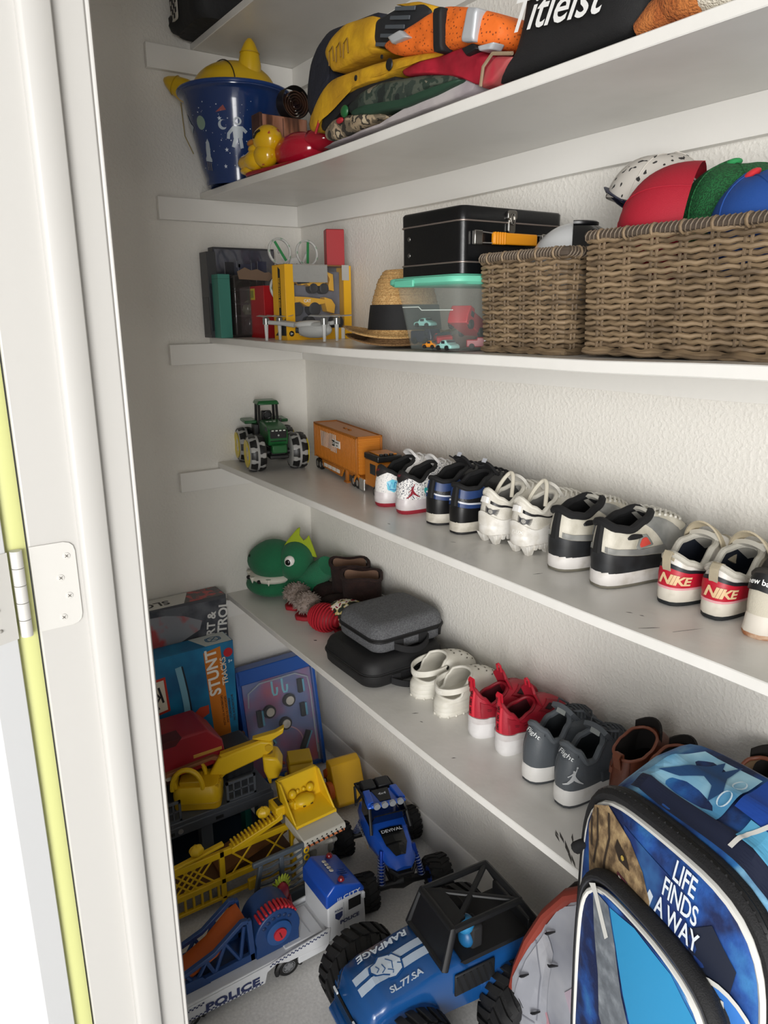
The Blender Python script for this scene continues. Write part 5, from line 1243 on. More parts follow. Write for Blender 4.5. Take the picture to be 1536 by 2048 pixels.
decal('maker_disc', poly2d([(.016 * cos(i * pi / 8), .016 * sin(i * pi / 8)) for i in range(16)]), FX(.108, .562, .0012), mat('b5232b', rough=.4), t)
decal('age_mark', text2d('5+', .010, .03), FX(.114, .53, .0012), mat('cfe3ea', rough=.4), t)
tp_ = [(-.02 + .020 * sin(k * .35), .27 - .045 * k) for k in range(9)]
decal('track_print', stroke2d(tp_, [.020] * 9), FX(-.040, .285, .001), mat('7fb8cf', rough=.4), t); decal('track_edge', stroke2d([(x + .013, y) for x, y in tp_], .005), FX(-.040, .285, .0013), mat('1d2c38', rough=.4), t)
decal('ramp_print', poly2d([(-.06, -.03), (.05, .02), (.05, .05), (.02, .05), (-.03, .01), (-.06, .005)]), FX(-.02, .345, .0016), mat('c5472c', rough=.45), t)
lg = decal('badge_print', poly2d([(-.045, -.065), (.02, -.055), (.012, .065), (-.052, .06)]), FX(-.115, .47, .001), mat('c73a2a', rough=.4), t)
decal('badge_panel', poly2d([(-.043, -.056), (.012, -.048), (.006, .056), (-.05, .052)]), FX(-.115, .47, .0014), mat('e9e2cf', rough=.4), t)
decal('badge_script', smooth_strokes([[(-.03, .03), (-.01, .0), (-.03, -.03)], [(-.012, .035), (0, -.02)], [(-.035, .0), (-.015, -.04)]], .007), FX(-.115, .47, .0018), mat('232326', rough=.4), t)
decal('top_print', poly2d([(-.04, -.04), (.05, -.04), (.05, .04), (-.07, .04)]), flat((0, .075, .60), (0, 1, 0), (-1, 0, 0), .0005), mat('d3d9d6', rough=.4), t)
decal('top_doodle', smooth_strokes([[(.025 * cos(a), .014 * sin(a * 2)) for a in [i * pi / 10 for i in range(21)]], [(.02 * cos(a), .018 * sin(a)) for a in [i * pi / 10 for i in range(21)]]], .004), flat((0, .075, .60), (0, 1, 0), (-1, 0, 0), .001), mat('3f6f95', rough=.4), t)
decal('dark_panel', poly2d([(-.19, -.28), (-.05, -.28), (-.02, .0), (-.19, .05)]), FX(0, .30, .0004), mat('1d4f77', rough=.4, h2='2d6f9c', nscale=10), t)  # darker blue panel low on the carton front
# pinball table leaning in the corner
PB = thing('tabletop_pinball', 'blue toy pinball table with clear cover leaning in the corner', 'pinball game', (.165, -.215, .0), rot=(0, rad(-11), 0))
BLU = mat('1550a4', rough=.35)
obj('cabinet', G().bx(-.05, .0, -.150, .150, .008, .435), BLU, PB, bevel=.004)
obj('side_rail', G().bx(-.05, .014, -.152, -.138, .008, .437), BLU, PB, bevel=.002); obj('side_rail', G().bx(-.05, .014, .138, .152, .008, .437), BLU, PB, bevel=.002); obj('top_rail', G().bx(-.05, .014, -.150, .150, .385, .437), BLU, PB, bevel=.003)
pf = obj('playfield', G().bx(.0, .003, -.132, .136, .03, .384), ramp_mat('space_playfield', [(0, '3a6fa8'), (.4, '6f78a6'), (.55, 'a05f86'), (.7, 'c05a66'), (1, '7b86b8')], 7, .35, 'noise', 0, 100, 'LINEAR', 2), PB, smooth=0)
obj('clear_cover', G().bx(.020, .022, -.135, .138, .03, .386), mat('cfd8e4', rough=.06, alpha=.05), PB, smooth=0)
for y, z in ((-.045, .265), (.035, .285), (.010, .205)):
    b = obj('bumper', G().cyl((.003, y, z), (.018, y, z), .023, n=22), mat('1d1a1c', rough=.5), PB); obj('bumper_cap', G().cyl((.018, y, z), (.022, y, z), .0155, n=20), mat('d6d1c8', rough=.4), b)
for y in (-.012, .028): decal('hook_print', stroke2d([(-.008, .030), (-.008, -.01), (-.004, -.022), (.006, -.022), (.010, -.01), (.010, .004)], .008), flat((.003, y, .338), (0, 1, 0), (0, 0, 1), .0008), mat('7fc4d6', rough=.4), pf)
for y, z, a, L in ((-.085, .25, 0, .06), (.085, .325, 0, .05), (.085, .235, 0, .05), (-.060, .165, .5, .05), (.080, .12, -.5, .07)):
    obj('lane_guide', G().box((.010, y, z), (.014, .016, L), (a, 0, 0)), mat('16181c', rough=.5), PB); obj('lane_light', G().box((.012, y + .012, z), (.008, .008, L * .9), (a, 0, 0)), mat('5ea6c4', rough=.4), PB)
decal('ring_print', stroke2d([(.075 * cos(a), .075 * sin(a)) for a in [i * 2 * pi / 30 for i in range(31)]], .004), flat((.003, .0, .115), (0, 1, 0), (0, 0, 1), .0008), mat('c79aa6', rough=.4), pf)
obj('arch_rail', G().tube([(.012, -.120, .30), (.012, -.115, .35), (.012, -.07, .375), (.012, .07, .375), (.012, .118, .35), (.012, .123, .30), (.012, .123, .06)], .003, 6), mat('c3ccd8', rough=.1, alpha=.5), PB)
for s_ in (-1, 1): obj('flipper', G().tube([(.012, s_ * .048, .085), (.012, s_ * .014, .062)], [.009, .005], 10), mat('b8402c', rough=.4), PB)
obj('plunger', G().cyl((.008, .128, .03), (.008, .128, .09), .005, n=10), mat('b9bcc0', rough=.25, metal=.7), PB)
# toy garage: red hut over a grey deck on columns
GRY = mat('4a5058', rough=.45); BRN = mat('5d3a22', rough=.6); RDP = mat('8f1524', rough=.45)
gr = thing('toy_garage', 'grey toy garage deck with red hut and brown back wall', 'toy garage', (.345, -.605, 0))
obj('deck', G().bx(-.10, .105, -.22, .195, .186, .204), GRY, gr, bevel=.003)
obj('deck_beam', G().bx(.088, .108, -.22, .200, .158, .190), GRY, gr, bevel=.003)
for y in (-.19, -.02, .165): obj('column', G().bx(.070, .104, y - .018, y + .018, 0, .188), GRY, gr, bevel=.002)
for y in (-.19, .165): obj('column', G().bx(-.095, -.065, y - .015, y + .015, 0, .188), GRY, gr, bevel=.002)
obj('lower_floor', G().bx(-.10, .105, -.22, .195, 0, .012), mat('22364a', rough=.5), gr, bevel=.002); obj('lower_wall', G().bx(-.105, -.095, -.22, .195, .012, .186), mat('1d2a3a', rough=.6), gr)
obj('teal_panel', G().bx(.02, .06, .120, .140, .02, .14), mat('1f7f76', rough=.5), gr)
for y0, y1 in ((-.18, -.09), (.05, .145)):
    rl = obj('railing', G().bx(.094, .100, y0, y1, .262, .270).bx(.094, .100, y0, y0 + .007, .2, .27).bx(.094, .100, y1 - .007, y1, .2, .27).bx(.094, .100, y0, y1, .202, .21), mat('555b63', rough=.45), gr)
    for k in range(1, 4): obj('railing_bar', G().bx(.095, .099, lerp(y0, y1, k / 4) - .002, lerp(y0, y1, k / 4) + .002, .204, .266), mat('555b63', rough=.45), rl)
    obj('railing_bar', G().bx(.095, .099, y0, y1, .234, .238), mat('555b63', rough=.45), rl)
for y in (.02, -.13): obj('deck_slot', G().bx(.1075, .1092, y - .012, y + .012, .168, .178), mat('14171b', rough=.6), gr, smooth=0)
obj('deck_bolt', G().lathe([(.0001, .108), (.008, .108), (.008, .110), (.004, .111), (.0001, .111)], 14, (0, -.10, .174), 'X'), mat('a9adb0', rough=.3, metal=.5), gr)
bw = obj('back_wall', G().bx(-.10, -.085, -.22, .195, .204, .300), BRN, gr, bevel=.002)
for i in range(3):
    for k in range(9): obj('brick', G().bx(-.085, -.0815, -.215 + k * .045 + (i % 2) * .02, -.178 + k * .045 + (i % 2) * .02, .208 + i * .03, .233 + i * .03), mat('6a3f26', rough=.7), bw, bevel=.001)
hut = obj('red_hut', G().prism([(-.20, .300), (-.20, .385), (-.15, .425), (.03, .425), (.075, .375), (.085, .300)], yzx, -.115, .030), RDP, gr, bevel=.006)
obj('hut_window', G().prism([(-.13, .405), (-.13, .425), (-.05, .426), (-.07, .405)], yzx, -.02, .0312), mat('4a0a12', rough=.6), hut)
obj('hut_sill', G().prism([(-.20, .325), (.04, .338), (.075, .318), (.075, .306), (.03, .328), (-.20, .312)], yzx, .028, .045), mat('8a5a3a', rough=.5), hut, bevel=.002)
obj('hut_stripe', G().bx(.0302, .032, -.02, .07, .345, .356), mat('b98a3a', rough=.5), hut, bevel=.001)
obj('hut_button', G().cyl((.030, -.10, .312), (.036, -.10, .312), .011, n=16), mat('cfc6b6', rough=.4), hut)
obj('grey_bin', G().prism([(.09, .205), (.185, .205), (.190, .300), (.175, .315), (.095, .315), (.085, .300)], yzx, -.09, -.005), mat('2b2f34', rough=.5), gr, bevel=.004)
obj('bin_ridge', G().bx(-.005, .0, .095, .18, .285, .295), mat('363b41', rough=.5), gr)
# yellow excavator on the deck
YP = mat('e0b71a', rough=.38); YD = mat('c79e12', rough=.42)
ex = thing('toy_excavator', 'yellow toy excavator with raised arm on the grey deck', 'toy excavator', (.385, -.620, .2045), rz=rad(62)); ex.scale = (1.1, 1.1, 1.15)
obj('base', G().prism(rrect(.125, .092, .02), xyz, 0, .022), YD, ex, bevel=.003)
def bodyf(k, z): return [V3((x * k, y * k, z)) for x, y in rrect(.130, .098, .026, 5)]
bdx = obj('body', G().rings([bodyf(.98, .022), bodyf(1.0, .035), bodyf(.96, .058), bodyf(.86, .066)]), YP, ex)
for i in range(5): obj('engine_rib', G().box((.045 + .002 * i, -.035 + i * .014, .062), (.03, .004, .006)), YD, bdx)
for y in (-.040, .022):
    pts = [(-.062, y, .060)] + [(-.022 + .040 * cos(a), y, .066 + .052 * sin(a)) for a in [pi - i * pi / 12 for i in range(13)]] + [(.018, y, .060)]
    obj('cab_hoop', G().tube(pts, .0075, 8, False, .9), YP, ex)
obj('cab_back', G().box((-.055, -.009, .080), (.010, .070, .035), (0, -.2, 0)), YP, ex, bevel=.003); obj('cab_seat', G().bx(-.045, .012, -.034, .016, .062, .078), YD, ex, bevel=.003)
for y in (.030, .050):
    pass
am = obj('boom', G().prism([(.02, .050), (.055, .110), (.175, .155), (.205, .150), (.208, .128), (.190, .112), (.075, .062), (.055, .044)], xzy, .012, .042), YP, ex, bevel=.005)
obj('boom_slot', G().prism([(.065, .112), (.17, .150), (.172, .156), (.06, .120)], xzy, .018, .036), YD, am)
obj('boom_pivot', G().cyl((.195, .008, .136), (.195, .046, .136), .010, n=14), YD, am)
obj('stick', G().prism([(.150, .160), (.215, .176), (.240, .190), (.236, .172), (.200, .150)], xzy, .016, .038), YP, ex, bevel=.003)
bk = obj('bucket', G().prism([(.178, .118), (.218, .112), (.232, .082), (.218, .052), (.190, .048), (.180, .075)], xzy, -.006, .060), YP, ex, bevel=.006)
obj('bucket_mouth', G().sphere((.192, .027, .112), (.014, .018, .008), 12, 6), mat('7a5d08', rough=.6), bk)
for k in range(4): obj('bucket_tooth', G().frustum((.196, .002 + k * .017, .036), (.006, .004), (.194, .002 + k * .017, .052), (.010, .010)), YD, bk)
# yellow play bridge with lattice walls
yb = thing('toy_bridge', 'long yellow lattice-sided construction bridge on the floor', 'toy bridge', (.585, -.600, 0))
obj('road', G().bx(-.075, .030, -.23, .175, .086, .100), mat('5a3a1c', rough=.6), yb, bevel=.002)
obj('ramp_road', G().prism([(-.05, .10), (.16, .158), (.16, .166), (-.05, .112)], yzx, -.07, .025), mat('6b431c', rough=.6), yb)
wl = obj('side_wall', G().bx(.030, .042, -.235, .180, .176, .196).bx(.030, .042, -.235, .180, .090, .108).bx(.030, .042, -.235, -.222, .0, .196).bx(.030, .042, -.055, -.040, .0, .196).bx(.030, .042, .165, .180, .0, .196).bx(.030, .042, -.235, .18, .040, .050), YP, yb, bevel=.002)
for y0, y1 in ((-.22, -.06), (-.035, .06), (.07, .16)):
    n = int((y1 - y0) / .022)
    for k in range(n + 1):
        y = lerp(y0, y1, k / n)
        for d in (-1, 1):
            a = V3((.036, y - d * .03, .110)); b = V3((.036, y + d * .03, .176))
            if y0 - .005 <= min(a.y, b.y) and max(a.y, b.y) <= y1 + .005: obj('lattice_bar', G().tube([a, b], .0028, 5), YP, wl)
for k in range(7): obj('lower_bar', G().bx(.032, .040, -.21 + k * .024, -.204 + k * .024, .05, .09), YP, wl)
obj('handrail', G().prism([(-.235, .196), (-.04, .220), (-.04, .212), (-.235, .188)], yzx, .028, .044), YP, yb, bevel=.002)
tr_ = obj('track_rack', G().prism([(-.02, .196), (.12, .230), (.14, .245), (.14, .222), (-.02, .176)], yzx, .022, .046), YP, yb, bevel=.002)
for k in range(13): obj('rack_tooth', G().box((.034, -.012 + k * .011, .205 + k * .0028), (.026, .005, .010), (.25, 0, 0)), YP, tr_)
for y, z in ((-.115, .226), (.085, .262)): obj('lamp_knob', G().sphere((.034, y, z), (.016, .020, .016), 16, 10, lambda d: 1 + .06 * cos(6 * math.atan2(d.y, d.x))), YP, yb)
obj('end_tower', G().bx(-.03, .046, -.285, -.235, 0, .235), YP, yb, bevel=.004); obj('tower_slot', G().bx(.0462, .0475, -.270, -.250, .15, .19), mat('4a3a10', rough=.7), yb, smooth=0)
obj('end_post', G().bx(.0, .05, .175, .205, 0, .262), YP, yb, bevel=.004); obj('post_window', G().bx(.0502, .0515, .182, .198, .17, .225), mat('4a2d10', rough=.6), yb, bevel=.002)
obj('hoist_box', G().bx(-.01, .044, .120, .178, .232, .262), YP, yb, bevel=.004); obj('hoist_slot', G().bx(.0, .035, .132, .166, .2622, .2635), mat('2a2418', rough=.7), yb, smooth=0)
obj('small_catch', G().bx(.042, .056, .02, .055, .040, .075), YP, yb, bevel=.004)
# white skull-shaped hopper with yellow tray
WS = mat('cfccc2', rough=.4)
sk_ = thing('skull_hopper', 'white skull-shaped toy hopper with yellow crab tray on top', 'toy hopper', (.672, -.385, 0), rz=rad(3)); sk_.scale = (1, 1, 1.12)
obj('jaw', G().sphere((0, 0, .050), (.046, .056, .054), 22, 14, lambda d: 1 + .10 * nz(d.x, d.y, d.z, 3) + .08 * abs(d.y) ** 4), WS, sk_)
obj('face', G().sphere((.004, .0, .125), (.044, .062, .062), 24, 16, lambda d: 1 + .10 * nz(d.x + 3, d.y, d.z, 3) + .10 * abs(d.y) ** 4), WS, sk_)
for y, z in ((-.028, .125), (.030, .120)):
    obj('eye_socket', G().sphere((.040, y, z), (.010, .013, .017), 12, 8), mat('8d8a80', rough=.6), sk_); obj('brow', G().tube([(.040, y - .02, z + .018), (.050, y, z + .024), (.040, y + .02, z + .014)], .006, 8), WS, sk_)
for y in (-.03, 0, .03): obj('mouth_slot', G().box((.044, y, .062), (.008, .005, .022)), mat('2c2a26', rough=.8), sk_, bevel=.001)
for y in (-.050, -.025): obj('nose_ring', G().tube([(.040 + .004 * cos(a), y + .012 * cos(a), .150 + .016 * sin(a)) for a in [i * 2 * pi / 16 for i in range(16)]], .003, 6, True), WS, sk_)
hp = obj('hopper_lip', G().prism([(-.045, .205), (.062, .188), (.066, .175), (.058, .165), (-.045, .180)], xzy, -.068, .072), mat('b9b6ab', rough=.45), sk_, bevel=.003)
st_ = obj('hazard_strip', G().box((.0635, .002, .176), (.002, .128, .015), (0, -.25, 0)), mat('c9764a', rough=.5), hp, smooth=0)
for k in range(8): obj('hazard_bar', G().box((.0650, -.055 + k * .016, .176), (.001, .005, .015), (.55, -.25, 0)), mat('1a1a1a', rough=.5), hp, smooth=0)
ty = obj('tray', G().prism([(-.075, .208), (.020, .198), (.020, .206), (-.06, .218), (-.085, .285), (-.098, .285)], xzy, -.066, .070), YP, sk_, bevel=.002)
for y in (-.066, .064): obj('tray_side', G().prism([(-.075, .208), (.022, .198), (-.02, .235), (-.070, .285), (-.098, .285)], xzy, y, y + .006), YP, sk_, bevel=.002)
cbm = obj('moulded_crab', G().sphere((-.048, .0, .226), (.026, .036, .016), 18, 10), YP, ty)
for s_ in (-1, 1):
    obj('crab_claw', G().sphere((-.062, s_ * .030, .246), (.012, .013, .012), 12, 8), YP, cbm); obj('crab_eye', G().sphere((-.066, s_ * .010, .246), (.006, .006, .006), 10, 6), YP, cbm); obj('crab_slot', G().box((-.024, s_ * .012, .224), (.003, .008, .004)), mat('5a4408', rough=.7), cbm)
# grey gate
GT = mat('4d565f', rough=.45)
gt = thing('toy_gate', 'grey barred toy gate beside the police truck', 'toy gate', (.732, -.520, 0), rz=rad(0)); gt.scale = (1, 1.1, 1.3)
obj('gate_frame', G().bx(-.008, .008, -.075, .075, .0, .050).bx(-.006, .006, -.075, .078, .148, .160).bx(-.006, .006, .062, .078, .05, .160).bx(-.006, .006, -.005, .008, .05, .150).prism([(-.080, .06), (-.068, .06), (-.048, .150), (-.060, .150)], yzx, -.006, .006), GT, gt, bevel=.003)
for k in range(5):
    obj('gate_bar', G().tube([(0, -.066 + k * .003, .066 + k * .017), (0, -.03, .060 + k * .018), (0, .0, .066 + k * .018), (0, .03, .060 + k * .018), (0, .064, .068 + k * .018)], .0034, 6), GT, gt)
for z in (.122, .140): obj('gate_eye', G().tube([(.006, .070 + .006 * cos(a), z + .006 * sin(a)) for a in [i * 2 * pi / 12 for i in range(12)]], .0025, 6, True), YP, gt)
# yellow dozer with orange window and a loader by the back wall
dz_ = thing('toy_dozer', 'yellow toy bulldozer with orange translucent windows', 'toy bulldozer', (.300, -.235, 0), rz=rad(-20))
obj('body', G().bx(-.06, .06, -.05, .05, .02, .075), YP, dz_, bevel=.006); obj('track', G().prism(rrect(.14, .045, .022), lambda u, v, d: (u, d, .0225 + v), -.066, -.046), TBK, dz_, bevel=.002); obj('track', G().prism(rrect(.14, .045, .022), lambda u, v, d: (u, d, .0225 + v), .046, .066), TBK, dz_, bevel=.002)
cbn = obj('cab', G().prism([(-.050, .075), (-.050, .135), (-.036, .155), (.020, .155), (.040, .130), (.046, .075)], xzy, -.042, .042), YP, dz_, bevel=.006)
OW = mat('c8662a', rough=.2)
obj('cab_window', G().box((.0445, 0, .106), (.003, .066, .044), (0, -.2, 0)), OW, cbn, bevel=.008); obj('cab_window', G().box((0, -.0425, .112), (.05, .002, .048)), OW, cbn, bevel=.008)
for y in (-.02, .02): obj('window_hoop', G().tube([(.048, y - .017, .084), (.046, y - .017, .118), (.042, y, .134), (.046, y + .017, .118), (.048, y + .017, .084)], .004, 6), mat('c2571e', rough=.35), cbn)
obj('cab_roof', G().bx(-.045, .028, -.040, .040, .155, .166), YP, cbn, bevel=.003)
ym = obj('front_mask', G().box((.075, -.062, .115), (.030, .050, .060), (0, .3, -.5)), YD, dz_, bevel=.008)
for y in (-.075, -.052): obj('mask_eye', G().sphere((.090, y, .122), (.007, .006, .006), 10, 6), mat('5d4a0c', rough=.6), ym)
ld_ = thing('toy_loader', 'yellow toy loader bucket with orange arm against the back wall', 'toy loader', (.415, -.115, 0), rz=rad(-8))
bk2 = obj('bucket', G().prism([(-.060, .150), (-.045, .157), (-.015, .150), (.020, .075), (.055, .045), (.050, .030), (.010, .010), (-.035, .012), (-.062, .080)], xzy, -.055, .055), mat('dba915', rough=.35), ld_, bevel=.004)
obj('bucket_panel', G().prism([(-.058, .082), (-.034, .016), (-.030, .016), (-.052, .082)], xzy, -.058, -.054), mat('1c1a14', rough=.5), bk2)
OA = mat('c25a14', rough=.4)
arm2 = obj('arm', G().prism([(-.010, .090), (.020, .082), (.026, .064), (-.060, .000), (-.100, .000), (-.100, .016)], xzy, -.070, -.058), OA, ld_, bevel=.004)
obj('arm_boss', G().cyl((.005, -.058, .074), (.005, -.078, .074), .030, n=24), OA, arm2, bevel=.003); obj('arm_ring', G().tube([(.005 + .018 * cos(a), -.0785, .074 + .018 * sin(a)) for a in [i * 2 * pi / 20 for i in range(20)]], .0022, 6, True), mat('a84a0e', rough=.4), arm2)
obj('rear_arm', G().prism([(-.08, .10), (-.05, .125), (-.045, .10), (-.07, .07)], xzy, -.06, .0), OA, ld_, bevel=.003)
obj('axle', G().cyl((-.085, -.06, .020), (-.085, .06, .020), .020, n=18), TBK, ld_)
# ------------------------------------------------------------------ police truck with launcher
PW = mat('d4d6d9', rough=.33); PBL = mat('1a49a8', rough=.3); NAV = mat('26305c', rough=.4)
pt = thing('police_truck', 'white toy police truck with blue cab roof', 'toy truck', (.858, -.632, 0)); pt.scale = (1, 1, .87)
# local: +y is the cab end, right side at x=+.07
obj('bed', G().bx(-.062, .066, -.27, .155, .066, .084), PW, pt, bevel=.003)
sd = obj('side_rail', G().prism([(-.29, .036), (-.034, .026), (-.026, .060), (.000, .072), (.03, .058), (.15, .050), (.155, .100), (-.02, .082), (-.30, .078)], yzx, .064, .070), PW, pt, bevel=.002)
obj('side_rail', G().prism([(-.29, .036), (-.034, .026), (-.026, .060), (.000, .072), (.03, .058), (.15, .050), (.155, .100), (-.02, .082), (-.30, .078)], yzx, -.070, -.064), PW, pt, bevel=.002)
decal('side_lettering', text2d('POLICE', .026, .045, .0, 1.25, 1.05), flat((.070, -.118, .050), (0, 1, -.02), (0, .02, 1), .0012), NAV, sd)
def checks(y0, z0, y1, z1, h=.0042):
    ms = []; n = int(math.hypot(y1 - y0, z1 - z0) / .0052)
    for i in range(n):
        for r in (0, 1):
            if (i + r) % 2 == 0:
                y = lerp(y0, y1, i / n); z = lerp(z0, z1, i / n) + r * h
                ms.append(poly2d([(y, z), (y + .005, z), (y + .005, z + h), (y, z + h)]))
    return merge2d(*ms)
decal('check_band', checks(-.285, .0645, -.19, .0665), lambda y, z: V3((.0708, y, z)), NAV, sd); decal('check_band', checks(-.02, .0735, .145, .0885), lambda y, z: V3((.0708, y, z)), NAV, sd); decal('check_band', checks(-.24, .0365, -.040, .0295), lambda y, z: V3((.0708, y, z)), NAV, sd)
bt = obj('bed_tread', G().bx(-.05, .055, .03, .14, .084, .090), PW, pt, bevel=.003)
for k in range(3): obj('bed_rib', G().bx(-.04, .045, .045 + k * .03, .048 + k * .03, .0902, .0915), mat('bfc2c6', rough=.4), bt)
obj('skirt', G().bx(.050, .069, .06, .15, .030, .055), PW, pt, bevel=.002)
def truck_wheel(par, x, y, r, w):
    wl = obj('wheel', G().lathe([(.0001, -w / 2), (r * .88, -w / 2), (r, -w * .3), (r, w * .3), (r * .88, w / 2), (r * .62, w * .48), (.0001, w * .40)], 26, (x, y, r), 'X'), TBK, par)
    rm = obj('rim', G().lathe([(.0001, w * .41), (r * .25, w * .46), (r * .45, w * .42), (r * .58, w * .49), (r * .62, w * .46)], 22, (x, y, r), 'X'), mat('8f9194', rough=.3, metal=.4), wl)
    for k in range(6): obj('rim_spoke', G().box((x + w * .45, y + r * .42 * cos(k * pi / 3), r + r * .42 * sin(k * pi / 3)), (.003, r * .18, r * .18), (k * pi / 3, 0, 0)), mat('5f6164', rough=.4), rm)
for y in (.035, -.225):
    for x in (.052, -.052): truck_wheel(pt, x, y, .030, .022)
    obj('wheel_arch', G().tube([(.060, y + .034 * cos(a), .030 + .034 * sin(a)) for a in [i * pi / 10 for i in range(-1, 12)]], .006, 6), TBK, pt)
cab_ = obj('cab', G().prism([(.150, .045), (.150, .205), (.175, .225), (.250, .180), (.262, .150), (.266, .045)], yzx, -.064, .066), PW, pt, bevel=.004)
cr_ = obj('cab_roof', G().prism([(.146, .165), (.146, .212), (.172, .240), (.250, .205), (.262, .182), (.262, .170), (.240, .176), (.180, .176)], yzx, -.066, .068), PBL, pt, bevel=.005)
nrm = V3((0, .40, .92)).normalized()
for k in range(4): obj('roof_vent', G().box((-.030 + k * .013, .195 + .0 * k, .2335), (.007, .010, .004), (-.42, 0, 0)), mat('b9b3a4', rough=.4), cr_)
for x, y, z in ((-.050, .222, .2225), (.052, .200, .2325)): obj('beacon', G().lathe([(.0001, 0), (.009, 0), (.009, .004), (.006, .009), (.0001, .010)], 16, (x, y, z)), mat('7a1f24', rough=.25), cr_)
for k in range(4): obj('roof_rib', G().box((.010 + k * .008, .222, .2235), (.003, .022, .003), (-.42, 0, 0)), mat('153c8c', rough=.35), cr_)
decal('roof_lettering', text2d('CITY', .013, .03, .0, 1.3, 1.1), flat((.068, .222, .186), (0, 1, 0), (0, 0, 1), .0012), mat('cfd6e2', rough=.4), cr_)
decal('roof_bars', merge2d(*[poly2d([(i * .005, -.007), (i * .005 + .002, -.007), (i * .005 + .002, .007), (i * .005, .007)]) for i in range(3)]), flat((.068, .178, .184), (0, 1, 0), (0, 0, 1), .0012), mat('cfd6e2', rough=.4), cr_)
obj('side_window', G().bx(.066, .0672, .212, .250, .128, .165), mat('14161a', rough=.1), cab_, bevel=.0005)
decal('crest', poly2d([(-.011, .012), (.011, .012), (.011, -.004), (0, -.016), (-.011, -.004)]), flat((.066, .182, .125), (0, 1, 0), (0, 0, 1), .0012), NAV, cab_); decal('crest_lettering', text2d('POLICE', .007, .03, 0, .8), flat((.066, .182, .146), (0, 1, 0), (0, 0, 1), .0012), NAV, cab_)
decal('door_lettering', text2d('POLICE', .014, .04, 0, 1.0), flat((.066, .215, .098), (0, 1, 0), (0, 0, 1), .0012), NAV, cab_)
obj('door_groove', G().bx(.0655, .0668, .196, .198, .06, .165), mat('b3b6ba', rough=.5), cab_)
obj('windscreen', G().box((0, .2575, .165), (.10, .003, .035), (.35, 0, 0)), mat('14161a', rough=.1), cab_)
obj('mirror', G().box((.072, .254, .165), (.010, .008, .022)), PW, cab_, bevel=.002)
# blue wheel launcher with orange ramp on the bed
LB_ = mat('1f3f72', rough=.38); ORR = mat('b8561c', rough=.45)
la = thing('track_launcher', 'dark blue launcher with orange ramp on the police truck', 'toy launcher', (.850, -.612, .0735))
dr_ = obj('drum_housing', G().prism([(.0 + .062 * cos(a), .055 + .062 * sin(a)) for a in [i * pi / 14 - .35 for i in range(18)]] + [(-.062, .0), (.058, .0)], yzx, -.044, .050), LB_, la, bevel=.003)
hbx = obj('drum_hub', G().lathe([(.0001, .050), (.034, .050), (.034, .056), (.026, .058), (.0001, .058)], 26, (0, .0, .055), 'X'), mat('28508a', rough=.35), la)
obj('hub_button', G().lathe([(.0001, .058), (.017, .058), (.017, .063), (.0001, .064)], 20, (0, .0, .055), 'X'), mat('c02834', rough=.4), hbx); obj('hub_slot', G().box((.0645, 0, .055), (.001, .003, .018), (.3, 0, 0)), mat('5d0f18', rough=.5), hbx)
for k in range(11):
    a = pi * .18 + k * pi * .058; obj('red_tooth', G().box((.030, .060 * cos(a), .055 + .064 * sin(a)), (.034, .007, .010), (a - pi / 2, 0, 0)), mat('b82430', rough=.4), dr_, bevel=.002)
for k in range(6):
    a = pi * .25 + k * pi * .11; obj('drum_dimple', G().sphere((.0505, .046 * cos(a), .055 + .046 * sin(a)), (.002, .006, .005), 10, 6), mat('162e58', rough=.5), dr_)
rp = [(-.075, .115), (-.100, .108), (-.160, .060), (-.22, .034), (-.30, .024), (-.30, .018), (-.22, .028), (-.155, .053), (-.100, .100), (-.075, .107)]
obj('ramp', G().prism(rp, yzx, -.036, .032), ORR, la, smooth=60)
for x0, x1, nm in ((.032, .044, 'near'), (-.048, -.036, 'far')):
    fr_ = obj('ramp_side', G().prism([(-.075, .125), (-.092, .128), (-.165, .078), (-.30, .040), (-.30, .030), (-.165, .066), (-.088, .116), (-.075, .112)], yzx, x0, x1).prism([(-.30, .0), (-.062, .0), (-.062, .022), (-.30, .014)], yzx, x0, x1).prism([(-.075, .0), (-.060, .0), (-.066, .120), (-.080, .120)], yzx, x0, x1), LB_, la, bevel=.0015)
    for a, b in (((-.10, .015), (-.085, .110)), ((-.10, .015), (-.135, .085)), ((-.165, .015), (-.135, .085)), ((-.165, .012), (-.185, .060)), ((-.215, .012), (-.185, .060)), ((-.215, .012), (-.235, .045))):
        obj('truss_bar', G().tube([(x0 + .006, a[0], a[1]), (x0 + .006, b[0], b[1])], .005, 6), LB_, fr_)
    obj('lower_panel', G().prism([(-.30, .0), (-.18, .0), (-.20, .028), (-.30, .036)], yzx, x0 + .001, x1 + .001), LB_, fr_)
obj('base_plate', G().bx(-.044, .040, -.30, .058, .0, .006), LB_, la)
tm = thing('toy_monster', 'small red and lime toy figure behind the launcher drum', 'toy figure', (.790, -.555, .0735), rz=.4)
obj('body', G().sphere((0, 0, .060), (.024, .030, .030), 16, 10, lambda d: 1 + .12 * nz(d.x, d.y, d.z, 4)), mat('a01f2c', rough=.4), tm)
obj('stand', G().bx(-.014, .014, -.016, .016, .0, .04), mat('7a1822', rough=.5), tm, bevel=.003)
for k in range(12):
    a = k * .3 - .6; obj('crest_spike', G().cyl((0, .026 * cos(a), .068 + .026 * sin(a)), (0, .046 * cos(a), .068 + .044 * sin(a)), .006, .0015, 8), mat('8f9c22', rough=.5), tm)
for k in range(2): obj('leg', G().tube([(.018, -.016 + .032 * k, .05), (.022, -.018 + .036 * k, .02), (.026, -.018 + .036 * k, .004)], .006, 8), mat('8a1822', rough=.5), tm)

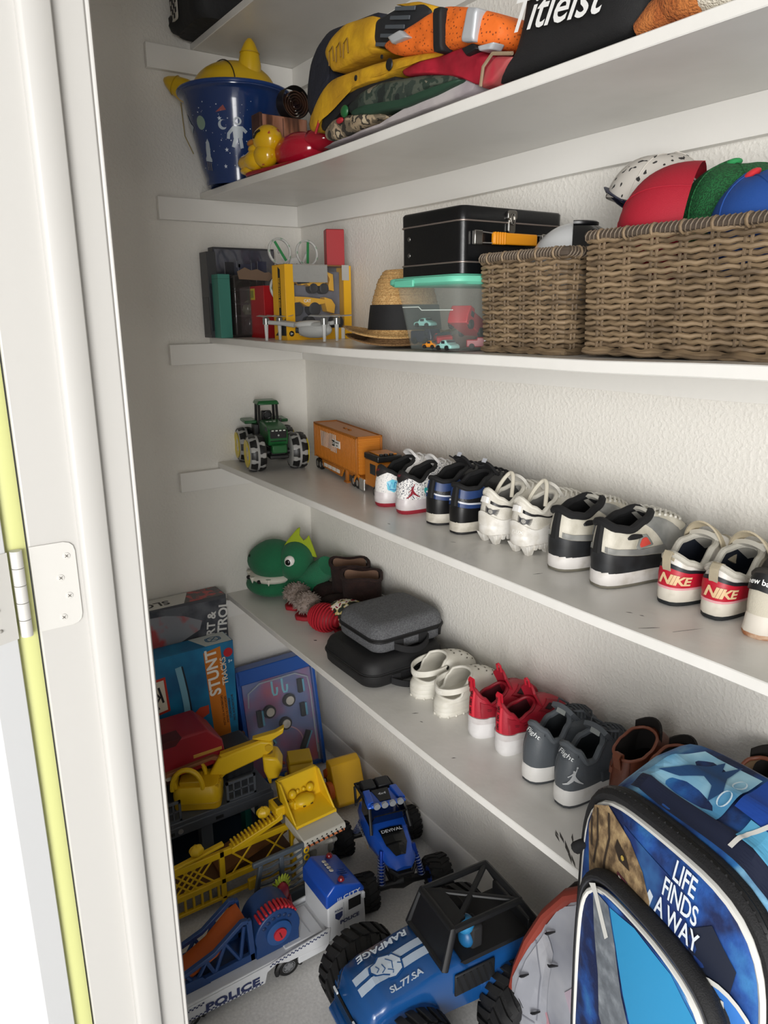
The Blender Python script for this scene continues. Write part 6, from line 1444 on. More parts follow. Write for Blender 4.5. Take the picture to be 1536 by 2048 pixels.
# ------------------------------------------------------------------ chunky off-road tyre
RUB = mat('1b1b1c', rough=.7, bump=.25, bscale=200); RB2 = mat('141415', rough=.75)
def big_tyre(par, c, R_, W, rimc, nlug=22, axis=None, lug=.008):
    """tyre about local X; returned wheel parented to par"""
    prof = [(R_ * .50, -W * .40), (R_ * .62, -W * .48), (R_ * .80, -W * .50), (R_ * .93, -W * .44), (R_ * .97, -W * .25), (R_ * .98, 0), (R_ * .97, W * .25), (R_ * .93, W * .44), (R_ * .80, W * .50), (R_ * .62, W * .48), (R_ * .50, W * .40)]
    wl = obj('wheel', G().lathe(prof, 40, c, 'X', (False, False)), RUB, par)
    for k in range(nlug):
        for s_ in (-1, 1):
            a0 = 2 * pi * (k + (.5 if s_ > 0 else 0)) / nlug
            def f(u, v, s_=s_, a0=a0):
                x = s_ * lerp(.02, .50, v) * W; a = a0 + (u - .5) * .56 * 2 * pi / nlug + (.36 * 2 * pi / nlug) * v * 1.6
                r = R_ * (1.0 if v < .8 else 1.0 - .10 * (v - .8) / .2) - .001; return V3(c) + V3((x, r * cos(a), r * sin(a)))
            obj('lug', G().sheet(f, 2, 4, lug), RB2, wl)
    for s_ in (-1, 1):
        rm = obj('rim', G().lathe([(R_ * .52, s_ * W * .40), (R_ * .50, s_ * W * .43), (R_ * .44, s_ * W * .40), (R_ * .38, s_ * W * .22), (R_ * .12, s_ * W * .20), (R_ * .10, s_ * W * .30), (.0001, s_ * W * .31)], 30, c, 'X', (False, False)), rimc, wl)
        for k in range(6):
            a = k * pi / 3; obj('rim_spoke', G().tube([V3(c) + V3((s_ * W * .28, R_ * .12 * cos(a), R_ * .12 * sin(a))), V3(c) + V3((s_ * W * .36, R_ * .45 * cos(a), R_ * .45 * sin(a)))], .006, 6), rimc, rm)
    return wl
# blue monster truck, nose toward the doorway
MB = mat('164a84', rough=.22, coat=.4); MK = mat('131416', rough=.5)
mt = thing('monster_truck', 'blue monster truck with rhino bonnet and black roll cage', 'toy truck', (1.240, -.360, 0), rz=rad(-6))
mt.scale = (1.02, 1.02, 1.04)
# local: nose toward -y, width along x
for x in (-.130, .130):
    for y in (-.135, .135): big_tyre(mt, (x, y, .095), .095, .098, MK)
obj('chassis', G().bx(-.035, .035, -.17, .17, .075, .120), MK, mt, bevel=.006)
for y in (-.135, .135): obj('axle', G().tube([(-.13, y, .095), (-.05, y, .098), (.05, y, .098), (.13, y, .095)], .014, 10), MK, mt)
for x in (-.055, .055):
    for y in (-.135, .135):
        sh = obj('shock', G().cyl((x, y, .10), (x * .75, y * .9, .185), .008, n=10), mat('2a2c30', rough=.3, metal=.5), mt)
        for k in range(8): obj('spring_coil', G().tube([V3((x, y, .105)).lerp(V3((x * .75, y * .9, .18)), k / 8) + V3((.012 * cos(a), .012 * sin(a), 0)) for a in [i * 2 * pi / 10 for i in range(10)]], .002, 5, True), mat('3a3c40', rough=.3, metal=.4), sh)
def hw_(y): return interp([(-.235, .062), (-.21, .078), (-.12, .080), (-.03, .080), (.05, .084), (.19, .084), (.23, .074)], y)
ys = [-.235, -.225, -.205, -.17, -.12, -.06, -.01, .05, .12, .19, .225, .235]
def topz(y): return interp([(-.235, .165), (-.205, .205), (-.17, .218), (-.04, .236), (.0, .238), (.02, .222), (.2, .222), (.235, .190)], y)
def botz(y): return interp([(-.235, .120), (-.20, .112), (-.185, .170), (-.09, .172), (-.07, .120), (.07, .120), (.09, .172), (.18, .172), (.2, .130), (.235, .135)], y)
ys2 = [lerp(-.235, .235, i / 60) for i in range(61)]
rg = []
for y in ys2:
    w_, t_, b_ = hw_(y), topz(y), botz(y); m_ = b_ + (t_ - b_) * .55
    rg.append([V3((-w_ * .96, y, b_)), V3((-w_, y, m_)), V3((-w_ * .96, y, t_ - .010)), V3((-w_ * .84, y, t_)), V3((0, y, t_ + .004)), V3((w_ * .84, y, t_)), V3((w_ * .96, y, t_ - .010)), V3((w_, y, m_)), V3((w_ * .96, y, b_)), V3((0, y, b_ + .004))])
bd_ = obj('body', G().rings(rg), MB, mt, smooth=50)
for x in (-1, 1):
    for y in (-.137, .137):
        def ff(u, v, x=x, y=y):
            a = lerp(-.15, 1.15, u) * pi; r = .082; return (x * lerp(.070, .098, v), y - r * cos(a), .130 + r * .62 * sin(a) + .006 * (1 - v))
        obj('fender_flare', G().sheet(ff, 14, 2, .005), MB, bd_)
gl = obj('grille', G().box((0, -.2365, .152), (.115, .006, .030), (.15, 0, 0)), MK, bd_, bevel=.002)
for k in range(4): obj('grille_slat', G().box((0, -.2400 , .142 + k * .007), (.110, .004, .0028), (.15, 0, 0)), mat('1d3f66', rough=.4), gl)
for x in (-.048, .048): obj('headlight', G().box((x, -.2405, .170), (.018, .004, .006), (.15, 0, 0)), mat('cdd3d8', rough=.2), gl)
obj('bumper', G().tube([(-.066, -.222, .118), (-.055, -.242, .118), (.055, -.242, .118), (.066, -.222, .118)], .013, 10), MB, bd_)
def hood(x, y):
    return V3((x, y, topz(y) + .004 * (1 - abs(x) / .07) + .0014))
WP = mat('b4c3d4', rough=.3)
for x0, x1 in ((-.024, -.004), (.004, .024)):
    decal('bonnet_stripe', poly2d([(x0, -.212), (x1, -.212), (x1, -.035), (x0, -.035)]), hood, WP, bd_, .02)
def hoodt(cx, cy, off=.0006): return lambda u, v: hood(cx + u, cy + v) + V3((0, 0, off))
rh = [(-.030, -.010), (-.020, .018), (.0, .028), (.022, .022), (.030, .002), (.026, -.012), (.020, -.006), (.012, -.018), (.008, -.032), (-.004, -.040), (-.016, -.036), (-.020, -.022)]
decal('rhino_outline', move2d(poly2d(rh), 0, 0, 1.14), hoodt(0, -.135, .0012), mat('1a4f8c', rough=.3), bd_, .015); dh = decal('rhino_head', poly2d(rh), hoodt(0, -.135, .002), mat('c7d3df', rough=.3), bd_, .015)
decal('rhino_lines', smooth_strokes([[(-.018, .0), (-.004, .010), (.012, .004)], [(.008, -.006), (.016, .004), (.022, .0)], [(-.010, -.012), (.004, -.010), (.010, -.02)], [(-.012, -.026), (-.002, -.022), (.004, -.03)], [(-.020, .010), (-.024, .022)], [(.006, .018), (.012, .026)]], .0022), hoodt(0, -.135, .0028), mat('2d5f98', rough=.3), dh, .01)
decal('bonnet_lettering', text2d('RAMPAGE', .017, .03, .15, 1.25), lambda u, v: hoodt(-.052, -.125, .0012)(v, -u), mat('c7d3df', rough=.3), bd_, .01)
decal('bonnet_lettering', text2d('SL.77.SA', .015, .03, .12, 1.15), lambda u, v: hoodt(.052, -.120, .0012)(-v, u), mat('c7d3df', rough=.3), bd_, .01)
cg = obj('windscreen_frame', G().tube([(-.076, -.040, .236), (-.066, -.012, .318), (.066, -.012, .318), (.076, -.040, .236)], .009, 10).tube([(-.076, -.040, .238), (.076, -.040, .238)], .008, 8), MK, mt)
obj('windscreen', G().box((0, -.027, .278), (.132, .004, .075), (-.32, 0, 0)), mat('0d0e10', rough=.45), cg)
obj('roll_cage', G().tube([(-.066, -.012, .318), (-.066, .165, .318), (-.080, .215, .240)], .008, 8).tube([(.066, -.012, .318), (.066, .165, .318), (.080, .215, .240)], .008, 8).tube([(-.066, .165, .318), (.066, .165, .318)], .008, 8), MK, mt)
for a, b in (((-.064, -.008), (.064, .163)), ((.064, -.008), (-.064, .163))): obj('roof_brace', G().tube([(a[0], a[1], .319), (b[0], b[1], .319)], .007, 8, False, .6), MK, mt)
obj('roof_front', G().prism([(-.06, -.012), (.06, -.012), (.05, .030), (-.05, .030)], xyz, .314, .322), MK, mt, bevel=.002)
obj('interior', G().bx(-.072, .072, -.035, .195, .218, .232), mat('0c0c0d', rough=.8), mt)
for x in (-.034, .034): obj('seat', G().bx(x - .022, x + .022, .045, .075, .228, .285), mat('1a1a1c', rough=.8), mt, bevel=.006)
drv = obj('driver', G().sphere((.034, .040, .285), (.021, .021, .021), 18, 12), mat('2f7fb0', rough=.35), mt); obj('driver_body', G().sphere((.034, .044, .250), (.022, .018, .024), 14, 10), mat('1d5f8f', rough=.4), drv)
for x in (-1, 1):
    dg = obj('door_panel', G().box((x * .0835, .035, .190), (.006, .105, .055)), mat('17191c', rough=.55), mt, bevel=.003)
    for k in range(6): obj('door_groove', G().box((x * .0872, -.005 + k * .017, .190), (.002, .004, .050), (.35, 0, 0)), mat('0c0d0e', rough=.6), dg)
obj('tailgate', G().bx(-.070, .070, .190, .205, .222, .258), MK, mt, bevel=.003)
# blue rock crawler
CBL = mat('1d52b8', rough=.25, coat=.3)
rc = thing('rock_crawler', 'blue rock crawler car with black cage and blue springs', 'toy car', (.752, -.180, 0), rz=rad(-104))
rc.scale = (1.22, 1.1, 1.1)
# local: nose toward +y after turning => built nose toward +y, rz turns it to +x
for x in (-.092, .092):
    for y in (-.105, .108): big_tyre(rc, (x, y, .046), .046, .052, mat('1a3f94', rough=.3), 16, None, .005)
obj('skid_plate', G().bx(-.022, .022, -.10, .11, .062, .082), MK, rc, bevel=.003)
for y in (-.105, .108): obj('axle', G().tube([(-.09, y, .046), (-.03, y, .05), (0, y, .056), (.03, y, .05), (.09, y, .046)], [.009, .010, .022, .010, .009], 10), MK, rc)
obj('gearbox', G().bx(-.024, .024, .075, .118, .055, .098), MK, rc, bevel=.005)
for x in (-.040, .040):
    for y0, y1 in ((.108, .078), (-.105, -.075)):
        s1 = obj('shock', G().cyl((x * 1.25, y0, .056), (x, y1, .132), .0055, n=10), mat('2148b0', rough=.25, metal=.5), rc)
        for k in range(9): obj('spring_coil', G().tube([V3((x * 1.25, y0, .060)).lerp(V3((x, y1, .118)), k / 9) + V3((.0085 * cos(a), .0085 * sin(a), 0)) for a in [i * 2 * pi / 10 for i in range(10)]], .0016, 5, True), mat('8f9cc4', rough=.2, metal=.7), s1)
    obj('link_arm', G().tube([(x * .6, .1, .05), (x * .7, .0, .07)], .004, 6), MK, rc); obj('link_arm', G().tube([(x * .6, -.1, .05), (x * .7, 0, .07)], .004, 6), MK, rc)
yb_ = [(-.110, .044, .150, .100), (-.06, .052, .158, .088), (0, .054, .150, .086), (.03, .050, .145, .090), (.075, .044, .135, .096), (.108, .036, .122, .100), (.128, .020, .108, .102)]
rg = []
for y, w_, t_, b_ in yb_: rg.append([V3((-w_ * .85, y, b_)), V3((-w_, y, (t_ + b_) / 2)), V3((-w_ * .82, y, t_)), V3((0, y, t_ + .004)), V3((w_ * .82, y, t_)), V3((w_, y, (t_ + b_) / 2)), V3((w_ * .85, y, b_))])
bdc = obj('body', G().rings(rg), CBL, rc, smooth=35)
def hz2(y): return interp([(a[0], a[2]) for a in yb_], y)
decal('bonnet_panel', poly2d([(-.030, .022), (.030, .022), (.026, .075), (.012, .105), (-.012, .105), (-.026, .075)]), lambda u, v: V3((u, v, hz2(v) + .004 * (1 - abs(u) / .04) + .0035)), mat('101214', rough=.2), bdc, .01)
decal('bonnet_lettering', text2d('DEVIVAL', .010, .02, .0, 1.0), lambda u, v: V3((-u, .036 - v, hz2(.036 - v) + .0095)), mat('c9ccd2', rough=.4), bdc, .01)
for s_ in (-1, 1):
    decal('side_lettering', text2d('DEVIVAL', .016, .02, 0, 1.0), (lambda s_: lambda u, v: V3((s_ * (.0546 + .0012), -.045 - s_ * u * -1, .112 + v)))(s_), mat('c9ccd2', rough=.4), bdc)
    decal('side_splash', move2d(poly2d([(-.5, .0), (-.2, .2), (.0, .05), (.3, .3), (.5, .0), (.2, -.3), (-.2, -.25)]), 0, 0, .035), (lambda s_: lambda u, v: V3((s_ * .0555, .005 + s_ * u, .100 + v * .7)))(s_), mat('b9b6ac', rough=.5, h2='c9922a', nscale=60), bdc)
    obj('side_window', G().prism([(-.062, .158), (.020, .152), (-.008, .200), (-.055, .204)], yzx, s_ * .046 - .001, s_ * .046 + .001), mat('0c0d10', rough=.12), rc)
    obj('cage_post', G().tube([(s_ * .050, .032, .148), (s_ * .044, -.002, .206), (s_ * .044, -.06, .210), (s_ * .046, -.11, .152)], .004, 8), CBL if False else MK, rc)
rf = obj('roof', G().prism([(-.045, -.062), (.045, -.062), (.050, .004), (-.050, .004)], xyz, .205, .213), CBL, rc, bevel=.004)
obj('roof_panel', G().prism([(-.022, -.062), (.022, -.062), (.014, -.010), (-.014, -.010)], xyz, .2132, .2146), MK, rf); decal('roof_lettering', text2d('4x4', .010, .02, .2), lambda u, v: V3((-u, -.040 - v, .2154)), mat('c9ccd2', rough=.4), rf)
for s_ in (-1, 1): obj('roof_fin', G().prism([(s_ * .026, -.06), (s_ * .044, -.06), (s_ * .048, .0), (s_ * .032, -.005)], xyz, .213, .221), CBL, rf, bevel=.002)
obj('windscreen', G().box((0, .014, .178), (.082, .003, .058), (-.62, 0, 0)), mat('0b0c0e', rough=.1), rc)
lbar = obj('light_bar', G().box((0, .006, .216), (.086, .012, .010)), CBL, rc, bevel=.003)
for x in (-.03, -.010, .010, .03): obj('spotlight', G().lathe([(.0001, .0), (.008, .0), (.0085, .008), (.006, .0085), (.0001, .0075)], 14, (x, .010, .219), 'Y'), mat('a9adb3', rough=.2, metal=.4), lbar)
obj('rear_rack', G().bx(-.042, .042, -.125, -.065, .188, .196).tube([(-.044, -.065, .206), (-.044, -.13, .196), (.044, -.13, .196), (.044, -.065, .206)], .004, 6), MK, rc)
for x in (-.02, .02): obj('rear_box', G().bx(x - .017, x + .017, -.115, -.075, .196, .215), mat('1c1d20', rough=.5), rc, bevel=.003)
for x in (-.046, .046): obj('rear_strut', G().tube([(x, -.125, .192), (x * 1.02, -.112, .140)], .0035, 6), MK, rc)
obj('bumper', G().tube([(-.030, .118, .100), (-.018, .138, .096), (.018, .138, .096), (.030, .118, .100)], .005, 8), MK, rc)
# ------------------------------------------------------------------ upper shelves
S2 = lambda x, y, lift=0: (x, y, shelf_z(2, x) + lift)
bu = thing('space_bucket', 'dark blue plastic bucket printed with rockets and planets', 'bucket', S2(.162, -.282))
BB = mat('1d3566', rough=.16, coat=.3)
def br(z): return lerp(.092, .146, z / .240)
pr = [(.0001, .004), (.080, .004), (.090, .0), (.093, .006), (.092, .016)] + [(br(z), z) for z in (.05, .10, .15, .20)] + [(br(.225), .225), (.149, .230), (.155, .233), (.1565, .240), (.153, .247), (.148, .246), (.144, .236), (br(.2) - .003, .20), (br(.10) - .003, .10), (.088, .012), (.0001, .010)]
obj('pail', G().lathe(pr, 56, caps=(False, False)), BB, bu, smooth=50)
obj('rim', G().tube([(.1545 * cos(a), .1545 * sin(a), .241) for a in [i * 2 * pi / 56 for i in range(56)]], .0055, 8, True), mat('203a70', rough=.2), bu)
A0 = rad(-46)
def on_pail(cx, cz): return lambda x, y: V3(((br(cz + y) + .0012) * cos(A0 + cx + x / .115), (br(cz + y) + .0012) * sin(A0 + cx + x / .115), cz + y))
PG = mat('a9b4bd', rough=.3); PLN = mat('7d9485', rough=.3)
rk = [(0, .026), (.006, .016), (.008, .0), (.008, -.016), (.013, -.024), (.013, -.03), (-.013, -.03), (-.013, -.024), (-.008, -.016), (-.008, 0), (-.006, .016)]
rot_ = lambda m, a: move2d(m, 0, 0, 1, a)
decal('rocket_print', rot_(poly2d(rk), -.2), on_pail(-.40, .085), PG, bu, .008); decal('rocket_flame', rot_(merge2d(*[stroke2d([(x, -.032), (x * 1.2, -.052)], .003) for x in (-.007, 0, .007)]), -.2), on_pail(-.40, .085), mat('6e6a62', rough=.4), bu)
decal('rocket_print', rot_(poly2d(rk), .5), on_pail(-1.0, .165), PG, bu, .008)
decal('planet_print', poly2d([(.015 * cos(i * .4), .017 * sin(i * .4)) for i in range(16)]), on_pail(-.45, .150), PLN, bu, .008)
decal('moon_print', poly2d([(.012 * cos(a), .012 * sin(a)) for a in [pi * .35 + i * .28 for i in range(16)]] + [(.004 + .009 * cos(a), .002 + .009 * sin(a)) for a in [pi * .35 + (15 - i) * .28 for i in range(16)]]), on_pail(.10, .140), PG, bu)
astro = merge2d(poly2d([(.010 * cos(i * .45), .030 + .010 * sin(i * .45)) for i in range(14)]), poly2d([(-.013, .018), (.013, .018), (.012, -.010), (-.012, -.010)]), stroke2d([(-.011, .014), (-.024, .0), (-.026, -.012)], .008), stroke2d([(.011, .014), (.022, .004)], .008), stroke2d([(-.006, -.01), (-.014, -.032)], .009), stroke2d([(.006, -.01), (.010, -.034)], .009))
ap = decal('astronaut_print', astro, on_pail(.42, .118), PG, bu, .008); decal('visor_print', poly2d([(.006 * cos(i * .45), .030 + .007 * sin(i * .45)) for i in range(14)]), lambda x, y: on_pail(.42, .118)(x, y) * 1.0 + V3((.0012, -.0012, 0)), BB, ap)
decal('comet_print', poly2d([(-.012, 0), (.014, .004), (.008, .016)]), on_pail(.08, .170), mat('8a4440', rough=.4), bu)
random.seed(11); stars = []
for i in range(90):
    x, y, r = random.uniform(-.17, .12), random.uniform(-.075, .085), random.choice((.0008, .0008, .0012, .0018))
    stars.append(poly2d([(x + r, y), (x, y + r), (x - r, y), (x, y - r)]))
for x, y in ((.005, .040), (.015, -.035), (.006, -.075)): stars.append(poly2d([(x + (.006 if i % 2 == 0 else .0025) * cos(i * pi / 5 + pi / 2), y + (.006 if i % 2 == 0 else .0025) * sin(i * pi / 5 + pi / 2)) for i in range(10)]))
decal('star_print', merge2d(*stars), on_pail(0, .115), mat('c3cdd8', rough=.4), bu)
obj('bail_wire', G().tube([(.157 * cos(A0 - 1.45), .157 * sin(A0 - 1.45), .228), (.150 * cos(A0 - 1.42), .150 * sin(A0 - 1.42), .14), (.125 * cos(A0 - 1.3), .125 * sin(A0 - 1.3), .09)], .0014, 6).tube([(.160 * cos(A0 + 1.5), .160 * sin(A0 + 1.5), .228), (.150 * cos(A0 + 1.5), .15 * sin(A0 + 1.5), .15)], .0014, 6), mat('b9a56a', rough=.3, metal=.6), bu)
# plain yellow toys in the bucket (generic: a ball-shaped helmet and two skittles)
YT = mat('d0a916', rough=.3)
yh = thing('yellow_ball', 'plain yellow ball with a dark seam filling the bucket', 'ball', S2(.165, -.282, .168))
obj('sphere', G().sphere((0, 0, .075), (.118, .118, .080), 36, 20), YT, yh); obj('seam', G().tube([(.110 * cos(a), -.045 + .0 * a, .075 + .0765 * sin(a)) for a in [lerp(.1, pi - .1, i / 20) for i in range(21)]], .0016, 6), mat('2a2210', rough=.5), yh)
def skittle(loc, d, label):
    t = thing('yellow_skittle', label, 'toy', loc, 0, 'yellow skittles in the bucket', dirrot(d, (1, 0, .2)))
    obj('body', G().lathe([(.0001, 0), (.024, .003), (.030, .03), (.031, .065), (.025, .095), (.014, .118), (.006, .128), (.0001, .130)], 26), YT, t, smooth=60)
    obj('neck_ring', G().tube([(.0258 * cos(a), .0258 * sin(a), .093) for a in [i * 2 * pi / 26 for i in range(26)]], .0016, 6, True), mat('b08e10', rough=.4), t)
skittle(S2(.235, -.268, .238), (.05, .03, 1), 'plain yellow skittle standing upright out of the blue bucket')
skittle(S2(.095, -.345, .232), (-.50, -.62, .42), 'plain yellow skittle leaning left over the bucket rim')
# wooden box with rolled belt
WDM = ramp_mat('striped_wood', [(0, '4a2a1c'), (.4, '6e4430'), (.6, '8c5c42'), (1, 'a2705a')], 30, .5, 'wave', .1, 80, 'LINEAR', 3, ((0, 0, .15), (.25, 1, .25)))
wb = thing('wooden_box', 'striped wood-grain box standing beside the blue bucket', 'box', S2(.365, -.262))
obj('body', G().bx(-.020, .026, -.048, .085, 0, .150), WDM, wb, bevel=.002); obj('end_cap', G().bx(-.022, .028, -.056, -.047, 0, .153), mat('4a2c20', rough=.5, h2='3a2018', nscale=30), wb, bevel=.002)
obj('groove', G().bx(.0262, .0268, .012, .0135, .01, .145), mat('2f1a12', rough=.7), wb, smooth=0)
be = thing('rolled_belt', 'dark brown leather belt rolled up on the wooden box', 'belt', S2(.366, -.205, .1505))
sp_pts = [(.010 + .0042 * a / 1.2) for a in range(1)]
g = G(); path = []
for i in range(110):
    a = i * .24; r = .008 + .0011 * a; path.append((r * cos(a), r * sin(a)))
R0 = max(math.hypot(*p) for p in path)
vs = []
rgs = [[V3((-.019, y, z + R0)), V3((.019, y, z + R0))] for y, z in path]
g.rings([[r[0], r[1], r[1] + V3((0, path[i][0] * -.05, path[i][1] * -.05)), r[0] + V3((0, path[i][0] * -.05, path[i][1] * -.05))] for i, r in enumerate(rgs)])
obj('coil', g, mat('2c1b14', rough=.5, h2='4a2f20', nscale=40), be, smooth=30); obj('loose_end', G().sheet(lambda u, v: (.0 + (v - .5) * .036, .030 + .035 * u, .052 - .030 * u * u), 8, 2, .003), mat('16120f', rough=.5), be)
obj('outer_wrap', G().lathe([(R0 + .002, -.0195), (R0 + .0035, -.0195), (R0 + .0035, .0195), (R0 + .002, .0195)], 36, (0, 0, R0 + .0035), 'X', (False, False)), mat('17120f', rough=.5), be)
gh = thing('felt_hat', 'soft grey felt hat tucked behind the duck toy', 'hat', S2(.480, -.205))
obj('crown', G().sphere((0, 0, .052), (.060, .058, .052), 24, 14, lambda d: 1 + .06 * nz(d.x, d.y, d.z, 3)), mat('8e9194', rough=.85), gh); obj('peak', G().sheet(lambda u, v: ((.05 + .045 * v) * cos(lerp(-2.4, -.6, u)), (.05 + .045 * v) * sin(lerp(-2.4, -.6, u)), .062 - .012 * v), 12, 4, .004), mat('9da0a2', rough=.8), gh); obj('lining', G().sphere((.045, -.010, .030), (.03, .04, .026), 14, 8), mat('2b2c2f', rough=.9), gh)
# chipped red and yellow plastic duck lying on the shelf
DY = mat('d2a413', rough=.18, h2='a01826', nscale=26, lo=.62, hi=.66, det=3, coat=.3); DYP = mat('d4a612', rough=.18, coat=.3); DR = mat('a3142a', rough=.15, coat=.4)
dk = thing('plastic_duck', 'glossy red and yellow plastic duck with chipped paint', 'toy duck', S2(.430, -.315, .002), rz=rad(8))
obj('body', G().sphere((.075, .045, .044), (.085, .055, .046), 28, 16), DR, dk); obj('base_plate', G().prism(rrect(.24, .085, .03), lambda u, v, d: (u + .02, v + .02, d), 0, .010), mat('8c1222', rough=.2), dk, bevel=.003)
obj('head', G().sphere((.0, .0, .078), (.044, .036, .036), 26, 16), DY, dk)
obj('beak', G().sphere((-.045, -.012, .076), (.026, .016, .010), 16, 8), mat('a8691f', rough=.3), dk); obj('lower_beak', G().sphere((-.036, -.018, .060), (.024, .014, .012), 14, 8), DYP, dk)
obj('eye', G().tube([(-.010, -.036, .080), (.004, -.0375, .090), (.016, -.034, .094)], .003, 6), mat('1c1710', rough=.4), dk)
obj('wing', G().sphere((-.050, -.014, .034), (.056, .026, .024), 22, 12, lambda d: 1 + .12 * sin(5 * d.x)), DYP, dk); obj('foot', G().sphere((-.078, .004, .016), (.042, .034, .014), 18, 10), DYP, dk); obj('breast', G().sphere((.0, -.008, .040), (.036, .030, .030), 18, 12), DY, dk)
obj('red_lobe', G().sphere((.15, .050, .060), (.052, .036, .026), 18, 10, lambda d: 1 + .1 * nz(d.x, d.y, d.z, 3)), DR, dk)

# pile of dressing-up clothes: each garment is a padded, creased fold
def resample(poly, n=56):
    P = [V3((x, z, 0)) for x, z in poly]; m = len(P); L = [(P[(i + 1) % m] - P[i]).length for i in range(m)]; T = sum(L); out = []
    for k in range(n):
        d = T * k / n; i = 0
        while d > L[i] and i < m - 1: d -= L[i]; i += 1
        out.append(P[i].lerp(P[(i + 1) % m], min(d / L[i], 1)))
    for _ in range(2): out = [(out[i - 1] + out[i] * 2 + out[(i + 1) % n]) / 4 for i in range(n)]
    return out
def fold(name, spec, back, m, par, bulge=.010, amp=.006, sc=16, ox=0, oy=0, oz=0):
    yf, poly = spec; O = resample(poly); c = sum(O, V3((0, 0, 0))) / len(O)
    rg = []; lvl = [(0.0, back), (0.0, None)]
    def row(s, y):
        r = []
        for p in O:
            q = p.lerp(c, s); r.append(V3((q.x - ox, y(q) - oy, q.y - oz)))
        return r
    rg.append(row(.55, lambda q: back)); rg.append(row(.12, lambda q: back - .003)); rg.append(row(0, lambda q: lerp(back, yf, .25))); rg.append(row(0, lambda q: lerp(back, yf, .8)))
    for s in (.02, .06, .13, .22, .34, .48, .64, .82):
        e = 1 - (1 - min(s / .34, 1)) ** 2
        rg.append(row(s, lambda q, e=e: yf - bulge * e + amp * e * (nz(q.x, q.y, yf, sc) + .6 * nz(q.x * 2, q.y * 2, 5, sc))))
    return obj(name, G().rings(rg), m, par, smooth=70)
NAVY = (-0.300, [(0.623, 2.144), (0.644, 2.197), (0.722, 2.234), (0.817, 2.224), (0.948, 2.211), (0.939, 2.177), (0.795, 2.197), (0.733, 2.160), (0.738, 2.129), (0.680, 2.106), (0.639, 2.067), (0.615, 2.104)])
YUP = (-0.312, [(0.725, 2.189), (0.752, 2.208), (0.816, 2.220), (0.934, 2.204), (0.952, 2.185), (0.929, 2.149), (0.961, 2.134), (0.813, 2.139), (0.760, 2.140)])
BPAN = (-0.306, [(0.918, 2.196), (1.008, 2.196), (1.090, 2.178), (1.114, 2.159), (1.080, 2.146), (1.016, 2.130), (0.942, 2.142), (0.911, 2.157)])
YRT = (-0.302, [(0.986, 2.207), (1.066, 2.189), (1.115, 2.167), (1.106, 2.152), (1.076, 2.172)])
YLOW = (-0.318, [(0.645, 2.058), (0.708, 2.106), (0.758, 2.127), (0.822, 2.122), (0.956, 2.113), (1.148, 2.087), (1.184, 2.072), (1.073, 2.082), (1.008, 2.077), (0.880, 2.082), (0.760, 2.079), (0.714, 2.056), (0.689, 2.031), (0.656, 2.037)])
BIN = (-0.312, [(0.698, 2.054), (0.757, 2.083), (0.890, 2.086), (1.016, 2.079), (1.016, 2.064), (0.870, 2.064), (0.809, 2.058), (0.770, 2.042), (0.708, 2.028)])
VEST = (-0.326, [(0.972, 2.136), (1.036, 2.141), (1.143, 2.147), (1.178, 2.145), (1.264, 2.117), (1.313, 2.092), (1.328, 2.070), (1.322, 2.057), (1.304, 2.046), (1.266, 2.062), (1.187, 2.074), (1.130, 2.084), (1.019, 2.107)])
VBLK = (-0.346, [(1.165, 2.140), (1.188, 2.138), (1.191, 2.069), (1.167, 2.072)])
VS1 = (-0.346, [(1.257, 2.116), (1.283, 2.108), (1.275, 2.061), (1.242, 2.069)])
VS2 = (-0.346, [(1.024, 2.134), (1.066, 2.135), (1.091, 2.117), (1.040, 2.118)])
VS3 = (-0.346, [(1.284, 2.052), (1.324, 2.048), (1.315, 2.040), (1.288, 2.044)])
RED = (-0.318, [(1.024, 2.081), (1.073, 2.084), (1.149, 2.076), (1.218, 2.072), (1.257, 2.069), (1.263, 2.053), (1.307, 2.036), (1.281, 2.026), (1.262, 2.000), (1.233, 2.017), (1.149, 2.046), (1.041, 2.067)])
RBLK = (-0.330, [(1.226, 2.065), (1.264, 2.066), (1.274, 2.053), (1.239, 2.051)])
RROLL = (-0.328, [(1.276, 1.994), (1.288, 2.022), (1.311, 2.034), (1.353, 2.023), (1.334, 2.008), (1.306, 1.993)])
GCAM = (-0.320, [(0.822, 2.056), (0.883, 2.074), (0.958, 2.076), (1.107, 2.055), (1.219, 2.029), (1.211, 2.023), (1.152, 2.027), (1.107, 2.020), (1.027, 2.016), (0.920, 2.025), (0.842, 2.040)])
GTRIM = (-0.331, [(0.850, 2.041), (0.900, 2.045), (1.043, 2.026), (1.137, 2.022), (1.228, 2.024), (1.232, 2.018), (1.152, 2.011), (1.059, 2.010), (0.937, 2.020), (0.860, 2.034)])
DCAM = (-0.324, [(0.737, 2.026), (0.775, 2.043), (0.849, 2.039), (0.963, 2.021), (0.984, 2.010), (0.887, 2.003), (0.784, 1.998), (0.745, 2.008)])
GREY = (-0.316, [(0.702, 1.997), (0.792, 1.996), (0.913, 1.997), (1.004, 2.007), (1.117, 2.022), (1.203, 2.029), (1.256, 2.019), (1.262, 2.000), (1.176, 1.996), (0.987, 1.995), (0.834, 1.994)])
BAG = (-0.315, [(1.287, 1.994), (1.340, 2.023), (1.359, 2.074), (1.371, 2.138), (1.427, 2.158), (1.588, 2.102), (1.594, 2.031), (1.588, 1.998), (1.514, 1.996), (1.418, 1.995)])
CY = mat('c99a14', rough=.75, bump=.5, bscale=60, h2='b48612', nscale=20); NV = mat('181b27', rough=.8, bump=.4, bscale=60)
yj = thing('builder_costume', 'yellow and navy builder costume jacket folded on the pile', 'costume', (.88, -.25, 2.03))
K = dict(ox=.88, oy=-.25, oz=2.03)
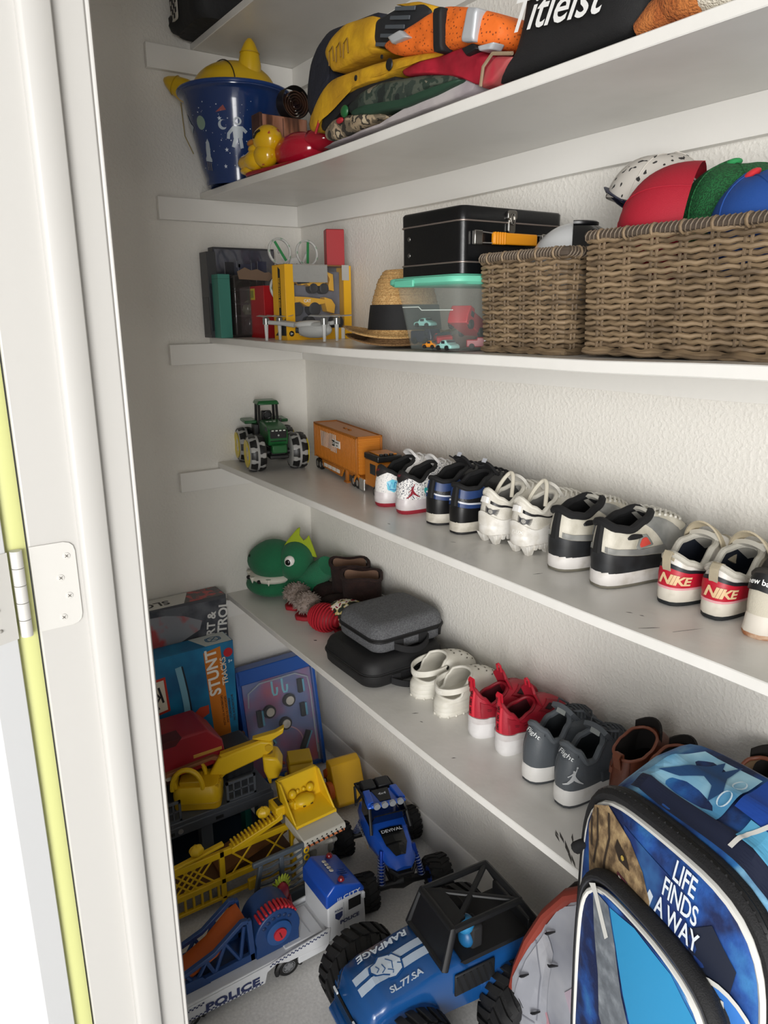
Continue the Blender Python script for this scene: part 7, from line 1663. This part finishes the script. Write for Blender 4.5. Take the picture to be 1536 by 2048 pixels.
fold('lining', NAVY, -.14, NV, yj, **K); fold('front_panel', YUP, -.15, CY, yj, **K)
bp_ = fold('chest_panel', BPAN, -.15, mat('1b1d21', rough=.7), yj, **K); fold('shoulder', YRT, -.16, CY, yj, .006, .003, **K)
for i in range(5): obj('chest_bar', G().box((1.020 - .88 + .026 - i * .017, -.318 + .25 - .003, 2.178 - 2.03 - i * .0105 + .002), (.066, .003, .007), (0, .26, 0)), mat('4a5056', rough=.6), bp_, bevel=.001)
fold('lower_fold', YLOW, -.15, CY, yj, .012, **K); fold('inner_layer', BIN, -.15, mat('121215', rough=.8), yj, **K)
for x, z, r in ((1.010, 2.094, .011), (.890, 2.098, .006), (.985, 2.113, .004)): obj('button_print', G().lathe([(.0001, 0), (r, 0), (r * .9, -.002), (.0001, -.0025)], 14, (x - .88, -.3325 + .25, z - 2.03), 'Y'), mat('17181a', rough=.5), yj)
for x in (.77, .80, .83): obj('pocket_stitch', G().tube([(x - .88, -.3265 + .25, 2.150 - 2.03), (x - .88 + .004, -.3275 + .25, 2.176 - 2.03), (x + .018 - .88, -.3275 + .25, 2.183 - 2.03), (x + .02 - .88, -.3265 + .25, 2.155 - 2.03)], .0014, 5), mat('7a5a10', rough=.7), yj)
obj('red_edge', G().tube([(.700 - .88, -.325 + .25, 2.030 - 2.03), (.722 - .88, -.327 + .25, 2.052 - 2.03), (.752 - .88, -.327 + .25, 2.075 - 2.03)], .003, 6), mat('a8242c', rough=.6), yj)
def mesh_orange():
    return mat('7a3208', rough=.7, h2='e06a1c', nscale=150, lo=.16, hi=.28, kind='voro', bump=.4, bscale=50)
ov = thing('safety_vest', 'orange mesh safety vest with silver and black stripes', 'vest', (1.15, -.25, 2.08))
K = dict(ox=1.15, oy=-.25, oz=2.08)
fold('mesh_body', VEST, -.13, mesh_orange(), ov, .012, .008, **K)
fold('black_stripe', VBLK, -.318, mat('131416', rough=.7), ov, .004, .001, **K)
SV = mat('b9bcc0', rough=.35, metal=.2)
fold('silver_stripe', VS1, -.318, SV, ov, .004, .001, **K); fold('silver_stripe', VS2, -.318, SV, ov, .004, .001, **K); fold('silver_stripe', VS3, -.318, SV, ov, .002, .001, **K)
rdg = thing('red_costume', 'red costume with black trim crumpled under the orange vest', 'costume', (1.15, -.25, 2.04))
K = dict(ox=1.15, oy=-.25, oz=2.04)
RC_ = mat('a5182e', rough=.6, bump=.4, bscale=40, h2='8a1024', nscale=16)
fold('body', RED, -.13, RC_, rdg, .010, .008, **K); fold('black_trim', RBLK, -.31, mat('121214', rough=.6), rdg, .006, .002, **K)
fold('rolled_hem', RROLL, -.20, mat('b0283a', rough=.6, h2='8f5a52', nscale=12), rdg, .008, .003, **K)
obj('hem_edge', G().tube([(1.282 - 1.15, -.336 + .25, 1.995 - 2.04), (1.290 - 1.15, -.338 + .25, 2.022 - 2.04), (1.312 - 1.15, -.338 + .25, 2.036 - 2.04), (1.352 - 1.15, -.332 + .25, 2.027 - 2.04)], .003, 6), mat('8d7a62', rough=.7), rdg)
gc = thing('camo_trousers', 'green camouflage trousers with dark green trim in the pile', 'trousers', (1.0, -.25, 2.03))
K = dict(ox=1.0, oy=-.25, oz=2.03)
CAM = ramp_mat('green_camouflage', [(0, '1b2320'), (.40, '2f3a33'), (.50, '4b5247'), (.58, '26352c'), (.66, '77705f')], 22, .8, 'noise', .3, 60)
fold('body', GCAM, -.13, CAM, gc, **K); fold('trim', GTRIM, -.29, mat('1f3d2d', rough=.7), gc, .006, .003, **K)
obj('pull_tab', G().sphere((.850 - 1.0, -.338 + .25, 2.044 - 2.03), (.014, .006, .012), 12, 8), mat('1d5a30', rough=.4), gc); obj('red_tag', G().sphere((.830 - 1.0, -.338 + .25, 2.030 - 2.03), (.014, .005, .006), 12, 8), mat('a01c28', rough=.6), gc)
dc = thing('camo_shirt', 'tan and brown camouflage shirt at the bottom left of the pile', 'shirt', (.85, -.25, 2.02))
fold('body', DCAM, -.13, ramp_mat('desert_camouflage', [(0, '2f2b25'), (.40, '6e6250'), (.50, 'a08e74'), (.58, '3d372f'), (.66, 'b5a68c')], 30, .8, 'noise', .3, 60), dc, ox=.85, oy=-.25, oz=2.02)
gs = thing('grey_shirt', 'mauve grey shirt folded flat under the costume pile', 'shirt', (1.0, -.25, 2.0))
fold('body', GREY, -.10, mat('958c90', rough=.8, h2='b3acac', nscale=8, bump=.4, bscale=40), gs, .008, .004, ox=1.0, oy=-.25, oz=2.0)
# black bag with white script
bgx = thing('black_bag', 'black fabric bag with white script lettering', 'bag', (1.46, -.22, 2.0))
fold('body', BAG, -.09, mat('0e0e10', rough=.75, bump=.35, bscale=900), bgx, .018, .006, 7, ox=1.46, oy=-.22, oz=2.0)
decal('script', text2d('Titleist', .046, .012, .38, 1.05), lambda x, y: V3((1.455 + x * .97 + y * .1 - 1.46, -.3385 + .22 - .003, 2.062 + y - .02 * x / .1 * .6 - 2.0)), mat('e3e3e1', rough=.6), bgx)
# orange and white plush
pz = thing('plush_animal', 'orange-brown plush animal with white fur at the top right', 'plush toy', S2(1.655, -.255), rz=.1)
FO = mat('9a5426', rough=1, bump=.9, bscale=300, h2='b06a34', nscale=40); FW = mat('d9d2c2', rough=1, bump=.9, bscale=300)
obj('body', G().sphere((.03, .03, .075), (.10, .075, .075), 26, 16, lambda d: 1 + .04 * nz(d.x, d.y, d.z, 6)), FO, pz); obj('leg', G().sphere((.0, -.045, .034), (.060, .042, .034), 20, 12), FO, pz); obj('paw', G().sphere((.052, -.050, .026), (.062, .040, .026), 20, 12), FW, pz)
obj('tail', G().tube([(-.03, -.05, .03), (-.055, -.056, .022), (-.080, -.058, .014)], [.026, .020, .009], 12), FO, pz)
# black bag with checked strap on the topmost shelf
bk3 = thing('black_backpack', 'black bag with chequered strap at the left end of the topmost shelf', 'bag', (.125, -.260, 2.389))
obj('body', G().rings([[V3((x * k, y * k, z)) for x, y in rrect(.225, .300, .05, 6)] for k, z in ((.9, 0), (1, .02), (1.02, .10), (.98, .2), (.8, .25))]), mat('101114', rough=.7, bump=.5, bscale=40), bk3)
obj('base_fold', G().sphere((-.06, -.125, .030), (.05, .035, .030), 16, 10, lambda d: 1 + .2 * nz(d.x, d.y, d.z, 4)), mat('0c0d10', rough=.7), bk3)
ck = obj('strap', G().prism(rrect(.046, .20, .008), lambda u, v, d: (-.030 + u, -.1535 + d, .120 + v), -.004, .0), mat('bdb9ae', rough=.7), bk3)
for i in range(4):
    for j in range(16):
        if (i + j) % 2 == 0: obj('strap_check', G().box((-.0465 + i * .011, -.1580, .030 + j * .0118), (.011, .001, .0118)), mat('16161a', rough=.7), ck, smooth=0)
# ------------------------------------------------------------------ grey backpack under the lowest shelf
gb = thing('grey_backpack', 'grey backpack with rust-red trim standing under the lowest shelf', 'backpack', (1.56, -.245, 0))
go = [(1.372, .0), (1.374, .06), (1.382, .16), (1.398, .25), (1.425, .34), (1.468, .44), (1.52, .525), (1.58, .58), (1.64, .615), (1.70, .622), (1.78, .60), (1.84, .53), (1.87, .40), (1.875, .2), (1.87, .0)]
gc_ = (1.60, .24)
def grow(k, y): return [V3((gc_[0] + (x - gc_[0]) * k - 1.56, y, gc_[1] + (z - gc_[1]) * k if z > .001 else 0)) for x, z in go]
obj('shell', G().rings([grow(.9, .115), grow(.98, .10), grow(1, .05), grow(1, -.015), grow(.97, -.025)]), mat('a9abb2', rough=.8, bump=.4, bscale=25), gb, smooth=60)
obj('trim', G().tube([V3((x - 1.56, -.020, z)) for x, z in go], .017, 10, False, .8), mat('8f3a2c', rough=.7), gb); obj('trim_edge', G().tube([V3(((x - gc_[0]) * 1.03 + gc_[0] - 1.56, .004, (z - gc_[1]) * 1.03 + gc_[1])) for x, z in go], .008, 8), mat('2a2422', rough=.8), gb)
def gpan(u, v):
    x = lerp(1.380, 1.86, u); zt = interp([(a, b) for a, b in go[:12]], x) if x < 1.84 else .5; z = lerp(.004, zt - .02, v)
    return (x - 1.56, -.030 - .022 * sin(pi * u) * sin(pi * min(v * 1.1, 1)) + .012 * nz(x * 9, z * 9, 1), z)
obj('front_panel', G().sheet(gpan, 30, 24, .003), mat('8e919c', rough=.75, h2='b2b3b8', nscale=7, lo=.4, hi=.7), gb, smooth=70)
def gmap(x, z): q = V3(gpan(min(max((x - 1.380) / .48, 0), 1), min(max(z / max(interp([(a, b) for a, b in go[:12]], x) - .02, .05), 0), 1))); return q + V3((0, -.004, 0))
decal('pale_panel', poly2d([(1.392, .02), (1.40, .17), (1.43, .30), (1.475, .41), (1.505, .38), (1.50, .22), (1.515, .02)]), gmap, mat('b6b7bd', rough=.75, h2='a2a4ac', nscale=14), gb, .03)
decal('pink_stripe', poly2d([(1.48, .20), (1.50, .23), (1.56, .10), (1.66, .02), (1.60, .0), (1.53, .08)]), gmap, mat('b98a94', rough=.75), gb, .03); decal('pink_stripe', poly2d([(1.55, .33), (1.57, .36), (1.70, .16), (1.70, .10)]), gmap, mat('a99aa6', rough=.75), gb, .03)
decal('panel_lines', smooth_strokes([[(1.375, .16), (1.42, .15), (1.47, .17)], [(1.37, .09), (1.41, .07), (1.475, .09)], [(1.42, .15), (1.41, .07)], [(1.45, .365), (1.478, .30), (1.474, .18)]], .004), lambda x, z: gmap(x, z) + V3((0, -.0008, 0)), mat('83858e', rough=.7), gb, .02)
for x, z, a in ((1.432, .265, .9), (1.49, .42, .8), (1.51, .36, .6), (1.47, .20, .9)):
    q = gmap(x, z); obj('cord_end', G().tube([q + V3((-.012, -.003, -.016 * a)), q + V3((-.003, -.008, -.003)), q + V3((.004, -.008, .004)), q + V3((.014, -.003, .016 * a))], [.0014, .003, .003, .0014], 6), mat('16161a', rough=.6), gb)
# ------------------------------------------------------------------ dinosaur-print backpack in front
dp = thing('dinosaur_backpack', 'blue dinosaur-print backpack with white piping and black zips', 'backpack', (1.690, -.425, 0), rz=rad(-15))
def prnt(name, stops, sc, det=4): return ramp_mat(name, stops, sc, .62, 'noise', .15, 200, 'LINEAR', det)
PRN = prnt('blue_collage_print', [(0, '0c1630'), (.38, '14264f'), (.46, '1d4f96'), (.54, '2f78b8'), (.62, '7fb6d6'), (.75, '1a3a78')], 9)
PRD = prnt('dark_blue_print', [(0, '0b1226'), (.42, '122250'), (.52, '1f4f9a'), (.66, '3f86c0'), (.8, '16305f')], 12)
BKZ = mat('121214', rough=.75, bump=.3, bscale=500); WPI = mat('d9d8d2', rough=.5)
out = [(.03, .44), (.008, .47), (-.002, .55), (-.004, .70), (-.004, .84), (.000, .890), (.014, .928), (.040, .955), (.080, .968), (.14, .976), (.20, .982), (.26, .986), (.31, .975), (.345, .935), (.358, .86), (.36, .60), (.352, .48), (.325, .44)]
def smo(P, n=72): return [(p.x, p.y) for p in resample(P, n)]
OUT = smo(out)
def orow(k, y, lift=0.0, inset=0):
    r = []
    for x, z in OUT:
        X = .17 + (x - .17) * k; Z = .70 + (z - .70) * k; r.append(V3((X, y, Z + lift * max(0, (z - .80) / .16))))
    return r
obj('main_shell', G().rings([orow(.88, .135, .060), orow(.96, .130, .062), orow(.99, .115, .062), orow(1.01, .075, .046), orow(1.01, .035, .020), orow(1.0, .010, .006)], (True, True)), PRN, dp, smooth=70)
def fbulge(x, z, off=0): return V3((x, -.012 - .022 * max(0, 1 - ((x - .17) / .19) ** 2) * max(0, 1 - ((z - .70) / .30) ** 4) - off, z))
fp_ = [[fbulge(.17 + (x - .17) * k, .70 + (z - .70) * k) for x, z in OUT] for k in (.955, .90, .8, .65, .45, .2)]
FPN = obj('front_panel', G().rings([orow(.975, .004)] + [orow(.965, -.010)] + fp_), PRD, dp, smooth=70)
zp = obj('main_zip', G().tube(orow(1.0, .000), .0155, 10, True, .75), BKZ, dp); obj('zip_teeth', G().tube(orow(1.028, -.004), .0042, 6, True), mat('0a0a0b', rough=.4), zp)
n_ = len(OUT)
for i in range(0, n_):
    for h in (0, .5):
        p = orow(1.032, -.007)[i].lerp(orow(1.032, -.007)[(i + 1) % n_], h)
        if p.z > .62: obj('zip_tooth', G().box(p, (.003, .003, .003), (0, i * .3, 0)), mat('2a2a2c', rough=.4), zp, smooth=0)
obj('white_piping', G().tube(orow(.955, -.012), .0058, 8, True), WPI, dp)
D = lambda off: (lambda x, z: fbulge(x, z, off))
# printed patches of the front panel: dinosaur head, lettering, bone emblem
decal('sky_patch', poly2d([(.10, .945), (.20, .94), (.27, .87), (.22, .82), (.13, .85)]), D(.0012), mat('2f5f96', rough=.6, h2='17306a', nscale=18), FPN, .03)
decal('pale_patch', poly2d([(.128, .80), (.150, .835), (.170, .90), (.178, .895), (.165, .83), (.150, .79)]), D(.0014), mat('c9d3dc', rough=.6), FPN, .03)
decal('dark_patch', poly2d([(.24, .90), (.27, .93), (.31, .90), (.30, .80), (.26, .78)]), D(.0012), mat('141c30', rough=.6), FPN, .03)
SKN = ramp_mat('scaly_brown_hide', [(0, '2a2018'), (.4, '5d4a34'), (.55, '8a7252'), (.75, 'b39a70')], 60, .7, 'noise', .2, 300, 'LINEAR', 4)
hd2 = [(0.0177, 0.8840), (0.0279, 0.9266), (0.0612, 0.9490), (0.0894, 0.9422), (0.1188, 0.9344), (0.1534, 0.9120), (0.1738, 0.8840), (0.1790, 0.8560), (0.1687, 0.8482), (0.1534, 0.8638), (0.1278, 0.8750), (0.1047, 0.8750), (0.1073, 0.8504), (0.1278, 0.8190), (0.1482, 0.7899), (0.1354, 0.7787), (0.1098, 0.8011), (0.0894, 0.8347), (0.0740, 0.7944), (0.0561, 0.7608), (0.0484, 0.7832), (0.0305, 0.8168)]
decal('dinosaur_head', poly2d(hd2), D(.0022), SKN, FPN, .02)
decal('mouth', poly2d([(0.1047, 0.8750), (0.1278, 0.8750), (0.1534, 0.8638), (0.1431, 0.8414), (0.1278, 0.8190), (0.1073, 0.8504)]), D(.0030), mat('7a3d46', rough=.5, h2='331518', nscale=60), FPN, .02); decal('tongue', poly2d([(0.1073, 0.8504), (0.1226, 0.8459), (0.1431, 0.7966), (0.1303, 0.8011)]), D(.0036), mat('b98289', rough=.5), FPN, .02)
decal('teeth', merge2d(*[poly2d([(.110 + i * .0085, .874 - i * .0016), (.1165 + i * .0085, .873 - i * .0016), (.113 + i * .0085, .861 - i * .0016)]) for i in range(6)] + [poly2d([(.147 - i * .0075, .803 + i * .010), (.142 - i * .0075, .810 + i * .010), (.152 - i * .0065, .813 + i * .010)]) for i in range(4)]), D(.0044), mat('e3dccb', rough=.4), FPN)
decal('brow_patch', poly2d([(.094, .919), (.120, .908), (.130, .895), (.105, .893), (.092, .904)]), D(.0032), mat('2b2119', rough=.6), FPN); decal('eye', poly2d([(.113 + .004 * cos(i), .903 + .004 * sin(i)) for i in range(6)]), D(.0044), mat('b59a4a', rough=.3), FPN)
decal('hide_marks', smooth_strokes([[(0.0382, 0.9288), (0.0484, 0.8840), (0.0433, 0.8392)], [(0.0663, 0.9400), (0.0766, 0.9064), (0.0714, 0.8616), (0.0791, 0.8280)], [(0.0254, 0.9064), (0.0330, 0.8616)], [(0.0561, 0.7944), (0.0612, 0.8392)]], .005), D(.0032), mat('33271c', rough=.7), FPN, .02)
tx = (lambda dz: lambda x, y: fbulge(.222 + x, .925 + dz + y - .02 * x, .0035))
for w_, dz in (('LIFE', .031), ('FINDS', .0), ('A WAY', -.032)): decal('lettering', text2d(w_, .027, .014, 0, .62, .95), tx(dz), mat('dfe6ec', rough=.5), FPN, .02)
eb = [(.300 + .062 * cos(i * .209), .790 + .075 * sin(i * .209)) for i in range(30)]
em = decal('emblem_disc', poly2d(eb), D(.0024), mat('3f7fd0', rough=.5), FPN, .03); decal('emblem_ring', stroke2d(eb + eb[:1], .007), D(.0034), WPI, em, .03)
decal('bone_emblem', merge2d(poly2d([(.245, .80), (.268, .835), (.30, .83), (.318, .80), (.31, .77), (.29, .765), (.275, .775), (.26, .77)]), *[stroke2d([(.262 + i * .011, .828), (.257 + i * .011, .852)], .004) for i in range(5)], *[stroke2d([(.27 + i * .012, .772), (.275 + i * .016, .735)], .005) for i in range(4)]), D(.0040), WPI, em, .02)
# front pocket
po = [(.075, .44), (.058, .48), (.050, .56), (.044, .70), (.044, .780), (.052, .828), (.075, .856), (.11, .868), (.16, .872), (.22, .874), (.28, .864), (.315, .84), (.330, .78), (.335, .6), (.33, .48), (.31, .44)]
PO = smo(po)
def prow(k, y): return [V3((.19 + (x - .19) * k, y, .65 + (z - .65) * k)) for x, z in PO]
obj('pocket_shell', G().rings([prow(1.0, -.010), prow(1.0, -.034), prow(.985, -.044)]), BKZ, dp, smooth=60)
def pb(x, z, off=0): return V3((x, -.048 - .016 * max(0, 1 - ((x - .19) / .16) ** 2) * max(0, 1 - ((z - .64) / .27) ** 4) - off, z))
PPN = obj('pocket_panel', G().rings([prow(.93, -.044)] + [[pb(.19 + (x - .19) * k, .65 + (z - .65) * k) for x, z in PO] for k in (.92, .86, .74, .55, .3)]), PRD, dp, smooth=70)
pz_ = obj('pocket_zip', G().tube(prow(.985, -.040), .0125, 10, True, .8), BKZ, dp); obj('zip_line', G().tube(prow(.975, -.051), .002, 5, True), mat('34353a', rough=.6), pz_)
obj('pocket_piping', G().tube(prow(.915, -.051), .005, 8, True), WPI, dp)
Dp = lambda off: (lambda x, z: pb(x, z, off))
decal('sea_creature', poly2d([(.085, .838), (.125, .842), (.15, .80), (.175, .74), (.20, .70), (.235, .66), (.225, .60), (.255, .54), (.235, .50), (.19, .56), (.165, .62), (.13, .66), (.12, .72), (.10, .78)]), Dp(.0014), ramp_mat('grey_hide', [(0, '3c4046'), (.5, '6d737a'), (.8, '979da3')], 50, .6, 'noise', .1, 200, 'LINEAR', 4), PPN, .02)
decal('sky_blue_patch', poly2d([(.128, .842), (.18, .855), (.25, .85), (.30, .82), (.315, .74), (.31, .56), (.26, .54), (.228, .60), (.238, .66), (.205, .70), (.178, .745), (.152, .80)]), Dp(.0010), mat('2a8fc2', rough=.6), PPN, .03)
decal('white_wedge', poly2d([(.075, .838), (.09, .85), (.135, .80), (.128, .79), (.09, .832)]), Dp(.0022), WPI, PPN, .02)
decal('fin', poly2d([(.20, .70), (.225, .735), (.24, .69), (.225, .665)]), Dp(.0018), mat('565b61', rough=.6), PPN)
obj('zip_tassel', G().tube([(.012, -.012, .842), (.000, -.018, .836), (-.010, -.020, .822)], [.004, .008, .010], 10), mat('0e0e10', rough=.9), dp)
# printed patches on the sloping top
def tsurf(x, v, off=.004):
    """x across, v 0 front .. 1 back on top of the shell"""
    y = lerp(.012, .112, v); z0 = interp([(0, .900), (.02, .938), (.04, .955), (.08, .968), (.26, .986), (.31, .975), (.35, .93)], x); k = interp([(.012, 1.0), (.035, 1.01), (.075, 1.01), (.115, .99)], y); lf = interp([(.012, .007), (.035, .020), (.075, .046), (.115, .062)], y)
    return V3((x, y, .70 + (z0 - .70) * k + lf * max(0, (z0 - .80) / .16) + off))
decal('sky_patch', poly2d([(.05, .22), (.20, .22), (.20, .92), (.10, .92)]), tsurf, mat('4f93bd', rough=.6, h2='a3cfe0', nscale=10), dp, .03)
decal('flying_reptile', poly2d([(.075, .35), (.10, .5), (.13, .75), (.14, .9), (.15, .75), (.165, .95), (.165, .7), (.18, .5), (.17, .35), (.16, .5), (.14, .55), (.11, .42)]), lambda x, v: tsurf(x, v, .0058), mat('1d4470', rough=.6), dp, .03)
decal('royal_patch', poly2d([(.205, .45), (.31, .40), (.30, .98), (.205, .98)]), lambda x, v: tsurf(x, v, .0050), mat('1646a0', rough=.6), dp, .03)
decal('navy_patch', poly2d([(.06, .02), (.34, .02), (.33, .38), (.2, .22), (.06, .22)]), lambda x, v: tsurf(x, v, .0050), mat('131c36', rough=.6), dp, .03)
decal('light_patch', poly2d([(.235, .2), (.29, .2), (.29, .42), (.235, .42)]), lambda x, v: tsurf(x, v, .0062), mat('58a6cc', rough=.6), dp, .03)
decal('white_curve', stroke2d([(.24, .08), (.245, .3), (.262, .5), (.285, .62)], .007), lambda x, v: tsurf(x, v, .0074), WPI, dp, .02)
for v in (.45, .68): decal('globe_mark', stroke2d([(.188 + .008 * cos(i * .393), v + .085 * sin(i * .393)) for i in range(17)], .0024), lambda x, y: tsurf(x, y, .0066), mat('cfe3ee', rough=.5), dp)
obj('blue_strap', G().sheet(lambda u, v: (-.004 - .006 * sin(u * 5) + (v - .5) * .004, .02 + .03 * sin(u * 2) + (v - .5) * .022, lerp(.60, .40, u)), 14, 2, .0025), mat('1f3f6e', rough=.7), dp)
for x in (.09, .25): obj('shoulder_strap', G().sheet(lambda u, v, x=x: (x + (v - .5) * .05, .138 + .030 * sin(pi * u) - .018 * (u > 2), lerp(.98, .50, u)), 16, 2, .010), BKZ, dp)
